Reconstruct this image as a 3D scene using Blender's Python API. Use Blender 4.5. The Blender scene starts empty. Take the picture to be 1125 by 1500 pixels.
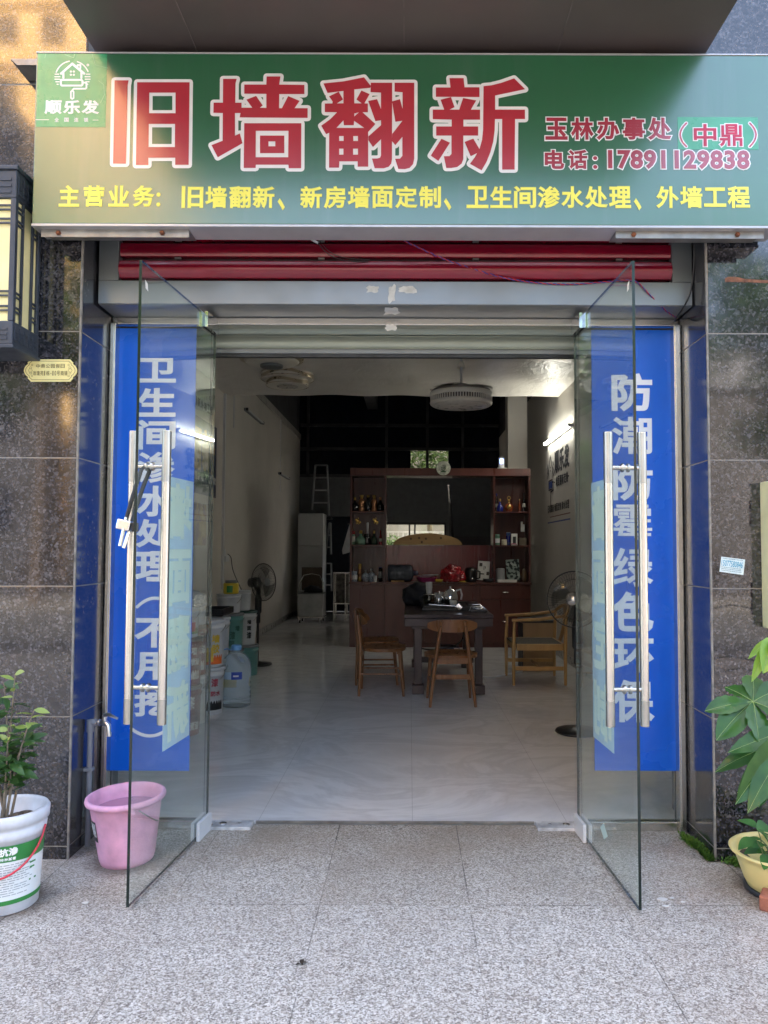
import bpy, bmesh, math, random
from mathutils import Vector, Matrix
from mathutils.geometry import tessellate_polygon
R = math.radians
PI = math.pi
SC = bpy.context.scene
COL = SC.collection
random.seed(7)

# ---------------------------------------------------------------- camera
F_PX, CX, CY, EYE = 1130.0, 600.0, 750.0, 1.42
TILT, ROLL = math.atan(55.0 / F_PX), R(0.19)
_f = Vector((0, math.cos(TILT), math.sin(TILT)))
_r0, _u0 = Vector((1, 0, 0)), Vector((0, -math.sin(TILT), math.cos(TILT)))
_r = _r0 * math.cos(ROLL) + _u0 * math.sin(ROLL)
_u = _u0 * math.cos(ROLL) - _r0 * math.sin(ROLL)
EYEP = Vector((0, 0, EYE))
cam = bpy.data.cameras.new('camera')
cam.sensor_fit = 'AUTO'
cam.sensor_width = 36
cam.lens = F_PX * 36 / 1500
cam.shift_x = -(CX - 562.5) / 1500
cam.clip_start, cam.clip_end = 0.05, 2000
camo = bpy.data.objects.new('camera', cam)
COL.objects.link(camo)
camo.matrix_world = Matrix(((_r.x, _u.x, -_f.x, 0), (_r.y, _u.y, -_f.y, 0), (_r.z, _u.z, -_f.z, EYE), (0, 0, 0, 1)))
SC.camera = camo

# ---------------------------------------------------------------- daylight
SUN_EL, SUN_AZ = R(52), R(8)          # the sun stands behind the building: the shop front lies in open shade
world = bpy.data.worlds.new('World')
SC.world = world
world.use_nodes = True
nt = world.node_tree
bg = nt.nodes['Background']
sky = nt.nodes.new('ShaderNodeTexSky')
sky.sky_type = 'NISHITA'
sky.sun_disc = False
sky.sun_elevation = SUN_EL
sky.sun_rotation = SUN_AZ
sky.air_density, sky.dust_density, sky.ozone_density = 1.0, 8.0, 0.2
nt.links.new(sky.outputs[0], bg.inputs[0])
bg.inputs[1].default_value = 0.15
sun = bpy.data.lights.new('sun', 'SUN')
sun.energy, sun.angle, sun.color = 4.5, R(0.5), (1.0, 0.93, 0.82)
suno = bpy.data.objects.new('sun', sun)
COL.objects.link(suno)
_sd = Vector((math.sin(SUN_AZ) * math.cos(SUN_EL), math.cos(SUN_AZ) * math.cos(SUN_EL), math.sin(SUN_EL)))
suno.rotation_euler = _sd.to_track_quat('Z', 'Y').to_euler()
suno.location = (0, 30, 40)
SC.view_settings.view_transform = 'Standard'
SC.view_settings.look = 'None'
SC.view_settings.exposure = 3.32
SC.view_settings.gamma = 1
SC.cycles.use_denoising = True
SC.cycles.max_bounces = 10
SC.cycles.diffuse_bounces = 4
SC.cycles.glossy_bounces = 4
SC.cycles.transparent_max_bounces = 16
SC.cycles.transmission_bounces = 6
SC.cycles.sample_clamp_indirect = 6

# a photo pixel (1125 x 1500) as a point on a plane of the place
def ray(px, py): return _f + _r * ((px - CX) / F_PX) + _u * ((CY - py) / F_PX)
def W(px, py, y):                      # on the upright plane Y = y
    v = ray(px, py); return EYEP + v * (y / v.y)
def GR(px, py, z=0.0):                 # on the level plane Z = z
    v = ray(px, py); return EYEP + v * ((z - EYE) / v.z)
def XW(px, py, x):                     # on the wall X = x
    v = ray(px, py); return EYEP + v * (x / v.x)

# ---------------------------------------------------------------- materials
MATS = {}
class NT:
    def __init__(s, name):
        s.m = bpy.data.materials.new(name); s.m.use_nodes = True
        s.t = s.m.node_tree; s.b = s.t.nodes['Principled BSDF']; s.out = s.t.nodes['Material Output']
        s.tc = s.t.nodes.new('ShaderNodeTexCoord')
    def n(s, typ, **kw):
        o = s.t.nodes.new('ShaderNode' + typ)
        for k, v in kw.items(): setattr(o, k, v)
        return o
    def L(s, a, b): s.t.links.new(a, b)
    def co(s, scale=(1, 1, 1), kind='Object', rot=(0, 0, 0), loc=(0, 0, 0)):
        mp = s.n('Mapping'); mp.inputs['Scale'].default_value = scale; mp.inputs['Rotation'].default_value = rot; mp.inputs['Location'].default_value = loc
        s.L(s.tc.outputs[kind], mp.inputs[0]); return mp.outputs[0]
    def noise(s, sc, det=4, rough=.55, vec=None, dist=0):
        o = s.n('TexNoise'); o.inputs['Scale'].default_value = sc; o.inputs['Detail'].default_value = det
        o.inputs['Roughness'].default_value = rough; o.inputs['Distortion'].default_value = dist
        s.L(vec if vec is not None else s.tc.outputs['Object'], o.inputs['Vector']); return o.outputs[0]
    def ramp(s, fac, stops, interp='LINEAR'):
        o = s.n('ValToRGB'); cr = o.color_ramp; cr.interpolation = interp
        while len(cr.elements) < len(stops): cr.elements.new(.5)
        for e, (p, c) in zip(cr.elements, stops):
            e.position = p; e.color = c if len(c) == 4 else (*c, 1)
        s.L(fac, o.inputs[0]); return o.outputs[0]
    def mix(s, fac, a, b, mode='MIX'):
        o = s.n('Mix', data_type='RGBA', blend_type=mode)
        for sock, v in ((o.inputs[0], fac), (o.inputs[6], a), (o.inputs[7], b)):
            if hasattr(v, 'is_output'): s.L(v, sock)
            elif isinstance(v, (int, float)): sock.default_value = v if sock.type == 'VALUE' else (v, v, v, 1)
            else: sock.default_value = (*v, 1) if len(v) == 3 else v
        return o.outputs[2]
    def math(s, op, a, b=0.0, c=0.0):
        o = s.n('Math', operation=op)
        for i, v in enumerate((a, b, c)):
            if hasattr(v, 'is_output'): s.L(v, o.inputs[i])
            else: o.inputs[i].default_value = v
        return o.outputs[0]
    def bump(s, h, strength=.2, dist=.01):
        o = s.n('Bump'); o.inputs['Strength'].default_value = strength; o.inputs['Distance'].default_value = dist
        s.L(h, o.inputs['Height']); s.L(o.outputs[0], s.b.inputs['Normal'])
    def set(s, **kw):
        al = dict(col='Base Color', rough='Roughness', metal='Metallic', spec='Specular IOR Level', coat='Coat Weight', coatr='Coat Roughness', trans='Transmission Weight', ior='IOR', emi='Emission Color', emis='Emission Strength', sub='Subsurface Weight')
        for k, v in kw.items():
            sock = s.b.inputs[al[k]]
            if hasattr(v, 'is_output'): s.L(v, sock)
            elif k in ('col', 'emi'): sock.default_value = (*v, 1)
            else: sock.default_value = v
        return s.m

def pm(name, col, rough=.5, metal=0.0, var=.12, sc=6.0, bump=0.0, bsc=60.0, **kw):
    if name in MATS: return MATS[name]
    k = NT(name)
    if var:
        nz = k.noise(sc, 5)
        d = tuple(max(0, c * (1 - var * 1.6)) for c in col); l = tuple(min(1, c * (1 + var)) for c in col)
        k.set(col=k.ramp(nz, [(.3, d), (.7, l)]))
        r = k.ramp(k.noise(sc * 2.3, 4), [(.3, (max(.02, rough * .8),) * 3), (.7, (min(1, rough * 1.2),) * 3)])
        k.set(rough=r)
    else: k.set(col=col, rough=rough)
    k.set(metal=metal, **kw)
    if bump: k.bump(k.noise(bsc, 6), bump, .01)
    MATS[name] = k.m
    return k.m

def granite_mat(name, crough=.05, cior=1.52, cw=1.0):
    k = NT(name)
    g = k.tc.outputs['Object']
    v1 = k.n('TexVoronoi'); v1.inputs['Scale'].default_value = 112; k.L(g, v1.inputs['Vector'])
    v2 = k.n('TexVoronoi'); v2.inputs['Scale'].default_value = 62
    wob = k.mix(.06, g, k.n('TexNoise').outputs[1]); k.L(wob, v2.inputs['Vector'])
    sep = k.n('SeparateColor'); k.L(v1.outputs['Color'], sep.inputs[0])
    sep2 = k.n('SeparateColor'); k.L(v2.outputs['Color'], sep2.inputs[0])
    c = k.ramp(sep.outputs[0], [(0, (.005, .005, .007)), (.30, (.013, .013, .017)), (.45, (.042, .042, .047)), (.66, (.106, .102, .105)), (.86, (.21, .195, .192)), (1, (.42, .40, .40))])
    c2 = k.ramp(sep2.outputs[1], [(0, (.008, .008, .012)), (.42, (.017, .017, .022)), (.68, (.068, .062, .066)), (1, (.175, .158, .158))])
    c = k.mix(.45, c, c2)
    big = k.ramp(k.noise(2.2, 3), [(.35, (.27, .285, .34)), (.7, (.48, .485, .52))])
    c = k.mix(1.0, c, big, 'MULTIPLY')
    sm = k.ramp(k.noise(3.5, 6, .65), [(.5, (0, 0, 0)), (.8, (.05, .05, .05))])     # dust film
    c = k.mix(sm, c, (.30, .28, .26))
    k.set(col=c, rough=k.ramp(k.noise(7, 6, .7), [(.35, (.075,) * 3), (.75, (.20,) * 3)]), spec=.5, coat=cw, coatr=crough)
    k.b.inputs['Coat IOR'].default_value = cior
    hb = k.noise(2.6, 2)
    k.bump(hb, .10, .02)
    MATS[name] = k.m
    return k.m

def paving_mat():
    k = NT('granite_paving')
    sep = k.n('SeparateXYZ'); k.L(k.tc.outputs['Object'], sep.inputs[0])
    v = k.n('TexVoronoi'); v.inputs['Scale'].default_value = 190; k.L(k.tc.outputs['Object'], v.inputs['Vector'])
    s2 = k.n('SeparateColor'); k.L(v.outputs['Color'], s2.inputs[0])
    c = k.ramp(s2.outputs[0], [(0, (.075, .066, .059)), (.22, (.17, .147, .128)), (.5, (.385, .362, .322)), (.78, (.55, .528, .484)), (1, (.70, .685, .65))])
    v3 = k.n('TexVoronoi'); v3.inputs['Scale'].default_value = 95; k.L(k.tc.outputs['Object'], v3.inputs['Vector'])
    s3 = k.n('SeparateColor'); k.L(v3.outputs['Color'], s3.inputs[0])
    c = k.mix(.28, c, k.ramp(s3.outputs[2], [(0, (.13, .112, .098)), (.3, (.345, .32, .28)), (.8, (.48, .455, .41)), (1, (.60, .58, .545))]))
    # each slab its own tint
    def cell(o, size, off):
        a = k.math('ADD', o, off); a = k.math('DIVIDE', a, size); return k.math('FLOOR', a), k.math('FRACT', a)
    ix, fx = cell(sep.outputs[0], .6, 6.955)
    iy, fy = cell(sep.outputs[1], .9, -3.16 + 9)
    comb = k.n('CombineXYZ'); k.L(ix, comb.inputs[0]); k.L(iy, comb.inputs[1])
    wn = k.n('TexWhiteNoise'); k.L(comb.outputs[0], wn.inputs[0])
    c = k.mix(1, c, k.ramp(wn.outputs[0], [(0, (.93, .915, .89)), (.5, (1, .985, .96)), (1, (1.05, 1.05, 1.04))]), 'MULTIPLY')
    # worn brown staining near the doorway and blotches
    far = k.n('MapRange'); far.inputs[1].default_value = 2.9; far.inputs[2].default_value = 4.0; k.L(sep.outputs[1], far.inputs[0])
    st = k.math('MULTIPLY', far.outputs[0], k.ramp(k.noise(2.1, 6, .65), [(.32, (0,) * 3), (.72, (1,) * 3)]))
    c = k.mix(k.math('MULTIPLY', st, .85), c, (.27, .215, .155))
    c = k.mix(k.ramp(k.noise(1.3, 7, .7), [(.46, (0,) * 3), (.78, (.42,) * 3)]), c, (.25, .205, .165))
    c = k.mix(k.ramp(k.noise(7, 7, .75), [(.60, (0,) * 3), (.70, (.35,) * 3)]), c, (.20, .165, .13))
    # rusty patch towards the right
    gx = k.n('MapRange'); gx.inputs[1].default_value = .9; gx.inputs[2].default_value = 1.6; k.L(sep.outputs[0], gx.inputs[0])
    rs = k.math('MULTIPLY', gx.outputs[0], k.ramp(k.noise(3.3, 4), [(.45, (0,) * 3), (.7, (1,) * 3)]))
    c = k.mix(k.math('MULTIPLY', rs, .45), c, (.36, .19, .11))
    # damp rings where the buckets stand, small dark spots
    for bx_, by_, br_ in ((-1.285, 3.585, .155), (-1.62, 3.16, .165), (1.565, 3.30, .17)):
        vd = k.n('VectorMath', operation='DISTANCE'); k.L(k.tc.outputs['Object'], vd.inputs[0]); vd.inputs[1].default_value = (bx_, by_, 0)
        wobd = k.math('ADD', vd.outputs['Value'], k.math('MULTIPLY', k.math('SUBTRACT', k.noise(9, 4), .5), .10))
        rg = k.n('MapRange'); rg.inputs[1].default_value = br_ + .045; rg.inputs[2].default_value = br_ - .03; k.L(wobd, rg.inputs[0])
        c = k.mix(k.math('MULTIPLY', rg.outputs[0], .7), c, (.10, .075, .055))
    c = k.mix(k.ramp(k.noise(26, 3, .5), [(.70, (0,) * 3), (.76, (.55,) * 3)]), c, (.14, .11, .09))
    # joints
    def line(fr, w, size):
        d = k.math('MINIMUM', fr, k.math('SUBTRACT', 1.0, fr)); return k.math('LESS_THAN', d, w / size)
    jx = line(fx, .0022, .6); jy = line(fy, .0022, .9)
    jm = k.math('MAXIMUM', jx, jy)
    jn = k.ramp(k.noise(1.7, 3), [(.40, (.12,) * 3), (.62, (1,) * 3)])
    jm2 = k.math('MULTIPLY', jm, jn)
    c = k.mix(k.math('MULTIPLY', jm2, .85), c, (.035, .03, .026))
    k.set(col=c, rough=.72, spec=.35)
    h = k.math('SUBTRACT', s2.outputs[1], k.math('MULTIPLY', jm, 3.0))
    k.bump(h, .16, .004)
    MATS['paving'] = k.m
    return k.m

def floor_mat():
    k = NT('polished_floor_tile')
    sep = k.n('SeparateXYZ'); k.L(k.tc.outputs['Object'], sep.inputs[0])
    w = k.noise(1.15, 7, .6, k.co((.7, 1.1, 1), rot=(0, 0, .6)), 1.1)
    c = k.ramp(w, [(.3, (.62, .625, .63)), (.44, (.79, .795, .80)), (.50, (.68, .685, .69)), (.56, (.82, .825, .83)), (.64, (.74, .745, .75)), (.8, (.86, .865, .87))])
    def line(o, off, size, wd):
        fr = k.math('FRACT', k.math('DIVIDE', k.math('ADD', o, off), size))
        d = k.math('MINIMUM', fr, k.math('SUBTRACT', 1.0, fr)); return k.math('LESS_THAN', d, wd / size)
    jm = k.math('MAXIMUM', line(sep.outputs[0], 8.78, .8, .0016), line(sep.outputs[1], 3.95, .8, .0016))
    c = k.mix(k.math('MULTIPLY', jm, .35), c, (.16, .16, .155))
    k.set(col=c, rough=k.ramp(k.noise(3, 6), [(.3, (.05,) * 3), (.75, (.13,) * 3)]), spec=.7)
    k.bump(k.noise(1.2, 2), .02, .02)
    MATS['floor'] = k.m
    return k.m

def glass_mat(name, tint=(.90, .955, .925), veil=0.0):
    m = bpy.data.materials.new(name); m.use_nodes = True
    t = m.node_tree; t.nodes.clear()
    out = t.nodes.new('ShaderNodeOutputMaterial'); tr = t.nodes.new('ShaderNodeBsdfTransparent'); gl = t.nodes.new('ShaderNodeBsdfGlossy')
    fr = t.nodes.new('ShaderNodeFresnel'); ge = t.nodes.new('ShaderNodeNewGeometry'); mr = t.nodes.new('ShaderNodeMapRange'); mx = t.nodes.new('ShaderNodeMixShader')
    tr.inputs[0].default_value = (*tint, 1); gl.inputs[0].default_value = (.95, 1, .98, 1); gl.inputs['Roughness'].default_value = 0.0
    mr.inputs[3].default_value = 1.5; mr.inputs[4].default_value = 1 / 1.5
    t.links.new(ge.outputs['Backfacing'], mr.inputs[0]); t.links.new(mr.outputs[0], fr.inputs[0])
    t.links.new(fr.outputs[0], mx.inputs[0]); t.links.new(tr.outputs[0], mx.inputs[1]); t.links.new(gl.outputs[0], mx.inputs[2])
    last = mx.outputs[0]
    if veil:       # a film of dust on the pane
        df = t.nodes.new('ShaderNodeBsdfDiffuse'); df.inputs[0].default_value = (.55, .6, .56, 1)
        nz = t.nodes.new('ShaderNodeTexNoise'); nz.inputs['Scale'].default_value = 2.5; nz.inputs['Detail'].default_value = 6
        tc = t.nodes.new('ShaderNodeTexCoord'); t.links.new(tc.outputs['Object'], nz.inputs['Vector'])
        mp = t.nodes.new('ShaderNodeMapRange'); mp.inputs[1].default_value = .3; mp.inputs[2].default_value = .75; mp.inputs[3].default_value = veil * .4; mp.inputs[4].default_value = veil * 1.5
        t.links.new(nz.outputs[0], mp.inputs[0])
        m2 = t.nodes.new('ShaderNodeMixShader'); t.links.new(mp.outputs[0], m2.inputs[0]); t.links.new(last, m2.inputs[1]); t.links.new(df.outputs[0], m2.inputs[2]); last = m2.outputs[0]
    t.links.new(last, out.inputs[0])
    MATS[name] = m
    return m

def wood_mat(name, a, b, rough=.35, sc=9, axis=(1, 1, .08)):
    k = NT(name)
    v = k.co(axis)
    w = k.noise(sc, 7, .6, v, .8)
    c = k.ramp(w, [(.3, a), (.5, tuple((x + y) / 2 for x, y in zip(a, b))), (.7, b)])
    k.set(col=c, rough=k.ramp(k.noise(20, 4, .6, v), [(.3, (rough * .8,) * 3), (.7, (rough * 1.25,) * 3)]))
    k.bump(k.noise(60, 4, .6, v), .05, .004)
    MATS[name] = k.m
    return k.m

def film_mat(name, col, tint, opa):
    """a translucent coloured film"""
    m = bpy.data.materials.new(name); m.use_nodes = True
    t = m.node_tree; b = t.nodes['Principled BSDF']; b.inputs['Base Color'].default_value = (*col, 1); b.inputs['Roughness'].default_value = .4
    out = t.nodes['Material Output']
    tl = t.nodes.new('ShaderNodeBsdfTranslucent'); tl.inputs[0].default_value = (*col, 1)
    ad = t.nodes.new('ShaderNodeMixShader'); ad.inputs[0].default_value = .7
    t.links.new(b.outputs[0], ad.inputs[1]); t.links.new(tl.outputs[0], ad.inputs[2])
    tr = t.nodes.new('ShaderNodeBsdfTransparent'); tr.inputs[0].default_value = (*tint, 1)
    mx = t.nodes.new('ShaderNodeMixShader'); mx.inputs[0].default_value = opa
    t.links.new(tr.outputs[0], mx.inputs[1]); t.links.new(ad.outputs[0], mx.inputs[2]); t.links.new(mx.outputs[0], out.inputs[0])
    MATS[name] = m
    return m

def leaf_mat(name, dark, light, rough=.35):
    k = NT(name)
    oi = k.n('ObjectInfo')
    c = k.ramp(k.noise(9, 3), [(.3, dark), (.7, light)])
    c = k.mix(k.ramp(k.noise(38, 5, .7), [(.66, (0,) * 3), (.72, (.55,) * 3)]), c, (.16, .11, .035))
    k.set(col=c, rough=rough, spec=.42)
    tl = k.n('BsdfTranslucent'); k.L(k.mix(.4, c, tuple(min(1, x * 1.6) for x in light)), tl.inputs[0])
    mx = k.n('MixShader'); mx.inputs[0].default_value = .2
    k.bump(k.noise(45, 4), .12, .003)
    k.L(k.b.outputs[0], mx.inputs[1]); k.L(tl.outputs[0], mx.inputs[2]); k.L(mx.outputs[0], k.out.inputs[0])
    MATS[name] = k.m
    return k.m

# ---------------------------------------------------------------- object helpers
def tag(o, label=None, cat=None, group=None, kind=None):
    if label: o['label'] = label
    if cat: o['category'] = cat
    if group: o['group'] = group
    if kind: o['kind'] = kind
    return o
def thing(name, label, cat, loc=(0, 0, 0), rotz=0.0, group=None):
    o = bpy.data.objects.new(name, None); COL.objects.link(o)
    o.empty_display_size = .1
    o.location = loc; o.rotation_euler = (0, 0, rotz)
    return tag(o, label, cat, group)
def wloc(o):
    p = Vector((0, 0, 0))
    while o is not None:
        p = p + o.location; o = o.parent
    return p
def dup(root, loc, rotz=None, label=None, group=None):
    r = root.copy(); COL.objects.link(r); r.location = loc
    if rotz is not None: r.rotation_euler = (0, 0, rotz)
    if label: r['label'] = label
    if group: r['group'] = group
    for ch in list(root.children):
        c = ch.copy(); COL.objects.link(c); c.parent = r
        for g in list(ch.children):
            d = g.copy(); COL.objects.link(d); d.parent = c
    return r

class MB:
    """collects shapes, then links them as ONE mesh object"""
    def __init__(s): s.v, s.f, s.mi, s.cur, s.sm = [], [], [], 0, []
    def add(s, vs, fs, smooth=False):
        o = len(s.v); s.v += [tuple(p) for p in vs]
        for f in fs:
            s.f.append(tuple(i + o for i in f)); s.mi.append(s.cur); s.sm.append(smooth)
        return s
    def m(s, i): s.cur = i; return s
    def box(s, x0, x1, y0, y1, z0, z1, bev=0.0, rot=None, c=None):
        if x0 > x1: x0, x1 = x1, x0
        if y0 > y1: y0, y1 = y1, y0
        if z0 > z1: z0, z1 = z1, z0
        bm = bmesh.new()
        bmesh.ops.create_cube(bm, size=1)
        for v in bm.verts: v.co = Vector(((x0 + x1) / 2 + v.co.x * (x1 - x0), (y0 + y1) / 2 + v.co.y * (y1 - y0), (z0 + z1) / 2 + v.co.z * (z1 - z0)))
        bev = min(bev, .45 * min(x1 - x0, y1 - y0, z1 - z0))
        if bev > 0: bmesh.ops.bevel(bm, geom=list(bm.edges), offset=bev, segments=2, profile=.5, affect='EDGES')
        if rot is not None:
            cc = Vector(c) if c is not None else Vector(((x0 + x1) / 2, (y0 + y1) / 2, (z0 + z1) / 2))
            for v in bm.verts: v.co = rot @ (v.co - cc) + cc
        s.bm(bm); return s
    def bm(s, bm, smooth=False):
        bm.verts.ensure_lookup_table(); bm.verts.index_update()
        s.add([v.co[:] for v in bm.verts], [[v.index for v in f.verts] for f in bm.faces], smooth); bm.free()
    def lathe(s, prof, c=(0, 0, 0), seg=24, mats=None, axis=None, cap=True, squash=1.0):
        """prof: list of (r, z); mats: material index per band"""
        c = Vector(c); q = Vector((0, 0, 1)).rotation_difference(Vector(axis)) if axis is not None else None
        rings, vs = [], []
        for r, z in prof:
            ring = []
            for i in range(seg):
                a = 2 * PI * i / seg
                p = Vector((r * math.cos(a), r * math.sin(a) * squash, z))
                if q: p = q @ p
                ring.append(len(vs)); vs.append(c + p)
            rings.append(ring)
        old = s.cur
        o = len(s.v); s.v += [tuple(p) for p in vs]
        for k in range(len(rings) - 1):
            if mats: s.cur = mats[k]
            for i in range(seg):
                j = (i + 1) % seg
                s.f.append((rings[k][i] + o, rings[k][j] + o, rings[k + 1][j] + o, rings[k + 1][i] + o)); s.mi.append(s.cur); s.sm.append(True)
        if cap:
            if mats: s.cur = mats[0]
            if prof[0][0] > 1e-4: s.f.append(tuple(i + o for i in reversed(rings[0]))); s.mi.append(s.cur); s.sm.append(False)
            if mats: s.cur = mats[-1]
            if prof[-1][0] > 1e-4: s.f.append(tuple(i + o for i in rings[-1])); s.mi.append(s.cur); s.sm.append(False)
        s.cur = old; return s
    def tube(s, pts, r, seg=10, r1=None, closed=False):
        pts = [Vector(p) for p in pts]
        n = len(pts); rs = r if isinstance(r, (list, tuple)) else [r + ((r1 if r1 is not None else r) - r) * i / max(1, n - 1) for i in range(n)]
        tan = []
        for i in range(n):
            a = pts[(i - 1) % n] if closed or i > 0 else pts[0]; b = pts[(i + 1) % n] if closed or i < n - 1 else pts[-1]
            tan.append((b - a).normalized())
        up = Vector((0, 0, 1)) if abs(tan[0].z) < .9 else Vector((0, 1, 0))
        nrm = (up - tan[0] * up.dot(tan[0])).normalized()
        vs, rings = [], []
        for i in range(n):
            nrm = (nrm - tan[i] * nrm.dot(tan[i])).normalized(); bn = tan[i].cross(nrm)
            ring = []
            for k in range(seg):
                a = 2 * PI * k / seg; ring.append(len(vs)); vs.append(pts[i] + (nrm * math.cos(a) + bn * math.sin(a)) * rs[i])
            rings.append(ring)
        fs = []
        for i in range(n if closed else n - 1):
            A, B = rings[i], rings[(i + 1) % n]
            for k in range(seg): fs.append((A[k], A[(k + 1) % seg], B[(k + 1) % seg], B[k]))
        s.add(vs, fs, True)
        if not closed: s.add([vs[k] for k in rings[0]], [tuple(reversed(range(seg)))]); s.add([vs[k] for k in rings[-1]], [tuple(range(seg))])
        return s
    def cyl(s, a, b, r, r1=None, seg=16): return s.tube([a, b], r, seg, r1)
    def prism(s, poly, y0, y1, plane='xz'):
        """outline in a plane, extruded along the third axis"""
        n = len(poly); area = sum(poly[i][0] * poly[(i + 1) % n][1] - poly[(i + 1) % n][0] * poly[i][1] for i in range(n))
        if area < 0: poly = list(reversed(poly))
        def P(u, w, t): return {'xz': (u, t, w), 'yz': (t, u, w), 'xy': (u, w, t)}[plane]
        vs = [P(u, w, y0) for u, w in poly] + [P(u, w, y1) for u, w in poly]
        fs = [tuple(range(n)), tuple(reversed(range(n, 2 * n)))]
        for i in range(n): fs.append((i, n + i, n + (i + 1) % n, (i + 1) % n))
        s.add(vs, fs); return s
    def grid(s, fn, nu, nv, smooth=True):
        vs = [fn(i / nu, j / nv) for j in range(nv + 1) for i in range(nu + 1)]
        fs = [(j * (nu + 1) + i, j * (nu + 1) + i + 1, (j + 1) * (nu + 1) + i + 1, (j + 1) * (nu + 1) + i) for j in range(nv) for i in range(nu)]
        s.add(vs, fs, smooth); return s
    def build(s, name, mats, parent=None, local=False, fixn=True):
        if not isinstance(mats, (list, tuple)): mats = [mats]
        me = bpy.data.meshes.new(name)
        off = wloc(parent) if (parent is not None and not local) else Vector((0, 0, 0))
        me.from_pydata([(x - off.x, y - off.y, z - off.z) for x, y, z in s.v], [], s.f)
        for m in mats: me.materials.append(m)
        me.polygons.foreach_set('material_index', s.mi); me.polygons.foreach_set('use_smooth', s.sm)
        me.update()
        if fixn:
            bm = bmesh.new(); bm.from_mesh(me); bmesh.ops.recalc_face_normals(bm, faces=bm.faces); bm.to_mesh(me); bm.free()
        o = bpy.data.objects.new(name, me); COL.objects.link(o)
        if parent is not None: o.parent = parent
        return o

# ---------------------------------------------------------------- lettering
_TX = {}
def text_geo(s, bold=0.0, space=1.0):
    key = (s, round(bold, 4), space)
    if key in _TX: return _TX[key]
    c = bpy.data.curves.new('lettering', 'FONT'); c.body = s; c.size = 1; c.resolution_u = 3; c.space_character = space
    c.fill_mode = 'FRONT' if not bold else 'BOTH'
    c.bevel_depth = bold; c.bevel_resolution = 1
    o = bpy.data.objects.new('lettering', c); COL.objects.link(o)
    dg = bpy.context.evaluated_depsgraph_get()
    me = bpy.data.meshes.new_from_object(o.evaluated_get(dg))
    bpy.data.objects.remove(o); bpy.data.curves.remove(c)
    vs = [v.co.copy() for v in me.vertices]
    fs = [tuple(p.vertices) for p in me.polygons if bold == 0 or min(vs[i].z for i in p.vertices) > -1e-5]
    used = sorted({i for f in fs for i in f}); mp = {a: b for b, a in enumerate(used)}
    vs2 = [vs[i] for i in used]; fs2 = [tuple(mp[i] for i in f) for f in fs]
    bpy.data.meshes.remove(me)
    x0, x1 = min(v.x for v in vs2) + bold, max(v.x for v in vs2) - bold
    y0, y1 = min(v.y for v in vs2) + bold, max(v.y for v in vs2) - bold
    _TX[key] = (vs2, fs2, (x0, x1, y0, y1))
    return _TX[key]
def put_text(mb, s, box, place, bold=0.0, space=1.0, w0=0.0, thick=.0005, fit=None):
    """fit the glyphs of s into box = (u0, u1, v0, v1); place(u, v, w) gives the point"""
    vs, fs, (x0, x1, y0, y1) = text_geo(s, bold, space)
    if fit: _, _, (x0, x1, y0, y1) = text_geo(fit, 0.0, space)
    u0, u1, v0, v1 = box
    out = []
    for v in vs:
        u = u0 + (v.x - x0) / max(1e-6, x1 - x0) * (u1 - u0); w = v0 + (v.y - y0) / max(1e-6, y1 - y0) * (v1 - v0)
        out.append(place(u, w, w0 + (v.z / bold * thick if bold else thick)))
    mb.add(out, fs)
def put_poly(mb, loops, place, w):
    """filled outline with holes, flat"""
    pl = [[Vector((a, b, 0)) for a, b in lp] for lp in loops]
    tris = tessellate_polygon(pl)
    flat = [p for lp in loops for p in lp]
    mb.add([place(a, b, w) for a, b in flat], [tuple(t) for t in tris])
def put_stroke(mb, pts, wd, place, w, closed=False, cap=True, seg=8):
    n = len(pts); k = 0
    for i in range(n if closed else n - 1):
        a = Vector(pts[i]); b = Vector(pts[(i + 1) % n]); d = b - a
        if d.length < 1e-9: continue
        t = Vector((-d.y, d.x)).normalized() * wd / 2
        q = [a + t, a - t, b - t, b + t]
        mb.add([place(p.x, p.y, w + k * 8e-6) for p in q], [(0, 1, 2, 3)]); k += 1
    if cap:
        for p in pts:
            mb.add([place(p[0] + wd / 2 * math.cos(2 * PI * j / (2 * seg)), p[1] + wd / 2 * math.sin(2 * PI * j / (2 * seg)), w + k * 8e-6) for j in range(2 * seg)], [tuple(range(2 * seg))]); k += 1
# ---------------------------------------------------------------- shared materials
GRAN = granite_mat('brown_granite'); GRAN2 = granite_mat('honed_granite', .20, 1.42, .8)
GROUT = pm('grout', (.25, .23, .20), .8, sc=14)
PAVE = paving_mat(); FLOOR = floor_mat()
GLASS = glass_mat('clear_glass', (.955, .978, .966), .028)
GLASSF = glass_mat('fixed_glass', (.96, .98, .97), .01)
GEDGE = pm('glass_edge', (.006, .018, .015), .12, var=.2, spec=.7)
STEEL = pm('brushed_steel', (.66, .64, .60), .27, 1.0, var=0)
CHROME = pm('chrome', (.75, .76, .78), .08, 1.0, var=.03)
ALU = pm('aluminium_cladding', (.215, .232, .238), .38, .55, var=.05, sc=1.6)
ALUD = pm('weathered_steel', (.30, .29, .275), .42, .8, var=.25, sc=9)
RUST = pm('rust', (.20, .065, .025), .9, var=.45, sc=30)
WHITE = pm('white_plastic', (.64, .65, .66), .35, var=.06)
PAPER = pm('white_paper', (.74, .73, .69), .8, var=.08, sc=14)
BLACK = pm('black_plastic', (.012, .012, .013), .35, var=.3)
DARK = pm('dark_grey', (.035, .036, .04), .5, var=.2)
GREYP = pm('grey_plastic', (.16, .17, .18), .45, var=.1)
RED = pm('red_shutter_paint', (.20, .003, .018), .22, .15, var=.12, sc=2.5, coat=.5, coatr=.12)
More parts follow.
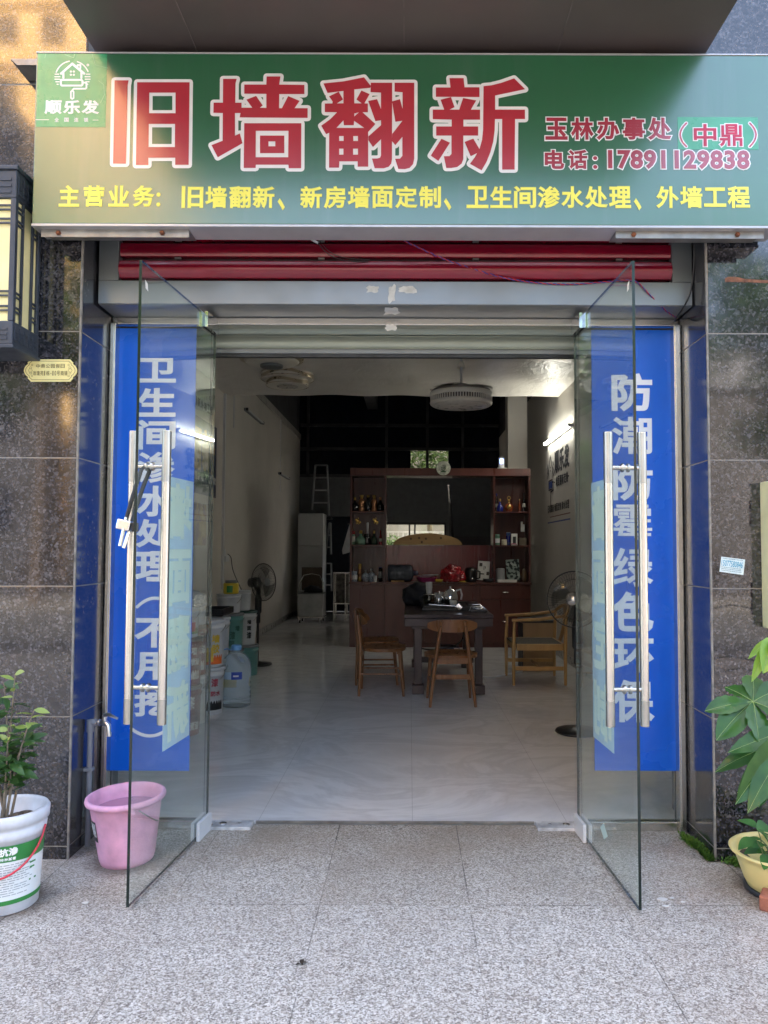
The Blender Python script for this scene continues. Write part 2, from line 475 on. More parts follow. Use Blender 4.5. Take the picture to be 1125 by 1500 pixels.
def veil(m):
    b = m.node_tree.nodes['Principled BSDF']; b.inputs['Coat Weight'].default_value = .9; b.inputs['Coat Roughness'].default_value = .22; b.inputs['Coat IOR'].default_value = 1.80; return m
WHITET = pm('white_vinyl', (.80, .80, .79), .45, var=.02)
REDT = pm('red_vinyl', (.42, .012, .03), .40, var=.05)
YELT = pm('yellow_vinyl', (.88, .82, .13), .5, var=.03)
BLACKT = pm('black_ink', (.012, .013, .016), .6, var=.1)
CANOPY = pm('canopy_panel', (.095, .078, .073), .42, .1, var=.12, sc=1.3)

# ---------------------------------------------------------------- ground
g = MB().grid(lambda u, v: (-400 + 800 * u, -400 + 800 * v, -.16), 8, 8, False).build('ground', pm('earth', (.16, .145, .12), .95, var=.3, sc=.4)); g['kind'] = 'structure'
g = MB().box(-30, 30, -3.2, 4.06, -.15, 0).build('pavement', PAVE); g['kind'] = 'structure'
g = MB().box(-60, 60, -11.5, -3.36, -.2, -.125).build('road', pm('asphalt', (.05, .05, .052), .85, var=.2, sc=3, bump=.2)); g['kind'] = 'structure'
g = MB().box(-60, 60, -3.35, -3.2, -.2, .012, .01).build('kerb', pm('kerb_stone', (.34, .33, .31), .8, var=.15)); g['kind'] = 'structure'
g = MB().box(-60, 60, -17, -11.55, -.2, -.02).build('far_pavement', pm('far_paving', (.13, .12, .11), .85, var=.15)); g['kind'] = 'structure'
FZ = .012
RX0, RX1, RY1, CEIL, CEILY = -2.45, 1.99, 17.2, 3.48, 10.25
g = MB().box(RX0 - .1, RX1 + .1, 4.075, RY1, -.1, FZ).build('floor', FLOOR); g['kind'] = 'structure'

# ---------------------------------------------------------------- the building of the shop
PY = 3.6; LX, RX = -1.556, 1.402; DY = 4.0
bld = thing('shop_building', 'shop building with polished brown granite pillars around a wide open shopfront', 'building', (0, PY, 0))
zj = [W(119, y, PY).z for y in (1240, 1050, 860, 671, 484)]
step = .6
zs = [-.02, zj[0]] + [zj[1] + step * k for k in range(0, 9)]
def clad(x0, x1, y0, y1, cols, name='granite_cladding', face='front'):
    """slabs with open joints over a grout bed"""
    mb = MB(); gap = .005
    edges = cols
    for a, b in zip(edges[:-1], edges[1:]):
        for z0, z1 in zip(zs[:-1], zs[1:]):
            if face == 'front': mb.box(a + gap / 2, b - gap / 2, y0, y0 + .03, z0 + gap / 2, z1 - gap / 2, .0015)
            else: mb.box(x0, x1, a + gap / 2, b - gap / 2, z0 + gap / 2, z1 - gap / 2, .0015)
    mb.m(1)
    if face == 'front': mb.box(edges[0], edges[-1], y0 + .0015, y0 + .04, 0, zs[-1] - .01)
    else: mb.box(x0 + (.0035 if face == 'left' else .0015), x1 - (.0015 if face == 'left' else .0035), edges[0] + .004, edges[-1], 0, zs[-1] - .01)
    return mb.build(name, [GRAN if face == 'front' else GRAN2, GROUT], bld)
clad(0, 0, PY, 0, [-4.8, -4.0, -3.2, -2.4, LX - .0045], 'granite_wall')
clad(0, 0, PY, 0, [RX + .0045, 2.2, 3.0, 3.8, 4.6], 'granite_wall')
clad(LX - .03, LX, 0, 0, [PY + .004, 4.03], 'granite_reveal', 'left')
clad(RX, RX + .03, 0, 0, [PY + .004, 4.03], 'granite_reveal', 'right')
# worn corner beads
MB().box(LX - .006, LX + .003, PY - .003, PY + .006, 0, 3.72).build('corner_bead', pm('old_mortar', (.24, .225, .20), .8, var=.3, sc=20), bld)
MB().box(RX - .003, RX + .006, PY - .003, PY + .006, 0, 3.72).build('corner_bead', MATS['old_mortar'], bld)
PLAST = pm('plaster', (.52, .50, .46), .9, var=.06, sc=2, bump=.05)
# masonry mass: keeps the sun off the shop front
mb = MB()
mb.box(-14, LX - .035, PY + .045, 4.04, -.1, 12); mb.box(RX + .035, 14, PY + .045, 4.04, -.1, 12)
mb.box(LX - .034, RX + .034, 3.86, 4.07, 3.12, 12)
mb.box(-14, 14, PY + .05, RY1 + .5, 7.0, 12)
mb.box(-14, -5, 4.05, RY1, -.1, 6.9); mb.box(5, 14, 4.05, RY1, -.1, 6.9)
mb.build('masonry', PLAST, bld)
# canopy slab
CZ = 3.735
can = MB().box(-1.475, 1.375, 2.0, 3.598, CZ, CZ + .24, .004).build('canopy', CANOPY, bld)
for x, w in ((-.035, .006), (-1.0, .005), (.68, .005)): MB().box(x, x + w, 2.02, 3.58, CZ - .003, CZ + .01).build('seam', pm('sealant', (.14, .12, .112), .7, var=.2), can)
mb = MB().box(-1.47, 1.37, 3.56, 3.59, CZ - .06, CZ - .001)
mb.build('canopy_ledger', DARK, bld)
# interior shell
WALLM = pm('painted_wall', (.60, .57, .52), .85, var=.05, sc=1.2, bump=.03)
DWALL = pm('raw_wall', (.075, .077, .085), .9, var=.15, sc=1.5)
MB().box(RX0 - .12, RX0, 4.05, RY1, 0, 3.92).build('interior_wall', WALLM, bld)
MB().box(RX1, RX1 + .12, 4.05, RY1, 0, 3.92).build('interior_wall', WALLM, bld)
MB().box(RX0 - .14, RX0 - .02, 4.05, RY1, 3.922, 5.4).build('upper_wall', DWALL, bld)
MB().box(RX1 + .02, RX1 + .14, 4.05, RY1, 3.922, 5.4).build('upper_wall', DWALL, bld)
MB().box(RX0 - .03, RX0 + .02, 10.3, RY1, 3.86, 3.98).build('wall_beam', pm('beam_paint', (.42, .40, .37), .85), bld)
mb = MB(); mb.box(RX0, LX - .035, 4.042, 4.1, 0, 3.47); mb.box(RX + .035, RX1, 4.042, 4.1, 0, 3.47); mb.box(LX - .034, RX + .034, 4.30, 4.34, 3.0, 3.47)
mb.build('front_wall', WALLM, bld)
def ceil_fn(u, v):
    x = RX0 + (RX1 - RX0) * u; y = 4.08 + (CEILY - 4.08) * v
    z = CEIL + .008 * math.sin(3.1 * x + 1.7 * y) + .006 * math.sin(7 * x - 2.2 * y) + .007 * math.sin(1.3 * x + 5.1 * y + 2 * math.sin(2 * x))
    return (x, y, z)
k = NT('ceiling_sheet')
k.set(col=k.ramp(k.noise(2.5, 6), [(.3, (.66, .63, .57)), (.7, (.76, .73, .67))]), rough=.32, spec=.5)
k.bump(k.noise(4.5, 6, .6, k.co((1, .5, 1)), 1.5), .55, .03)
MB().grid(ceil_fn, 60, 80).build('ceiling', k.m, bld, fixn=False)
MB().box(RX0, RX1, 4.08, CEILY, 3.52, 3.72).build('ceiling_slab', DWALL, bld)
MB().box(RX0 - .1, RX1 + .1, 4.08, RY1, 5.4, 5.6).build('rear_ceiling', DWALL, bld)
# hanging beam and column at the back
MB().box(-.95, -.72, 10.6, RY1, 4.55, 5.4).build('ceiling_beam', DWALL, bld)
MB().box(1.50, 1.80, 11.75, 12.05, 0, 3.86, .01).build('column', WALLM, bld)
MB().box(1.47, 1.83, 11.72, 12.08, 3.862, 3.98, .006).build('column_head', WALLM, bld)
# rear wall with dark glazing above a pale board and a low window to the yard
BY = RY1
mb = MB()
wx0, wx1, wz0, wz1 = -.56, .80, 1.25, 2.02
mb.box(RX0, -1.9, BY - .1, BY, 0, 3.05); mb.box(-.76, wx0, BY - .1, BY, 0, 3.05); mb.box(wx1, RX1, BY - .1, BY, 0, 3.05)
mb.box(wx0, wx1, BY - .1, BY, 0, wz0); mb.box(wx0, wx1, BY - .1, BY, wz1, 3.05); mb.box(-1.9, -.76, BY - .1, BY, 2.15, 3.05)
mb.build('rear_wall', pm('rear_board', (.13, .137, .145), .8, var=.08), bld)
mb = MB(); mb.box(-1.9, -.76, BY + .6, BY + .65, 0, 2.4); mb.box(-1.92, -1.9, BY, BY + .64, -.05, 2.4); mb.box(-.76, -.74, BY, BY + .64, -.05, 2.4); mb.box(-1.95, -.70, BY + .01, BY + .7, 2.35, 2.6); mb.box(-1.95, -.70, BY - .05, BY + .7, -.06, -.01)
mb.build('rear_passage', pm('passage_blue', (.02, .03, .05), .7), bld)
DGL = pm('dark_glazing', (.012, .015, .024), .15, var=.2, spec=.4)
mb = MB()
pw = (.28, .52, 3.20, 3.62)
mb.box(RX0 - .2, .02, BY - .06, BY - .03, 3.05, 5.4); mb.box(.86, RX1 + .2, BY - .06, BY - .03, 3.05, 5.4); mb.box(.02, .86, BY - .06, BY - .03, 3.62, 5.4); mb.box(.02, .86, BY - .06, BY - .03, 3.05, 3.2)
mb.build('rear_glazing', DGL, bld)
mb = MB()
for x in (-2.3, -.55, .36, 1.15): mb.box(x, x + .06, BY - .12, BY - .07, 3.06, 5.38)
for z in (3.02, 3.62, 4.15): mb.box(RX0 + .01, RX1 - .01, BY - .125, BY - .075, z, z + .07)
mb.build('mullion', DARK, bld)
mb = MB(); mb.box(wx0, wx1, BY - .105, BY - .06, wz1 - .05, wz1); mb.box(wx0, wx1, BY - .105, BY - .06, wz0, wz0 + .04)
for x in (wx0, -.02, .10, wx1 - .03): mb.box(x, x + .035, BY - .105, BY - .06, wz0 + .04, wz1 - .05)
wf = mb.build('rear_window', DARK, bld)
MB().box(wx0 + .01, wx1 - .01, BY - .085, BY - .08, wz0 + .02, wz1 - .02).build('pane', GLASSF, wf)
# stair and its dark wall at the right of the rear room
mb = MB()
for i in range(9): mb.box(.86, RX1 - .02, 14.2 + .26 * i, 14.46 + .26 * i, 0, .18 + .19 * i)
mb.build('staircase', pm('stair_grey', (.10, .10, .11), .7), bld)
mb = MB(); mb.tube([(.84, 14.2, 1.0), (.84, 16.6, 2.8)], .03); 
for i in range(7): mb.cyl((.84, 14.4 + .32 * i, .15 + .23 * i), (.84, 14.4 + .32 * i, 1.13 + .235 * i), .012)
mb.build('stair_rail', DARK, bld)
# skirting
for x0_, x1_ in ((RX0, RX0 + .012), (RX1 - .012, RX1)): MB().box(x0_, x1_, 4.12, RY1 - .12, FZ, .11).build('skirting', pm('skirting_tile', (.36, .35, .33), .3), bld)
# conduits on the plaster
for w_, y0_, y1_, z0_, z1_ in ((.03, 10.05, 10.09, .9, 3.46), (.016, 10.62, 10.64, 3.10, 3.86), (.016, 14.5, 14.52, 2.5, 3.86)):
    MB().box(RX0, RX0 + w_, y0_, y1_, z0_, z1_).build('conduit', WHITE, bld)

# ---------------------------------------------------------------- yard behind the rear window
YARDW = MB().box(-3.2, 3.2, BY + 4.0, BY + 4.12, -.1, 7.5).build('yard_wall', pm('yard_render', (.26, .255, .23), .9, var=.12, sc=3)); tag(YARDW, 'pale rendered yard wall behind the low rear window, raised to block the sky', 'wall')  # wall made extra tall to block the sky from the rear windows
mb = MB()
for i in range(26): mb.box(-2.0 + .13 * i, -1.975 + .13 * i, BY + 2.9, BY + 2.925, 0, 1.86)
mb.box(-2.1, 1.6, BY + 2.895, BY + 2.93, 1.86, 1.9); mb.box(-2.1, 1.6, BY + 2.895, BY + 2.93, .3, .34)
tag(mb.build('yard_railing', pm('rail_white', (.45, .45, .43), .5)), 'pale yard railing behind the low rear window', 'railing')
LEAFY = leaf_mat('yard_leaf', (.03, .08, .012), (.12, .21, .035))
def leaf_cloud(mb, c, r, n, size, flat=1.0):
    for _ in range(n):
        d = Vector((random.gauss(0, 1), random.gauss(0, 1), random.gauss(0, 1))).normalized() * (random.random() ** .4)
        p = Vector(c) + Vector((d.x * r[0], d.y * r[1], d.z * r[2]))
        a = Vector((random.gauss(0, 1), random.gauss(0, 1), random.gauss(0, .6))).normalized(); b = a.cross(Vector((random.gauss(0, 1), random.gauss(0, 1), random.gauss(0, 1)))).normalized()
        s = size * random.uniform(.6, 1.3)
        mb.add([p - a * s, p + b * s * .38, p + a * s, p - b * s * .38], [(0, 1, 2, 3)])
mb = MB(); leaf_cloud(mb, (-.45, BY + 1.9, 1.25), (.5, .4, .55), 900, .07)
tag(mb.build('yard_shrub', LEAFY, fixn=False), 'bright green shrub in the yard behind the rear window', 'shrub')
mb = MB(); leaf_cloud(mb, (.5, BY + 3.4, 3.9), (1.1, .5, 1.1), 1500, .09)
cr = mb
tr = thing('yard_tree', 'leafy tree in the yard behind the dark rear glazing', 'tree', (.5, BY + 3.4, 0))
cr.build('crown', leaf_mat('yard_tree_leaf', (.02, .045, .01), (.07, .12, .03)), tr, fixn=False)
MB().tube([(.5, BY + 3.4, -.1), (.55, BY + 3.42, 1.6), (.48, BY + 3.4, 3.6)], .09, 8, .05).build('trunk', pm('bark', (.11, .08, .055), .9), tr)

# ---------------------------------------------------------------- across the street (seen only in reflections)
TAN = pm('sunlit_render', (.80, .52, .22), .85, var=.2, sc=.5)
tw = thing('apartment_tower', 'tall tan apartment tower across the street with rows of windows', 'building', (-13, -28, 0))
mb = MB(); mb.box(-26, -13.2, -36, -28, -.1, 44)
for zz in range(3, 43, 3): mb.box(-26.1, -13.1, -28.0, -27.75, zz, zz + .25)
mb.build('wall', TAN, tw)
mb = MB()
for zz in range(1, 43, 3):
    for xx in (-24.2, -21.8, -19.6, -17.4, -15.2): MB().box(xx, xx + 1.1, -28.05, -27.97, zz + .1, zz + 1.5).build('window', DGL, tw)
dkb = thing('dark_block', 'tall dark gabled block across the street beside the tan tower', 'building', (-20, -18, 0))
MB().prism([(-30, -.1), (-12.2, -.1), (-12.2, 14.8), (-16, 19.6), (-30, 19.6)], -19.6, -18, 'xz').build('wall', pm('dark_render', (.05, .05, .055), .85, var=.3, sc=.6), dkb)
mb = MB()
for zz in range(2, 15, 3):
    for xx in (-16.5, -14.2): MB().box(xx, xx + 1.2, -17.99, -17.95, zz, zz + 1.4).build('window', DGL, dkb)
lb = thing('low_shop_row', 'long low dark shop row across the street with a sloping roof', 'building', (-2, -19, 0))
MB().box(-12.1, 30, -27, -20.2, -.1, 7.2).build('wall', pm('dark_row_render', (.09, .085, .085), .85, var=.2, sc=.4), lb)  # one even dark wall colour, chosen to stay dim in reflections
MB().prism([(-20.0, 7.2), (-27.2, 7.2), (-21.5, 9.0)], -12.15, 30.2, 'yz').build('roof', pm('roof_grey', (.10, .10, .105), .8), lb)
ts = leaf_mat('street_leaf', (.02, .05, .01), (.07, .13, .025))
for i, (x, y, h, lab) in enumerate(((7.6, -14.0, 8.2, 'tall street tree added to break the reflected roofline, right of the broad one'), (11.2, -13.0, 6.6, 'lower street tree added to break the reflected roofline at the right end of the row'), (-9.6, -12.6, 7.0, 'ragged street tree added for the reflections before the dark gabled block'), (-7.2, -13.2, 6.2, 'broad street tree on the far pavement before the tan tower'), (3.6, -13.4, 5.4, 'broad street tree on the far pavement before the low shop row'))):  # outer trees added to break the roofline reflected in the granite
    t = thing('street_tree', lab, 'tree', (x, y, 0), group='trees along the far pavement')
    mb = MB()
    for _ in range(16): leaf_cloud(mb, (x + random.uniform(-1.9, 1.9), y + random.uniform(-1.4, 1.4), h + random.uniform(-2.6, 2.0)), (1.1, 1.0, .8), 200, .18)
    mb.build('crown', ts, t, fixn=False)
    MB().tube([(x, y, -.1), (x + .1, y, h * .5), (x, y, h)], .17, 8, .07).build('trunk', MATS['bark'], t)

# ---------------------------------------------------------------- the shop sign
SY = 3.42
def bx(px0, py0, px1, py1, y=SY):
    a, b = W(px0, py1, y), W(px1, py0, y); return (a.x, b.x, a.z, b.z)
SX0, SX1, SZ0, SZ1 = -1.712, 1.668, 2.886, 3.68
sign = thing('shop_sign', 'wide green shop sign board with big red characters above the shutter', 'sign', (0, SY, SZ0))
k = NT('green_sign_vinyl')
k.set(col=k.mix(k.ramp(k.noise(4, 6, .65, k.co((1.6, 1, .12))), [(.52, (0,) * 3), (.75, (.16,) * 3)]), k.ramp(k.noise(.9, 3), [(.3, (.003, .098, .034)), (.7, (.005, .118, .042))]), (.16, .19, .17)), rough=.34, spec=.9, coat=.9, coatr=.22)
k.b.inputs['Coat IOR'].default_value = 1.80
k.bump(k.noise(1.4, 2), .05, .02)
MB().box(SX0, SX1, SY, 3.565, SZ0 + .001, SZ1, .003).build('board', k.m, sign)
mb = MB(); mb.box(SX0 - .002, SX1 + .002, SY - .004, 3.568, SZ0 - .012, SZ0, .002); mb.box(SX0 - .002, SX1 + .002, SY - .002, 3.568, SZ1 + .001, SZ1 + .008, .002)
mb.build('edge_trim', pm('sign_trim', (.50, .50, .52), .35, .5, var=.06), sign)
spl = lambda u, v, w: (u, SY - .0008 - w, v)
G4 = []
def crop(ox, loops): return [[(lambda p: (p.x, p.z))(W(ox + a / 7.03125, 100 + b / 7.03125, SY)) for a, b in lp] for lp in loops]
BIG = {
 150: [[[(128,128),(272,128),(262,180),(245,985),(112,985)]],
       [[(360,148),(900,148),(890,998),(752,998),(752,925),(475,925),(475,1000),(347,1000)],[(485,255),(755,255),(755,467),(483,467)],[(480,577),(750,577),(748,815),(478,815)]]],
 300: [[[(190,113),(330,113),(318,160),(315,358),(380,358),(380,465),(312,465),(312,697),(362,675),(390,775),(135,920),(70,795),(185,750),(187,465),(90,462),(92,358),(188,358)]],
       [[(408,172),(635,172),(638,88),(780,88),(768,172),(1027,175),(1027,270),(768,270),(766,415),(795,415),(860,290),(978,340),(925,415),(1060,415),(1060,515),(360,510),(380,410),(490,410),(430,327),(530,288),(598,387),(568,410),(635,412),(635,268),(408,266)]],
       [[(408,570),(995,570),(993,1033),(865,1033),(862,997),(527,997),(525,1030),(402,1030)],[(527,648),(863,648),(860,920),(525,920)]],
       [[(570,697),(820,697),(820,878),(570,878)],[(657,757),(727,757),(727,807),(657,807)]]],
 460: [[[(97,160),(300,140),(515,97),(585,185),(580,205),(415,222),(415,365),(490,365),(437,325),(488,233),(573,270),(520,365),(555,367),(555,457),(500,457),(632,577),(558,660),(558,1017),(450,1017),(450,962),(262,962),(258,1027),(155,1027),(157,668),(125,682),(75,595),(165,530),(238,457),(112,455),(112,367),(190,366),(192,345),(155,293),(255,245),(300,325),(235,366),(303,365),(303,238),(140,258)],
        [(232,618),(303,540),(308,590),(410,590),(413,545),(517,618)],[(415,500),(415,470),(462,458)],[(260,702),(305,702),(305,752),(260,752)],[(405,702),(453,702),(453,752),(405,752)],[(260,832),(303,832),(303,893),(260,893)],[(403,832),(453,832),(453,893),(403,893)]],
       [[(585,153),(805,153),(803,940),(795,985),(770,1017),(720,1033),(625,1033),(597,933),(650,933),(680,925),(690,900),(690,735),(607,815),(560,745),(560,705),(690,590),(690,540),(632,548),(558,340),(650,322),(690,425),(690,255),(582,250)]],
       [[(830,153),(1032,153),(1032,935),(1020,990),(985,1030),(935,1042),(868,1040),(835,935),(885,935),(910,905),(910,710),(838,795),(803,755),(805,680),(910,545),(838,555),(803,345),(885,322),(912,420),(912,252),(830,245)]]],
 620: [[[(270,105),(415,105),(425,200),(578,200),(578,300),(130,298),(130,202),(280,202)]],
       [[(178,328),(285,300),(322,405),(270,430),(370,430),(410,310),(545,335),(490,430),(585,430),(585,533),(413,533),(413,603),(565,603),(565,697),(412,697),(412,940),(395,985),(350,1020),(290,1030),(237,1030),(212,910),(270,908),(290,885),(290,697),(133,697),(133,603),(292,603),(292,533),(98,528),(98,430),(215,430)]],
       [[(187,730),(275,770),(155,958),(77,903)]],
       [[(425,762),(515,728),(578,835),(560,875),(488,910)]],
       [[(620,188),(700,180),(800,155),(935,108),(1048,220),(740,285),(740,430),(1047,430),(1047,527),(945,527),(940,1047),(812,1047),(812,527),(738,527),(735,640),(720,760),(690,870),(650,970),(600,1055),(480,988),(530,920),(580,830),(605,740),(615,640)]]],
}
OUTL = veil(pm('sign_outline_vinyl', (.82, .80, .80), .45, var=.02))
veil(REDT)
for ox, pieces in BIG.items():
    wm, rm = MB(), MB()
    for i, loops in enumerate(pieces):
        L = crop(ox, loops)
        for lp in L: put_stroke(wm, lp, .030, spl, .0006 + i * .00025, True, True, 6)
        put_poly(wm, L, spl, .0005 + i * .00025)
        put_poly(rm, L, spl, .0022 + i * .00005)
    lo = wm.build('lettering', OUTL, sign)
    rm.build('letter_face', REDT, lo)
def line(name, s, box, mat, bold, space=1.0, out=0.0, outmat=None, y=SY, parent=None, base=.001, place=None, fit=None):
    pl = place or spl
    if out:
        mb = MB(); put_text(mb, s, box, pl, bold + out, space, base, .0004, fit or s); lo = mb.build(name, outmat, parent)
        mb = MB(); put_text(mb, s, box, pl, bold, space, base + .0012, .0004, fit or s); mb.build('letter_face', mat, lo); return lo
    mb = MB(); put_text(mb, s, box, pl, bold, space, base, .0004, fit or s); return mb.build(name, mat, parent)
# the line of services, character by character
def row(name, s, x0, x1, y0, y1, mat, bold, parent, pitch=None, out=0, outmat=None, base=.001, y=SY, place=None, hw=None):
    """even pitch characters; x0 = left of the first, x1 = right of the last"""
    n = len(s); pitch = (x1 - x0 - (hw or (y1 - y0))) / (n - 1) if pitch is None else pitch; cw = hw or (y1 - y0)
    mbs = [MB(), MB()]
    for i, ch in enumerate(s):
        if ch == ' ': continue
        a = x0 + i * pitch; b = a + cw; c0, c1 = y0, y1
        if ch in '：':
            a, b, c0, c1 = a + cw * .10, a + cw * .26, y0 + (y1 - y0) * .35, y1
        elif ch == '、': a, b, c0, c1 = a + cw * .06, a + cw * .34, y0 + (y1 - y0) * .62, y1 + (y1 - y0) * .08
        elif ch in '一—': c0 = y0 + (y1 - y0) * .45; c1 = c0 + (y1 - y0) * .06
        elif ch == '工': c0, c1 = y0 + 2, y1 - 2
        bb = bx(a, c0, b, c1, y)
        if out: put_text(mbs[0], ch, bb, place or spl, bold + out, 1, base, .0004, ch)
        put_text(mbs[1], ch, bb, place or spl, bold, 1, base + (.0012 if out else 0), .0004, ch)
    if out:
        lo = mbs[0].build(name, outmat, parent); mbs[1].build('letter_face', mat, lo)
    else: mbs[1].build(name, mat, parent)
row('lettering', '主营业务', 87, 225, 273, 302, YELT, .03, sign)
row('lettering', '：', 227, 262, 273, 302, YELT, .03, sign, pitch=30)
row('lettering', '旧墙翻新、新房墙面定制、卫生间渗水处理、外墙工程', 267, 1097, 274, 304, YELT, .03, sign)
DRED = veil(pm('small_red_vinyl', (.33, .012, .035), .42, var=.05))
row('lettering', '玉林办事处', 800, 981, 174, 204, DRED, .035, sign, out=.045, outmat=OUTL)
row('lettering', '电话：', 799, 893, 221, 247, DRED, .035, sign, out=.045, outmat=OUTL)
line('lettering', '17891129838', bx(892, 222, 1096, 246), DRED, .04, 1.08, .045, OUTL, parent=sign)
# two stickers on the board
PATCH = pm('mint_green_vinyl', (.09, .42, .26), .30, var=.1, sc=5, coat=.3, coatr=.15, bump=.12, bsc=9)
mb = MB(); b = bx(993, 172, 1110, 219); mb.box(b[0], b[1], SY - .0012, SY, b[2], b[3])
pt = mb.build('patch', PATCH, sign); pt['label'] = 'paler green patch with two characters in brackets'
spl2 = lambda u, v, w: (u, SY - .0014 - w, v)
row('lettering', '中鼎', 1017, 1086, 183, 214, pm('pinkish_red_vinyl', (.55, .04, .10), .42), .022, pt, out=.04, outmat=OUTL, place=spl2)
mb = MB(); mb2 = MB()
for cx_, sg in ((1001, -1), (1102, 1)):
    pts = [(lambda p: (p.x, p.z))(W(cx_ + sg * (5 - 9 * (t * 2 - 1) ** 2), 181 + 34 * t, SY)) for t in [i / 8 for i in range(9)]]
    put_stroke(mb, pts, .017, spl2, .001); put_stroke(mb2, pts, .008, spl2, .002)
lo = mb.build('lettering', OUTL, pt); mb2.build('letter_face', REDT, lo)
mb = MB(); b = bx(53, 79, 157, 186); mb.box(b[0], b[1], SY - .0012, SY, b[2], b[3])
emb = mb.build('emblem_sticker', pm('emblem_green', (.06, .36, .17), .3, var=.08, sc=7, coat=.4, coatr=.12, bump=.35, bsc=11), sign)
emb['label'] = 'paler green sticker with a white house and paint roller emblem'
def e2(a, b_): p = W(40 + a / 8.654, 70 + b_ / 8.654, SY); return (p.x, p.z)
mb = MB(); wl = .0095
S = lambda pts, w=wl, cl=False: put_stroke(mb, [e2(*p) for p in pts], w, spl2, .0006 + .0002 * len(mb.f) / 400, cl)
S([(432, 330), (572, 205), (722, 330)], .011); S([(460, 322), (460, 385)]); S([(688, 322), (688, 385)]); S([(640, 240), (640, 222), (675, 222), (675, 262)], .008)
S([(430, 410), (690, 410), (702, 425), (702, 470), (690, 482), (440, 482), (428, 470), (428, 425)], .009, True)
S([(702, 445), (745, 445), (752, 455), (752, 510), (740, 522), (590, 522), (572, 545)], .008); S([(555, 560), (555, 640), (572, 652), (590, 640), (590, 560), (572, 545)], .007, True)
for a0, a1 in ((100, 160), (22, 72)): S([(572 + 215 * math.cos(R(a0 + (a1 - a0) * i / 8)), 385 - 215 * math.sin(R(a0 + (a1 - a0) * i / 8))) for i in range(9)], .006)
for i, (l, r_) in enumerate(((355, 400), (352, 415), (352, 412), (365, 405), (380, 395))):
    S([(l, 338 + 32 * i), (r_, 338 + 32 * i)], .005); S([(1150 - r_, 338 + 32 * i), (1150 - l, 338 + 32 * i)], .005)
for a in (555, 592):
    for c in (305, 345): S([(a, c), (a + .1, c)], .010)
S([(770 + 12 * math.cos(R(a)), 222 + 12 * math.sin(R(a))) for a in range(0, 360, 45)], .004, True)
S([(110, 915), (275, 915)], .003); S([(835, 920), (900, 920)], .003)
mb.build('emblem', WHITET, emb)
mb = MB()
for i, ch in enumerate('顺乐发'):
    p0, p1 = e2(228 + 236 * i, 835), e2(432 + 236 * i, 675); put_text(mb, ch, (p0[0], p1[0], p0[1], p1[1]), spl2, .036, 1, .0006, .0004, ch)
for i, ch in enumerate('全国连锁'):
    p0, p1 = e2(348 + 124 * i, 942), e2(402 + 124 * i, 890); put_text(mb, ch, (p0[0], p1[0], p0[1], p1[1]), spl2, .028, 1, .0006, .0004, ch)
mb.build('lettering', WHITET, emb)
# creases in the sticker
mb = MB()
for pts in (((240, 70), (225, 130)), ((480, 90), (590, 130), (605, 70)), ((820, 70), (865, 220), (1020, 260)), ((905, 420), (970, 470), (980, 600), (930, 700))):
    put_stroke(mb, [e2(*p) for p in pts], .003, spl2, .0006)
mb.build('crease', pm('crease_vinyl', (.20, .52, .34), .3), emb)
# brackets carrying the sign
def bracket(px0, px1, py0, py1, y, label):
    a = W(px0, py1, y); b = W(px1, py0, y)
    t = thing('steel_bracket', label, 'bracket', (a.x, y, a.z), group='steel angles under the sign')
    m = MB(); m.box(a.x, b.x, y, y + .004, a.z, b.z, .0008); m.box(a.x, b.x, y + .0045, y + .12, b.z - .005, b.z - .001, .0008); m.build('angle_bar', ALUD, t)
    for f in (.12, .82):
        m = MB(); p = W(px0 + (px1 - px0) * f, (py0 + py1) / 2, y); m.lathe([(.012, 0), (.012, .006), (.007, .006), (.007, .014)], (p.x, y - .001, p.z), 6, axis=(0, -1, 0)); m.build('bolt', RUST, t)
bracket(60, 277, 336, 347, 3.45, 'left steel angle bar bolted under the green sign')
bracket(902, 1119, 339, 349, 3.45, 'right steel angle bar bolted under the green sign')
a, b = W(15, 95, 3.44), W(56, 86, 3.44)
t = thing('sign_arm', 'short dark steel arm sticking out beside the emblem sticker', 'bracket', (a.x, 3.44, a.z))
m = MB(); m.prism([(a.x, b.z), (b.x, b.z), (b.x, a.z), (a.x + .03, a.z)], 3.44, 3.445); m.box(a.x, b.x, 3.445, 3.6, b.z - .004, b.z); m.build('angle_bar', ALUD, t)
MB().box(a.x + .02, a.x + .06, 3.45, 3.5, b.z, b.z + .006).build('nut', RUST, t)
# ---------------------------------------------------------------- shutter housing above the doors
HY = 3.76
hx0, hx1 = W(144, 420, HY).x, W(1014, 420, HY).x
hz0 = W(560, 446, HY).z; hz1 = W(560, 412, HY).z
rx0, rx1 = W(173.5, 400, HY).x, W(985, 400, HY).x
hd = thing('shutter_housing', 'grey aluminium housing over the doorway framing red shutter slats', 'shutter housing', (0, HY, hz0))
mb = MB()
mb.box(hx0, hx1, HY, HY + .012, hz0, hz1, .002)
mb.box(hx0, rx0, HY, HY + .012, hz1 + .002, 3.11, .002); mb.box(rx1, hx1, HY, HY + .012, hz1 + .002, 3.11, .002)
mb.box(hx0, hx0 + .008, HY + .013, 3.9, hz0, 3.11); mb.box(hx1 - .008, hx1, HY + .013, 3.9, hz0, 3.11)
mb.box(hx0, hx1, HY + .013, 3.99, hz0 - .002, hz0 + .008, .001)
mb.box(hx0 + .009, hx1 - .009, HY + .05, HY + .06, hz1 - .01, 3.11)
mb.build('casing', ALU, hd)
ys = (383, 410, 357.5, 378, 330, 354)
zz = [W(560, y, HY + .02).z for y in ys]
